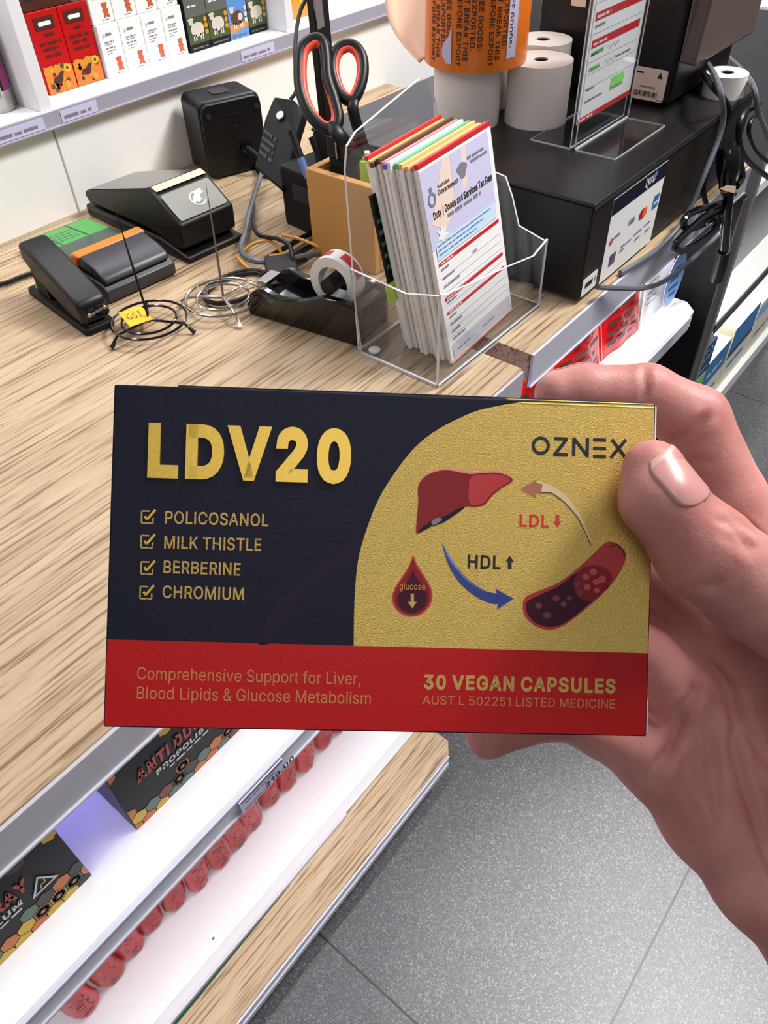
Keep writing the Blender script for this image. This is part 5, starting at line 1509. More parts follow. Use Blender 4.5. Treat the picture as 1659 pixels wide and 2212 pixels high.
acr('back_panel', [r0(AX0 + .003, yb(0), .0026), r0(AX1 - .005, yb(0), .0026), r0(AX1 - .022, yb(.19), .192), r0(AX1 - .030, yb(.212), .212), r0(AX1 - .042, yb(.216), .216), r0(AX0 + .05, yb(.196), .196), r0(AX0 + .036, yb(.190), .188), r0(AX0 + .028, yb(.17), .170)], .0024, (0, 1, 0))
for x in (AX0 + .010, AX1 - .016):
    MB().lathe([(.006, .0026), (.006, .0048), (.0045, .0056)], 'white2', r0(x, AY1 - .020 if x > .6 else AY1 - .014, 0), 20).build('rubber_foot', ac, smooth=30)

# the forms: a bunch of coloured pads leaning back in the holder
FW = 0.122
FXb, FXt = 0.5345, 0.5120          # left edge at foot and head of the sheet
def form_frame(k):
    yb_, yt_ = .3595 + k, .400 + k * .98
    o = Vector((FXb, yb_, CT + .0035)); t = Vector((FXt + k * .35, yt_, CT + .1885 - k * .08))
    v = t - o
    return o, v.length, frame(o, (1, .055, .012), v)
cols = ['red', 'kraft', 'orange_ink', 'lilac', 'brown_ink', 'pale_blue', 'purple_form', 'green_form', 'green_form', 'cream', 'kraft', 'pink_form', 'red']
M['purple_form'] = mat('purple_form_edge', (120, 84, 190), 0.6); M['green_form'] = mat('green_form_edge', (120, 176, 120), 0.6); M['pink_form'] = mat('pink_form_edge', (232, 150, 140), 0.6)
names = ['front pad of tax forms with red bars, facing the shopper', 'pink-topped pad of forms just behind the front pad', 'peach-topped pad of forms behind the pink-topped front one', 'second peach-topped pad of forms, against the green pads', 'green-topped pad of forms nearer the shopper', 'second green-topped pad of forms, against the pale blue one', 'pale blue pad of forms between green and purple', 'purple-topped pad of forms in the holder', 'pink-topped pad of forms between the purple and brown ones', 'brown-topped pad of forms nearer the purple one', 'second brown-topped pad of forms, near the holder back', 'peach-topped pad of forms in front of the hindmost', 'hindmost red-topped pad of forms against the acrylic back']
M['peach_form'] = mat('peach_form_edge', (238, 188, 120), 0.6)
rc_ = ['red', 'pink_form', 'peach_form', 'peach_form', 'green_form', 'green_form', 'pale_blue', 'purple_form', 'pink_form', 'brown_ink', 'brown_ink', 'peach_form', 'red']
for k in range(13):
    o, fl_, fr = form_frame(k * .0050)
    hgt = fl_ * (1 + .012 * math.sin(k * 2.1)) - (.004 if k % 3 == 1 else 0)
    fx = .003 * math.sin(k * 1.7) if k else 0
    t = thing('form_pad', names[k], 'pad', o, 0, 'pads of forms in the acrylic holder')
    fb_ = MB().box(fx, FW + fx, 0, hgt - .0045, -.0036, 0, 'paper')
    fb_.v = [tuple(fr(*p) - o) for p in fb_.v]
    fb_.build('sheets', t, bevel=.0004)
    tb_ = MB().box(fx, FW + fx, hgt - .0044, hgt, -.0037, .0001, rc_[k])
    tb_.v = [tuple(fr(*p) - o) for p in tb_.v]
    tb_.build('gummed_edge', t, bevel=.0003)
    if k == 0:
        pr = Plate(.00012)
        W, H = FW, hgt
        pr.rect(0, W * .94, H * .60, H * .965, 'lilac', 1)
        pr.poly([(W * .30, H * .965), (W * .62, H * .965), (W * .58, H * .80), (W * .20, H * .66), (W * .05, H * .72)], 'peach_ink', 2)
        pr.poly([(W * .40, H * .965), (W * .56, H * .965), (W * .48, H * .70), (W * .38, H * .70)], 'lilac', 3)
        # star
        pr.poly([(W * .16 + (.011 if j % 2 == 0 else .0045) * math.sin(PI * j / 7), H * .645 + (.011 if j % 2 == 0 else .0045) * math.cos(PI * j / 7)) for j in range(14)][::-1], 'paper', 4)
        pr.ring((W * .10, H * .825), .004, .0062, 'ink_soft', 4); pr.line([(W * .10, H * .88), (W * .10, H * .86)], .004, 'ink_soft', 4)
        pr.text('Australian', (W * .19, H * .855), .0032, 'ink', 4, 14, width=W * .16)
        pr.text('Government', (W * .18, H * .825), .0042, 'ink', 4, 20, width=W * .28)
        pr.poly([(W * .53 + .008 * math.cos(t_) * (1 + .3 * math.sin(3 * t_)), H * .865 + .007 * math.sin(t_)) for t_ in [2 * PI * j / 16 for j in range(16)]], 'ink_soft', 4)
        squiggle(pr, W * .62, W * .86, H * .895, .0026, 'ink_soft', 4, 1); squiggle(pr, W * .66, W * .90, H * .872, .0026, 'ink_soft', 4, 2)
        pr.text('Duty / Goods and Services Tax Free', (W * .08, H * .735), .0062, 'ink', 4, 22, width=W * .85)
        squiggle(pr, W * .26, W * .74, H * .705, .0036, 'ink_soft', 4, 3)
        pr.rect(W * .05, W * .93, H * .545, H * .625, 'pale_blue', 4)
        for j in range(3):
            squiggle(pr, W * .07, W * (.85 - .12 * j), H * (.605 - .022 * j), .0016, 'blue_ink_light', 5, 10 + j)
        for yy, hh_ in ((.515, .017), (.335, .016), (.262, .015)):
            pr.rect(W * .05, W * .95, H * yy, H * (yy + hh_), 'red', 4)
            squiggle(pr, W * .07, W * .26, H * (yy + .004), .0016, 'peach_ink', 5, int(yy * 90))
        for yy in (.455, .415, .375, .355, .305, .215, .175, .140, .100):
            pr.rect(W * .06, W * .95, H * yy, H * yy + .0004, 'ink_line', 4)
        for yy, ww in ((.490, .10), (.445, .16), (.402, .22), (.318, .14), (.240, .10), (.200, .16), (.160, .12), (.120, .18)):
            squiggle(pr, W * .07, W * (.07 + ww), H * yy, .0019, 'ink_soft', 5, int(yy * 500))
        pr.rect(W * .52, W * .58, H * .463, H * .471, 'ink_soft', 4)
        pr.rect(W * .04, W * .97, H * .02, H * .095, 'ink_line', 4)
        for j in range(2):
            squiggle(pr, W * (.1 + .4 * j), W * (.3 + .4 * j), H * .05, .002, 'ink_soft', 5, 77 + j)
        pr.rect(0, W, 0, H * .012, 'pink_form', 4)
        pr.build('printed_form', t, lambda a, b, h, fr=fr, o=o: fr(a, b, h + .0002) - o)
# dark leaflet with a green flag slipped in at the left of the pads
o, fl_, fr = form_frame(.055)
dk = thing('leaflet', 'dark folded leaflet with green print and a green flag at the left of the forms', 'leaflet', o)
t_ = MB().box(-.008, .02, .06, .155, -.004, -.001, 'charcoal_card'); t_.v = [tuple(fr(*p) - o) for p in t_.v]; t_.build('cover', dk, bevel=.0003)
t_ = MB().box(-.016, .006, .052, .072, -.0009, .0003, 'lime'); t_.v = [tuple(fr(*p) - o) for p in t_.v]; t_.build('flag', dk, bevel=.0002)
pr = Plate(.0002)
for j in range(5):
    squiggle(pr, -.007, .004, .085 + .011 * j, .005, 'hex_teal' if j % 2 else 'green_pad', 1, 90 + j)
pr.build('print', dk, lambda a, b, h: fr(a, b, h - .0009) - o)

# ================================================================== CASH DRAWER AND WHAT STANDS ON IT
DZ = CT + .1125
dr = thing('cash_drawer', 'long black cash drawer with a white payment card notice on its front', 'cash drawer', (0.9355, 0.51, CT))
MB().box(-.2215, .2215, -.193, .193, .006, .108, 'drawer_front').build('front_body', dr, bevel=.002)
MB().box(-.2217, -.2210, -.1905, .19, .007, .107, 'black').build('side_panel', dr)
MB().box(-.2225, .2225, -.1945, .1945, .1085, .1125, 'drawer_top').build('top_plate', dr, bevel=.0015)
MB().box(-.2215, .2215, -.1955, -.1947, .1078, .1092, 'steel').build('edge_trim', dr)
for x, y in ((-.20, -.17), (.20, -.17), (-.20, .17), (.20, .17)):
    MB().lathe([(.010, 0), (.010, .006)], 'black', (x, y, 0), 16).build('rubber_foot', dr)
YF = .317 - .0006
def dfx(px, py):
    p = on_y(px, py, YF); return (p.x, p.z)
nt_ = thing('payment_notice', 'white card-brand notice with a dark header stuck on the cash drawer front', 'notice', (.825, YF, CT + .05))
P0 = Vector(nt_.location)
nb = MB().box(.7595 - P0.x, .8915 - P0.x, 0, .0004, .005 - .05, .101 - .05, 'paper'); nb.build('sheet', nt_)
pl_ = Plate(.00015)
pl_.rect(.7595, .8915, CT + .0835, CT + .101, 'navy', 1)
pl_.text('tyro', (.836, CT + .088), .0105, 'white_ink', 2, 26, width=.026, shear=.12)
pl_.poly([(.855, CT + .096), (.864, CT + .1005), (.866, CT + .094), (.860, CT + .091)], 'blue_ink_light', 3)
pl_.circle(dfx(1386, 462), .0062, 'liver_light', 2); pl_.circle((dfx(1386, 462)[0] + .0068, dfx(1386, 462)[1]), .0062, 'orange', 3)
c_ = dfx(1416, 434); pl_.rect(c_[0] - .007, c_[0] + .007, c_[1] - .008, c_[1] + .008, 'cyan_ink', 2); squiggle(pl_, c_[0] - .006, c_[0] + .006, c_[1] - .003, .004, 'white_ink', 3, 4)
c_ = dfx(1355, 492); pl_.text('VISA', (c_[0] - .001, c_[1] + .002), .0062, 'blue_ink', 2, 22, width=.016, shear=.25)
c_ = dfx(1318, 514); pl_.ring((c_[0] + .004, c_[1] - .006), .002, .0038, 'red', 2); squiggle(pl_, c_[0] + .010, c_[0] + .026, c_[1] - .005, .003, 'ink_soft', 2, 6)
c_ = dfx(1316, 562)
for i, k in enumerate(('can_blue', 'red', 'green_pad')):
    pl_.rect(c_[0] + i * .005, c_[0] + .0042 + i * .005, c_[1] - .008, c_[1] + .006, k, 2)
for (x, y, w) in ((1340, 536, .026), (1338, 545, .010), (1368, 510, .020), (1370, 520, .014), (1390, 490, .016), (1392, 502, .012)):
    c_ = dfx(x, y); squiggle(pl_, c_[0], c_[0] + w, c_[1], .0026, 'ink_soft', 2, x)
pl_.build('print', nt_, lambda a, b, h: Vector((a, YF - .0002 - h, b)) - P0)
lb = thing('sticker', 'small white label at the lower left of the cash drawer front', 'sticker', (.734, YF, CT + .018))
P1 = Vector(lb.location)
MB().box(-.017, .016, 0, .0004, -.010, .010, 'paper').build('label_paper', lb)
pl_ = Plate(.0001); squiggle(pl_, -.011, .012, -.002, .006, 'ink', 1, 8); pl_.build('print', lb, lambda a, b, h: (a, -.0002 - h, b))

# ---- thermal paper rolls
def paper_roll(x, y, z, r, h, label, tail=False, first=None):
    t = thing('paper_roll', label, 'paper roll', (x, y, z), 0, 'till rolls on the cash drawer')
    mb = MB().lathe([(.0085, .0), (r, .0), (r, h), (.0085, h), (.0085, .0)], 'paper_warm', (0, 0, 0), 48, 'z', caps=False)
    mb.build('paper', t, smooth=40)
    MB().lathe([(.0060, .001), (.0083, .001), (.0083, h - .001), (.0060, h - .001), (.0060, .001)], 'grey_dark', (0, 0, 0), 24, 'z', caps=False).build('core', t, smooth=40)
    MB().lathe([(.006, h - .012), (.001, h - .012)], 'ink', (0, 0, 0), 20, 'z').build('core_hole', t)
    if tail:
        tl = MB()
        vs = []
        for k in range(12):
            a = math.radians(200 + 130 + 6 * k * 1.6); rr = r + .0006 + .0007 * k
            vs += [(rr * math.cos(a), rr * math.sin(a), 0.0005), (rr * math.cos(a), rr * math.sin(a), h + .0005 * k)]
        tl.add(vs, [(2 * k, 2 * k + 2, 2 * k + 3, 2 * k + 1) for k in range(11)], 'paper_warm')
        to = tl.build('loose_end', t, smooth=True)
    return t
paper_roll(.890, .492, DZ, .0375, .0665, 'white till roll with a loose end, in front beside the acrylic sign', True)
paper_roll(.840, .560, DZ, .040, .066, 'white till roll under the orange label roll, behind the tax forms')
paper_roll(.905, .582, DZ, .036, .066, 'white till roll half hidden under the orange label roll, next to the loose-ended roll')
paper_roll(.968, .535, DZ, .036, .066, 'white till roll behind the loose-ended roll, near the printer')
paper_roll(1.105, .343, DZ, .026, .026, 'short white paper roll standing at the far end of the cash drawer')

# ---- roll of orange export labels
OC = (.848, .556); OZ = DZ + .0675; OR_ = .0595; OH = .105
ol = thing('label_roll', 'big roll of orange tax free export labels standing on the white till rolls', 'label roll', (OC[0], OC[1], OZ))
MB().lathe([(.020, 0), (OR_, 0), (OR_, OH), (.020, OH), (.020, 0)], 'orange_roll', (0, 0, 0), 64, 'z', caps=False).build('label_film', ol, smooth=40)
MB().lathe([(.0175, .001), (.0198, .001), (.0198, OH - .001), (.0175, OH - .001), (.0175, .001)], 'kraft', (0, 0, 0), 32, 'z', caps=False).build('core', ol, smooth=40)
va_ = math.atan2(CAM[1] - OC[1], CAM[0] - OC[0])      # the side turned to the shopper
cyl_ = lambda a, b, h: Vector(((OR_ + h + .0002) * math.cos(va_ + a / OR_), (OR_ + h + .0002) * math.sin(va_ + a / OR_), b))
tp = Plate(.0002)
lines = ['SEAL BEFORE EXPORT', 'DO NOT BREAK THIS', 'TO BE EXPORTED.', 'TAX FREE GOODS:']
def vtext(s, u, v0, cap, length):
    """lettering that runs down the roll"""
    loops, w = text_loops(s, 20)
    k = length / w
    for g in loops:
        tp.loops([[(u + b * cap, v0 - a * k) for a, b in c] for c in g], 'orange_ink', 1)
for rep in range(3):
    for i, s in enumerate(lines):
        vtext(s, -.052 + rep * .036 + i * .0078 - .006, .100, .0052, .0052 * len(s))
tp.rect(.036, .049, .012, OH - .001, 'lilac', 2)
for j in range(3):
    pass
pts_ = [(-.036, .030), (-.031, .036), (-.028, .046), (-.0275, .008), (-.034, .008), (-.040, .016), (-.039, .026)]
tp.poly([(a * 1.0, b) for a, b in pts_], 'lilac', 3)
tp.build('label_print', ol, cyl_)
tl = MB(); vs = []
OLV = Vector((OC[0], OC[1], OZ))
dr_ = depth_of(OLV + Vector((OR_ * math.cos(va_ - 1.45), OR_ * math.sin(va_ - 1.45), 0)))
inn = catmull([Vector(p) for p in ((934, -90, 0), (933, -30, 0), (932, 40, 0), (930, 90, 0), (928, 118, 0))], 4)
out = catmull([Vector(p) for p in ((824, -90, .03), (828, -30, .032), (838, 40, .03), (866, 92, .022), (906, 136, .006))], 4)
for a, b in zip(inn, out):
    for j in range(7):
        s_ = j / 6
        q_ = a.lerp(b, s_)
        vs.append(tuple(at_d(q_.x, q_.y, dr_ + q_.z + .010 * math.sin(PI * s_)) - OLV))
tl.add(vs, [(7 * k + j, 7 * k + j + 1, 7 * k + j + 8, 7 * k + j + 7) for k in range(len(inn) - 1) for j in range(6)], 'paper_cream')
lo_ = tl.build('backing_strip', ol, smooth=True)
md = lo_.modifiers.new('t', 'SOLIDIFY'); md.thickness = .0003

# ---- acrylic sign with a completed form
sg = thing('sign_stand', 'clear acrylic T-shaped stand holding a tax form with green highlights', 'sign', (.892, .405, DZ))
def acs(name, pts, th, nv):
    pts = [Vector(p) for p in pts]; n = len(pts); nvv = Vector(nv) * th
    mb = MB(); vs = [tuple(p) for p in pts] + [tuple(p + nvv) for p in pts]
    mb.add(vs, [tuple(range(n)), tuple(range(2 * n - 1, n - 1, -1))], 'clear')
    mb.add(vs, [(i, n + i, n + (i + 1) % n, (i + 1) % n) for i in range(n)], 'clear_edge')
    return mb.build(name, sg)
acs('base_plate', [(-.064, -.052, 0), (.064, -.052, 0), (.064, -.003, 0), (-.064, -.003, 0)], .002, (0, 0, 1))
acs('base_plate', [(-.064, .004, 0), (.064, .004, 0), (.064, .056, 0), (-.064, .056, 0)], .002, (0, 0, 1))
acs('front_sheet', [(-.064, -.003, .002), (.068, -.003, .002), (.068, -.003, .27), (-.064, -.003, .27)], .0015, (0, 1, 0))
acs('back_sheet', [(-.064, .003, .002), (.068, .003, .002), (.068, .003, .27), (-.064, .003, .27)], .0015, (0, 1, 0))
dc_ = thing('tax_form', 'filled-in form with red bars and green highlighting inside the acrylic sign', 'form', (.892, .406, DZ))
MB().box(-.062, .066, -.0006, .0006, .026, .262, 'paper').build('sheet', dc_)
pr = Plate(.00015)
for yy, w0, w1, k, h_ in ((.026, -.062, .066, 'red', .006), (.099, -.054, .058, 'red', .0075), (.124, -.054, .058, 'red', .0075), (.180, -.054, .058, 'red', .0075)):
    pr.rect(w0, w1, yy, yy + h_, k, 1)
    squiggle(pr, w0 + .003, w0 + .034, yy + .002, .003, 'peach_ink', 2, int(yy * 1000))
for yy in (.060, .074, .086, .112, .140, .155, .170, .200, .215, .230):
    pr.rect(-.056, .060, yy, yy + .0005, 'ink_line', 1)
for yy, a, b in ((.046, -.052, -.012), (.058, -.052, -.034), (.078, .010, .045), (.092, -.052, -.036), (.118, -.052, -.030), (.150, -.040, -.005), (.165, -.046, -.006), (.205, -.030, .02)):
    squiggle(pr, a, b, yy, .0022, 'ink_soft', 2, int(yy * 700))
for a, b, y0, y1 in ((-.052, -.028, .077, .081), (-.052, -.024, .092, .096), (.008, .040, .045, .058), (-.046, -.005, .159, .166), (-.05, -.02, .19, .196)):
    pr.rect(a, b, y0, y1, 'highlight', 2)
    squiggle(pr, a + .002, b - .002, y0 + .001, .002, 'ink_soft', 3, int(y0 * 999))
for yy, a in ((.079, -.018), (.093, -.016), (.148, .01), (.162, .012)):
    pr.line([(a + .004 * j, yy + .003 * math.sin(j * 2.3)) for j in range(8)], .0005, 'ink_soft', 3)
pr.build('print', dc_, lambda a, b, h: (a, -.0007 - h, b))

# ---- receipt printer
pn = thing('receipt_printer', 'tall black receipt printer with a barcode label on its side', 'printer', (1.105, .45, DZ))
MB().box(-.093, .10, -.075, .12, .004, .32, 'black').build('body', pn, bevel=.006, seg=3)
MB().box(-.085, .09, -.065, .11, 0, .004, 'black_matt').build('foot_plate', pn)
fp = MB()
fp.hexa([(-.092, -.096, .050), (.10, -.096, .047), (.10, -.0755, .050), (-.092, -.0755, .052), (-.070, -.100, .32), (.10, -.100, .32), (.10, -.0755, .32), (-.092, -.0755, .32)], 'taupe')
fp.build('front_cover', pn, bevel=.003)
MB().box(-.0945, -.0932, -.073, .117, .155, .157, 'black_gloss').build('case_seam', pn)
lbp = Plate(.0002)
lbp.poly(rrect(.383, .426, CT + .119, CT + .155, .003), 'peach_ink', 1)
lbp.poly([(.389, CT + .145), (.396, CT + .145), (.3925, CT + .152)], 'ink', 2)
for k in range(16):
    lbp.rect(.392 + k * .002, .392 + k * .002 + (.0013 if k % 3 else .0007), CT + .123, CT + .129, 'ink', 2)
squiggle(lbp, .396, .418, CT + .133, .002, 'ink_soft', 2, 5); squiggle(lbp, .414, .424, CT + .148, .002, 'ink', 2, 6); squiggle(lbp, .384, .391, CT + .1205, .0012, 'ink', 2, 9)
lbp.build('rating_label', pn, lambda a, b, h: (-.0937 - h, a - .45, b - DZ))
dg = Plate(.0002); dg.rect(.505, .525, CT + .2075, CT + .24, 'peach_ink', 1); dg.build('corner_label', pn, lambda a, b, h: (-.0937 - h, a - .45, b - DZ))

# ---- cables hanging from the cash drawer and printer
def cab(label, pts, r, m_):
    o = MB().tube(pts, r, m_, 8, False, 8).build('cable', smooth=True)
    return tag(o, label, 'cable', 'cables by the cash drawer')
oy = on_y
cab('long grey cable sweeping over the cash drawer edge and along its front', [oy(1528, 138, .36), oy(1545, 165, .325), oy(1558, 205, .304), oy(1563, 250, .302), oy(1552, 300, .300), oy(1520, 380, .298), oy(1480, 470, .300), oy(1430, 530, .304), on_z(1385, 562, CT + .004), on_z(1340, 590, CT + .004)], .0034, 'cable_grey')
cab('grey cable drooping in front of the leaflet stand from the cash drawer foot', [oy(1292, 620, .305), oy(1330, 622, .298), oy(1390, 622, .292), oy(1440, 604, .29), oy(1500, 555, .288), oy(1555, 500, .286), oy(1566, 440, .286), oy(1560, 410, .292)], .0032, 'cable_grey')
cab('grey-black cable from behind the printer curving past the frame edge', [oy(1562, 115, .44), oy(1600, 150, .36), oy(1628, 190, .30), oy(1640, 250, .29), oy(1662, 300, .29)], .0036, 'cable_grey')
cab('black cable bowing out at the far end of the drawer front', [oy(1640, 225, .300), oy(1604, 250, .296), oy(1596, 300, .292), oy(1614, 345, .290), oy(1662, 385, .29)], .0038, 'black')
cab('thin black cable bowing inside the wider bow at the drawer end', [oy(1640, 240, .305), oy(1622, 262, .300), oy(1618, 290, .298), oy(1632, 325, .296), oy(1660, 350, .296)], .0028, 'black')
cab('black cable from the printer down behind the loops at the drawer end', [oy(1520, 160, .350), oy(1540, 188, .3215), oy(1572, 228, .3115), oy(1566, 268, .3112), oy(1542, 330, .3108), oy(1520, 400, .308), oy(1530, 455, .300), oy(1548, 482, .292)], .0034, 'black')
coil = [oy(x, y, .288 - .0012 * i) for i, (x, y) in enumerate(((1585, 420), (1555, 440), (1510, 452), (1482, 470), (1478, 490), (1500, 492), (1540, 470), (1560, 450), (1530, 462), (1480, 505), (1458, 530), (1468, 542), (1500, 530), (1540, 500), (1556, 470)))]
cab('glossy black cable hanging in two loose loops below the drawer end', coil, .0044, 'black_gloss')
pk = thing('plug', 'glossy black connector with a pale paper tag hanging at the drawer end', 'plug', oy(1575, 340, .288))
L2 = Vector(pk.location)
MB().tube([oy(1574, 318, .290) - L2, oy(1572, 360, .284) - L2, oy(1570, 404, .280) - L2], .0135, 'black_gloss', 14, False, 5, rfun=lambda t: .72 + .34 * math.sin(PI * min(1, t + .15))).build('plug_body', pk, smooth=40)
MB().tube([oy(1590, 308, .294) - L2, oy(1598, 350, .290) - L2, oy(1602, 385, .286) - L2, oy(1590, 402, .282) - L2], .0048, 'black_gloss', 10, False, 5).build('lead', pk, smooth=True)
MB().hexa([oy(x, y, d) - L2 for d in (.2655, .266) for x, y in ((1553, 408), (1588, 418), (1590, 402), (1570, 400))], 'kraft').build('paper_tag', pk)
pk2 = thing('plug', 'long black plug hanging in front of the black end panel', 'plug', oy(1565, 500, .276))
L2 = Vector(pk2.location)
MB().tube([oy(1574, 420, .276) - L2, oy(1568, 480, .272) - L2, oy(1564, 540, .272) - L2], .0066, 'black_gloss', 12, False, 4).build('lead', pk2, smooth=True)
MB().tube([oy(1564, 540, .272) - L2, oy(1556, 575, .274) - L2, oy(1548, 602, .278) - L2], .0092, 'black', 12, False, 4).build('plug_body', pk2, smooth=True)
bs_ = thing('scanner', 'small black scanner head with a shiny joint standing behind the cable at the printer foot', 'scanner', on_z(1528, 172, DZ))
MB().lathe([(.010, 0), (.010, .010), (.006, .016), (.006, .030)], 'black', (0, 0, 0), 20).build('scanner_body', bs_, smooth=35)
MB().sphere((0, 0, .036), .008, 'black_gloss', 10).build('joint', bs_, smooth=True)

# ================================================================== GOODS ON THE WALL SHELF
ZW = CT + 0.1302
YW = 1.030
def fpx(px, py, y=YW):
    p = on_y(px, py, y); return p.x, p.z

def carton_box(name, label, cat, x0, x1, y0, y1, z0, z1, body, group=None, side=None):
    t = thing(name, label, cat, ((x0 + x1) / 2, y0, z0), 0, group)
    w = (x1 - x0) / 2
    MB().box(-w, w, 0, y1 - y0, 0, z1 - z0, body).build('box_body', t, bevel=.0006)
    return t, w, z1 - z0

def front(t, pl, name='print', off=.0002):
    pl.build(name, t, lambda a, b, h: (a, -off - h, b))

# two red boxes
xa, xb = .5695, .6575
for i in range(2):
    x0 = xa + i * (xb - xa) / 2 + .0005; x1 = x0 + (xb - xa) / 2 - .001
    t, w, h = carton_box('snack_box', ('red box with a dark badge and orange foot, next to the shelf upright', 'red box with a dark badge and orange foot, next to the white boxes')[i], 'box', x0, x1, YW + .006, YW + .09, ZW, ZW + .092, 'red_card', 'red boxes on the wall shelf')
    pl = Plate(.0002)
    pl.rect(-w + .0005, w - .0005, .0005, h * .30, 'orange', 1)
    rnd = random.Random(20 + i)
    pl.poly([(-w + .0005, h * .24)] + [(-w + .001 + (2 * w - .002) * k / 10, h * (.30 + .06 * rnd.random())) for k in range(11)] + [(w - .0005, h * .24)], 'amber', 2)
    for k in range(16):
        c = (rnd.uniform(-w + .004, w - .004), rnd.uniform(.004, h * .32)); pl.circle(c, rnd.uniform(.0015, .004), rnd.choice(['amber', 'hex_yellow', 'brown_ink', 'liver', 'hex_orange']), 3, 9)
    pl.poly([(-.013, h * .14), (-.009, h * .20), (-.004, h * .21), (.003, h * .26), (.007, h * .25), (.004, h * .19), (.002, h * .13), (-.004, h * .12)], 'orange_ink', 4)
    pl.circle((.013, h * .28), .005, 'hex_yellow', 4, 12); pl.circle((.013, h * .28), .002, 'brown_ink', 5, 8); pl.circle((.008, h * .08), .0045, 'amber', 4, 12)
    pl.rect(-w * .7, w * .62, h * .78, h * .93, 'orange_ink', 2)
    pl.poly(rrect(-w * .45, w * .40, h * .825, h * .875, h * .02), 'paper', 3)
    for k, (a, b, yy) in enumerate(((-.25, .40, .70), (-.7, .8, .60), (-.55, .45, .53), (-.55, .55, .45))):
        squiggle(pl, a * w, b * w, h * yy, .0032, 'orange_ink', 2, k + i * 7)
    front(t, pl)
# dark cartons stacked on the two red boxes
t, w, h = carton_box('dark_carton', 'dark brown carton lying on top of the two red boxes', 'box', xa - .004, xb + .002, YW + .008, YW + .085, ZW + .0925, ZW + .165, 'orange_ink')
pl = Plate(.0002); pl.rect(-w * .8, w * .5, h * .15, h * .32, 'ink', 1); pl.rect(w * .55, w * .95, 0, h, 'smoke_card', 1); squiggle(pl, -w * .7, w * .4, h * .2, .005, 'liver', 2, 3); front(t, pl)
# white boxes: bottom row of four, four more on top
def white_box(x0, x1, z0, z1, label, seed, y0=YW):
    t, w, h = carton_box('gummy_box', label, 'box', x0, x1, y0, y0 + .08, z0, z1, 'white2', 'white boxes on the wall shelf')
    pl = Plate(.0002)
    pl.circle((-w * .55, h * .80), .0022, 'ink_line', 1, 10); squiggle(pl, -w * .35, w * .2, h * .79, .0036, 'ink_soft', 1, seed)
    for k, (b, yy, th) in enumerate(((.30, .66, .0018), (.15, .62, .0012), (.28, .55, .0018), (.25, .50, .001), (-.1, .45, .001))):
        squiggle(pl, -w * .6, w * b, h * yy, th, 'ink_soft', 1, seed + k)
    bx_, by_ = w * .35, h * .22
    s = h * .13
    pl.poly(sm2([(bx_ - s * .5, by_ - s * 1.0), (bx_ - s * .35, by_ - s * .3), (bx_ - s * .62, by_ + s * .1), (bx_ - s * .35, by_ + s * .35), (bx_ - s * .6, by_ + s * 1.0), (bx_ - s * .25, by_ + s * 1.12), (bx_ + s * .25, by_ + s * 1.12), (bx_ + s * .6, by_ + s * 1.0), (bx_ + s * .35, by_ + s * .35), (bx_ + s * .65, by_ + s * .1), (bx_ + s * .4, by_ - s * .3), (bx_ + s * .7, by_ - s * 1.0), (bx_, by_ - s * .8)], 2), 'bear', 2)
    squiggle(pl, -w * .1, w * .5, h * .05, .0012, 'ink_soft', 1, seed + 9)
    front(t, pl)
    return t
wx0, wx1 = .659, .803
ordn = ['first', 'second', 'third', 'last']
ws = [.0, .24, .50, .75, 1.0]
for i in range(4):
    a, b = wx0 + (wx1 - wx0) * ws[i] + .0005, wx0 + (wx1 - wx0) * ws[i + 1] - .0005
    white_box(a, b, ZW, ZW + .062, '%s white bear-print box of the lower row, counting from the red boxes' % ordn[i], 30 + i * 11)
    white_box(a, b, ZW + .0625, ZW + .124, '%s white bear-print box of the upper row, counting from the red boxes' % ordn[i], 80 + i * 11, YW + .004)
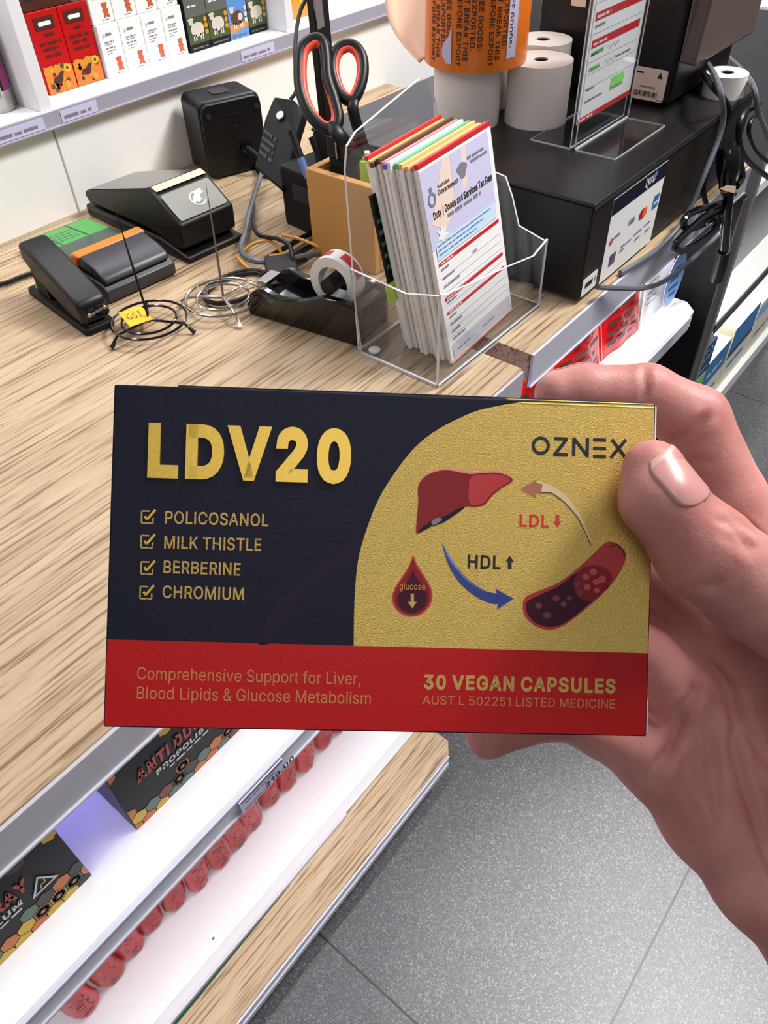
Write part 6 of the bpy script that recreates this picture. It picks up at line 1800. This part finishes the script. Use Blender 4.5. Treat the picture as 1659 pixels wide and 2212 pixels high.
# animal-print cartons
dx = [.806, .852, .900, .946, .992 - .026]
dx = [.806, .846, .886, .926, .965]
for i in range(4):
    sky = i == 2
    t, w, h = carton_box('animal_carton', ('dark grey carton with a white sheep, next to the white boxes', 'dark grey carton with a white sheep, beside the sky blue carton', 'sky blue carton with a brown and white animal between sheep cartons', 'dark grey carton with a white sheep, farthest along the shelf')[i], 'box', dx[i] + .0005, dx[i + 1] - .0005, YW - .002, YW + .08, ZW, ZW + .10, 'sky_card' if sky else 'charcoal_card', 'animal-print cartons on the wall shelf')
    pl = Plate(.0002)
    if sky:
        pl.poly([(-w, h * .08), (w, h * .14), (w, h * .22), (0, h * .18), (-w, h * .2)], 'amber', 1)
        pl.rect(-w, w, h * .62, h, 'blue_ink_light', 1)
    else:
        pl.rect(-w, w, h * .10, h * .52, 'grass_ink', 1); pl.rect(-w, w, h * .44, h * .98, 'smoke_card', 2)
    cx0, cy0 = -w * .1, h * .27
    body = sm2([(cx0 - .010, cy0 + .006), (cx0 - .004, cy0 + .009), (cx0 + .006, cy0 + .009), (cx0 + .012, cy0 + .004), (cx0 + .011, cy0 - .005), (cx0 + .002, cy0 - .008), (cx0 - .008, cy0 - .007), (cx0 - .012, cy0)], 3)
    pl.poly(body, 'brown_ink' if sky else 'wool', 3)
    pl.circle((cx0 - .010, cy0 + .011), .0042, 'wool', 4, 14); pl.poly([(cx0 - .016, cy0 + .013), (cx0 - .004, cy0 + .013), (cx0 - .006, cy0 + .016), (cx0 - .014, cy0 + .016)], 'wool', 5)
    for q in (-.008, -.004, .005, .009):
        pl.rect(cx0 + q - .0012, cx0 + q + .0012, cy0 - .013, cy0 - .005, 'wool', 3)
    if sky:
        pl.circle((cx0 + .006, cy0 + .001), .005, 'wool', 4, 12)
    for k in range(3):
        pl.circle((w * .78, h * (.22 + .08 * k)), .0034, 'amber' if not sky else 'wool', 4, 10)
    for k in range(4):
        squiggle(pl, -w * .75, w * (.7 - .2 * k), h * (.86 - .10 * k), .0045 - .0006 * k, 'white_ink', 4, 200 + i * 5 + k)
    squiggle(pl, -w * .8, w * .7, h * .035, .0025, 'smoke_card', 4, 210 + i)
    front(t, pl)
# amber carton beyond the second upright, more along the shelf
t, w, h = carton_box('amber_carton', 'amber yellow carton on the wall shelf past the second upright', 'box', .992, 1.09, YW + .005, YW + .085, ZW, ZW + .10, 'amber')
pl = Plate(.0002); pl.circle((w * .3, h * .25), .008, 'hex_yellow', 1, 16); pl.rect(-w, w, h * .5, h * .52, 'hex_orange', 1); pl.rect(-w * .8, -w * .2, h * .1, h * .4, 'hex_orange', 1); front(t, pl)
t, w, h = carton_box('yellow_carton', 'yellow carton on the wall shelf glimpsed between label roll and printer', 'box', 1.56, 1.72, YW - .01, YW + .08, ZW + .032, ZW + .10, 'hex_yellow'); pl = Plate(.0002); squiggle(pl, -w * .7, w * .7, h * .4, .01, 'hex_teal', 1, 3); front(t, pl)
t, w, h = carton_box('red_tray', 'red tray under the yellow carton on the wall shelf', 'box', 1.55, 1.74, YW - .015, YW + .085, ZW, ZW + .0315, 'red_card'); pl = Plate(.0002); pl.rect(-w, w, 0, h * .2, 'liver', 1); front(t, pl)
# spray can beside the upright
p = on_z(16, 236, ZW); r_ = .0215
sc_ = thing('spray_can', 'silver spray can with a black, pink and blue label beside the shelf upright', 'can', (.5015, YW + r_ - .006, ZW))
MB().lathe([(r_ * .96, 0), (r_, .003), (r_, .105), (r_ * .9, .112), (r_ * .55, .118), (r_ * .5, .122)], 'steel', (0, 0, 0), 40).build('can_body', sc_, smooth=35)
MB().lathe([(r_ * .5, .1222), (r_ * .5, .138), (r_ * .35, .142)], 'black', (0, 0, 0), 28).build('cap', sc_, smooth=35)
va2 = math.atan2(CAM[1] - (YW + r_), CAM[0] - .5015)
lf = lambda a, b, h: Vector(((r_ + .0002 + h) * math.cos(va2 + a / r_), (r_ + .0002 + h) * math.sin(va2 + a / r_), b))
pl = Plate(.0002)
def wrap(a0, a1, z0, z1, k, ly=1):
    n = 10
    for j in range(n):
        pl.rect(a0 + (a1 - a0) * j / n, a0 + (a1 - a0) * (j + 1) / n, z0, z1, k, ly)
wrap(-.055, .055, .024, .088, 'ink'); wrap(.012, .024, .024, .060, 'magenta', 2); wrap(-.03, .024, .060, .070, 'can_blue', 2); wrap(.012, .024, .070, .088, 'magenta', 2)
pl.circle((.004, .046), .006, 'white_ink', 3, 16); squiggle(pl, -.02, .010, .074, .006, 'hex_yellow', 3, 4); squiggle(pl, -.004, .008, .030, .003, 'white_ink', 3, 5)
pl.build('can_label', sc_, lf)
for i, x in enumerate((.452, .404)):
    d = dup(sc_, (x, YW + r_ + .002 + .012 * i, ZW), label=('silver spray can with a dark label, second from the shelf upright', 'silver spray can with a dark label, third from the shelf upright')[i])

# ================================================================== UNDER THE COUNTER
def spray_carton(x0, x1, label):
    t = thing('spray_carton', label, 'carton', ((x0 + x1) / 2, .366, ZS + .0002), 0, 'dark cartons on the counter shelf')
    w = (x1 - x0) / 2; H = .125
    MB().box(-w, w, 0, .12, 0, H, 'charcoal_card').build('box_body', t, bevel=.0008)
    sp = MB().box(-w - .0004, -w, .002, .118, .001, H - .001, 'olive_card'); sp.build('side_panel', t)
    pl = Plate(.00015)
    rnd = random.Random(int(x0 * 1000) + 400)
    R = .0088
    cols_ = ['hex_orange', 'hex_orange', 'hex_yellow', 'hex_teal', 'hex_brown', 'hex_black', 'hex_yellow']
    def hexa_(cx0, cy0, k, ring=False):
        pts = [(cx0 + R * .94 * math.cos(PI / 6 + PI / 3 * j), cy0 + R * .94 * math.sin(PI / 6 + PI / 3 * j)) for j in range(6)]
        pts = [(min(max(a, -w + .0004), w - .0004), min(max(b, .0004), H - .0004)) for a, b in pts]
        if max(p[0] for p in pts) - min(p[0] for p in pts) < .002 or max(p[1] for p in pts) - min(p[1] for p in pts) < .002:
            return
        pl.poly(pts, k, 1)
        if ring and abs(cx0) < w - R and R < cy0 < H - R:
            for q, kk in ((.80, 'charcoal_card'), (.64, 'hex_brown'), (.44, 'charcoal_card'), (.24, 'hex_orange')):
                pl.poly([(cx0 + R * q * math.cos(PI / 6 + PI / 3 * j), cy0 + R * q * math.sin(PI / 6 + PI / 3 * j)) for j in range(6)], kk, 2 + int((.8 - q) * 5))
    dxh = R * math.sqrt(3)
    nrow = int(2 * w / dxh) + 2
    for row, yy in ((0, .002), (1, .002 + 1.5 * R), (2, .002 + 3 * R)):
        for i in range(nrow):
            cx0 = -w + i * dxh + (dxh / 2 if row % 2 else 0)
            if row == 2 and rnd.random() > .42:
                continue
            hexa_(cx0, yy, rnd.choice(cols_), rnd.random() < .25)
            yt = H - yy
            if row == 2 and rnd.random() > .5:
                continue
            hexa_(cx0, yt, rnd.choice(cols_), rnd.random() < .25)
    pl.text('ANTI DUST MITE SPRAY', (-w + .020, .062), .0140, 'red_letter', 6, 42, width=.176, shear=.12)
    pl.text('PROPOLIS & KAKADU PLUM', (-w + .036, .049), .0066, 'white_ink', 6, 40, width=.150, shear=.12)
    squiggle(pl, -w + .050, w - .05, .043, .0028, 'white_ink', 6, 31)
    tx, ty_ = w - .030, .052
    pl.loops([[(tx - .012, ty_ - .010), (tx + .012, ty_ - .010), (tx, ty_ + .012)], [(tx - .0085, ty_ - .008), (tx, ty_ + .0085), (tx + .0085, ty_ - .008)]], 'white_ink', 6)
    pl.line([(tx - .003, ty_ - .006), (tx - .001, ty_ - .001), (tx + .002, ty_ - .003), (tx + .003, ty_ + .003)], .0012, 'hex_yellow', 6)
    front(t, pl)
    return t
spray_carton(.066, .300, 'dark hexagon-print ANTI DUST carton standing just past the blue-lit gap')
spray_carton(-.217, .0165, 'dark hexagon-print SPRAY carton with a triangle mark, on the near side of the gap')

# red pouches on the base shelf
ZP = CT - .805
def sausage(x, y, rot, k, label, seed):
    """a soft rounded pouch standing on end inside a clear wrap"""
    t = thing('red_pouch', label, 'pouch', (x, y, ZP + .0005), rot, 'wrapped red pouches on the base shelf')
    mb = MB()
    n, m_ = 24, 26
    vs = []
    L = .17; T = .030
    for i in range(m_ + 1):
        s = i / m_
        zz = L * s ** 1.8
        rr = math.sqrt(max(0.0, 1 - (1 - min(1, zz / T)) ** 2.0)) if zz < T else 1
        rr = max(rr, .03)
        for j in range(n):
            a = 2 * PI * j / n
            q = 1 + .04 * math.sin(55 * zz + seed + 3 * a) + .03 * math.sin(150 * zz + 5 * a + seed * 2)
            vs.append((.0208 * rr * q * math.cos(a) + .004 * math.sin(20 * zz + seed), .0135 * rr * q * math.sin(a), zz))
    fs = [(i * n + j, i * n + (j + 1) % n, (i + 1) * n + (j + 1) % n, (i + 1) * n + j) for i in range(m_) for j in range(n)]
    fs += [tuple(range(n - 1, -1, -1)), tuple(m_ * n + j for j in range(n))]
    mb.add(vs, fs, k)
    mb.build('film', t, smooth='all')
    pl = Plate(.0002)
    for q in range(7):
        squiggle(pl, -.011 + .003 * (q % 3), .011 - .003 * (q % 2), .014 + .011 * q, .0046, 'liver' if q % 2 else 'orange_ink', 1, seed * 10 + q)
    def wrapf(a, b, h):
        zz = b; ca = max(-.95, min(.95, a / .0208)); r_y = .0135 * math.sqrt(1 - ca * ca)
        ang_ = math.atan2(-math.sqrt(1 - ca * ca), ca)
        q = 1 + .04 * math.sin(55 * zz + seed + 3 * ang_) + .03 * math.sin(150 * zz + 5 * ang_ + seed * 2)
        rr = math.sqrt(max(0.0, 1 - (1 - min(1, zz / T)) ** 2.0)) if zz < T else 1
        return (a * rr * q + .004 * math.sin(20 * zz + seed), -r_y * rr * q - h - .0006, zz)
    pl.build('print', t, wrapf)
    cw = MB()
    z_ = [0.0, .02, .06, .17]
    vs = []
    for q, zz in enumerate(z_):
        for u in (-1, -.5, 0, .5, 1):
            vs.append((u * .0222, -.0165 - .003 * (1 - u * u) - (.003 if q == 0 else 0), zz + (.001 if q == 0 else 0)))
    cw.add(vs, [(q * 5 + u, q * 5 + u + 1, q * 5 + u + 6, q * 5 + u + 5) for q in range(3) for u in range(4)], 'clear_film')
    cw.build('clear_wrap', t, smooth=True)
    return t
tips = [(205, 2190), (262, 2120), (310, 2056), (352, 2000), (402, 1955), (448, 1916), (492, 1872), (528, 1830), (562, 1790), (604, 1732), (640, 1698), (676, 1662), (712, 1616), (745, 1582)]
ordw = ['nearest', 'second', 'third', 'fourth', 'fifth', 'sixth', 'seventh', 'eighth', 'ninth', 'tenth', 'eleventh', 'twelfth', 'thirteenth', 'farthest']
for i, q in enumerate(tips):
    p = on_z(q[0], q[1], ZP + .004)
    k = 'red_film' if i % 3 != 2 and i > 0 else 'pink_film'
    sausage(p.x - .004, p.y + .012, math.radians((-2, 1, 3, 0, 2, 3, 0, 1)[i % 8]), k, ('wrapped red pouch on the base shelf, the %s in the row from the frame corner' if i else 'wrapped red pouch on the base shelf, the %s of the row, in the frame corner') % ordw[i] if i not in (13,) else 'wrapped red pouch on the base shelf, the farthest of the row, touching the held carton', i + 1)
sp2 = MB().prism([(.0022 * math.cos(a), .0022 * .6 * math.sin(a)) for a in [2 * PI * k / 12 for k in range(12)]], 0, .0006, 'blue_ink')
so = sp2.build('blue_crumb'); so.location = on_z(461, 2027, ZP + .0001); tag(so, 'tiny blue fleck lying on the white base shelf', 'speck')

# red bags and leaflets on the shelf under the far counter
def flat_bag(pxs, label, seed, yoff):
    x0, x1 = pxs
    t = thing('red_bag', label, 'bag', ((x0 + x1) / 2, .356 + yoff, ZR + .0003), math.radians(-3), 'red bags on the side shelf')
    w = (x1 - x0) / 2; H = .150
    mb = MB(); vs = []; N_, K_ = 12, 10
    for side in (0, 1):
        for i in range(K_ + 1):
            for j in range(N_ + 1):
                u = j / N_ * 2 - 1; v = i / K_
                b = .012 * (1 - abs(u) ** 3) * math.sin(PI * min(1, v * 1.02 + .02)) ** .6 + .0015 * math.sin(7 * u + 5 * v + seed)
                lean = .035 * v
                vs.append((u * w, lean + (-b if side == 0 else b) , v * H))
    fs = []
    S = (K_ + 1) * (N_ + 1)
    for i in range(K_):
        for j in range(N_):
            a = i * (N_ + 1) + j
            fs.append((a, a + 1, a + N_ + 2, a + N_ + 1)); fs.append((S + a, S + a + N_ + 1, S + a + N_ + 2, S + a + 1))
    mb.add(vs, fs, 'red_film'); mb.build('bag_film', t, smooth='all')
    pl = Plate(.0003)
    for q in range(7):
        squiggle(pl, -w * .75, w * (.75 - .2 * (q % 2)), .020 + .016 * q, .0075, 'orange_ink', 1, seed + q)
    for xx in (-w * .92, w * .90):
        pl.rect(xx, xx + .002, .004, H - .01, 'pink_edge', 1)
    for q in range(0):
        pass
    pl.build('print', t, lambda a, b, h: (a, .035 * b / H - .012 * (1 - abs(a / w) ** 3) * math.sin(PI * min(1, b / H * 1.02 + .02)) ** .6 - .0024 - h, b))
    return t
flat_bag((.655, .785), 'red printed bag under the far counter, nearest the gap between the counters', 3, .0)
flat_bag((.790, .918), 'red printed bag in the middle of the three under the far counter', 5, .006)
flat_bag((.923, 1.042), 'red printed bag beside the leaflet stand under the far counter', 8, .004)

lh = thing('leaflet_stand', 'small clear stand of white leaflets with a round pale blue label, under the far counter', 'leaflet stand', (1.095, .370, ZR + .0002), math.radians(-2))
MB().prism(rrect(-.050, .056, -.030, .020, .012), 0, .0025, 'clear_edge').build('base_plate', lh)
for nm, y, h0, h1 in (('front_lip', -.020, .0028, .070), ('back_panel', .014, .0028, .085)):
    MB().box(-.046, .050, y, y + .002, h0, h1, 'clear').build(nm, lh)
for i in range(3):
    d = thing('leaflet', ('front white leaflet in the small stand below the counter', 'middle white leaflet in the small stand below the counter', 'back white leaflet in the small stand below the counter')[i], 'leaflet', (1.092 + .001 * i, .3555 + .0075 * i, ZR + .003), math.radians(-2), 'leaflets in the small stand')
    MB().hexa([(-.044, 0, 0), (.044, 0, 0), (.044, .0022, 0), (-.044, .0022, 0), (-.046, .006, .100 + .006 * i), (.043, .006, .112 + .005 * i), (.043, .0082, .112 + .005 * i), (-.046, .0082, .100 + .006 * i)], 'paper').build('sheet', d, bevel=.0003)
    if i == 0:
        pl = Plate(.0002)
        for q in range(8):
            squiggle(pl, -.036, .0 - .006 * (q % 3), .030 + .009 * q, .0026, 'ink_soft', 1, 300 + q)
        pl.build('print', d, lambda a, b, h: (a, .006 * b / .105 - .0003 - h, b))
rl_ = thing('round_label', 'pale blue oval label with blue lettering on the small leaflet stand', 'label', (1.122, .3455, ZR + .0535), math.radians(-2))
MB().prism([(.031 * math.cos(a), .046 * math.sin(a)) for a in [2 * PI * k / 40 for k in range(40)]], 0, .0006, 'lilac', lambda u, v, w: (u, .0006 - w, v)).build('label_card', rl_)
pl = Plate(.00025)
pl.circle((0, 0), .0285, 'cyan_label', 1, 40, .0425)
for q, (a, b, y) in enumerate(((-.010, .013, .016), (-.019, .019, .000), (-.019, .015, -.015), (-.012, .012, -.028))):
    squiggle(pl, a, b, y, .0078, 'cyan_ink', 2, 400 + q)
pl.build('lettering', rl_, lambda a, b, h: (a, -.0002 - h, b))

# ================================================================== SHELVING FARTHER DOWN THE SHOP
fs_ = thing('far_shelving', 'low pale shop shelving beyond the black end panel', 'shelf', (1.62, .385, 0))
def FB(n, x0, x1, y0, y1, z0, z1, k, bev=.001):
    return MB().box(x0, x1, y0, y1, z0, z1, k).build(n, fs_, bevel=bev)
FB('base_board', 0, 2.4, .0, .45, 0.0, .045, 'white')
FB('middle_shelf', 0, 2.4, .0, .45, .385, .410, 'white')
FB('shelf_edge', 0, 2.4, -.003, -.0003, .380, .405, 'edge_taupe', .0005)
FB('upper_shelf', 0, 2.4, .02, .45, .66, .685, 'white')
FB('top_board', 0, 2.4, .0, .45, .98, 1.005, 'white')
FB('back_panel', 0, 2.4, .45, .47, 0, 1.2, 'grey_mid')
FB('side_panel', -.02, 0, .0, .47, 0, 1.005, 'grey_mid')
FB('lower_front', 0, 2.4, .06, .075, .41, .66, 'grey_mid')
def fbox(name, label, px, z0, z1, y0, body, spots=(), depth=.10, cat='box'):
    x0, x1 = px
    t = thing(name, label, cat, ((x0 + x1) / 2, y0, z0))
    w = (x1 - x0) / 2
    MB().box(-w, w, 0, depth, 0, z1 - z0, body).build('box_body', t, bevel=.001)
    pl = Plate(.0004)
    for s in spots:
        s(pl, w, z1 - z0)
    if spots:
        front(t, pl, 'print', .0004)
    return t
band = lambda a, b, k: (lambda pl, w, h: pl.rect(-w, w, h * a, h * b, k, 1))
dots = lambda k: (lambda pl, w, h: [pl.ring((-w * .45 + w * .6 * j, h * .75), .012, .016, k, 2, 18) for j in range(2)])
txt = lambda y, k, s: (lambda pl, w, h: squiggle(pl, -w * .7, w * .6, h * y, h * .06, k, 2, s))
fbox('green_box', 'leaf green and white box on the far base shelf, next to the black panel', (1.625, 1.70), .0455, .235, .392, 'cream', (band(.35, 1, 'green_box'), txt(.5, 'white_ink', 1)))
fbox('blue_box', 'deep blue box with two ring marks standing on the green box', (1.630, 1.715), .2355, .325, .392, 'blue_dark', (dots('cyan_label'), txt(.25, 'cyan_label', 2)))
fbox('blue_box', 'bright blue box on the far base shelf, beside the deep blue box', (1.735, 1.90), .0455, .225, .400, 'cream', (band(.55, 1, 'blue_box'), txt(.7, 'white_ink', 3), txt(.3, 'cyan_ink', 4)))
fbox('blue_box', 'pale box with a blue top beyond the bright blue box on the far shelf', (1.92, 2.10), .0455, .24, .400, 'cream', (band(.6, 1, 'blue_box'), band(.5, .6, 'blue_dark'), txt(.3, 'cyan_ink', 5)))
fbox('cream_box', 'cream box at the far end of the base shelf', (2.12, 2.36), .0455, .22, .400, 'cream', (band(.7, .9, 'cyan_label'), txt(.3, 'ink_soft', 6)))
fbox('white_carton', 'white carton with a green stripe on the far upper shelf', (1.63, 1.76), .6855, .80, .42, 'white2', (lambda pl, w, h: pl.quad((w * .1, h * .2), (w * .35, h * .8), .010, 'green_box', 1), txt(.6, 'hex_teal', 7)))
fbox('white_carton', 'plain white carton past the green-striped one on the far upper shelf', (1.78, 1.96), .6855, .83, .42, 'white2', (txt(.5, 'ink_soft', 8), band(.85, 1, 'cream')))
fbox('white_tub', 'white boxed goods with grey print on top of the far shelving', (1.90, 2.12), 1.0055, 1.17, .40, 'white2', (band(.86, .9, 'blue_ink'), txt(.6, 'ink_soft', 9), txt(.4, 'ink_line', 10)), .2)
fbox('white_tub', 'second white boxed goods with grey print on top of the far shelving', (2.14, 2.36), 1.0055, 1.20, .40, 'white2', (band(.3, .34, 'ink_soft'), txt(.6, 'ink_soft', 11)), .2)
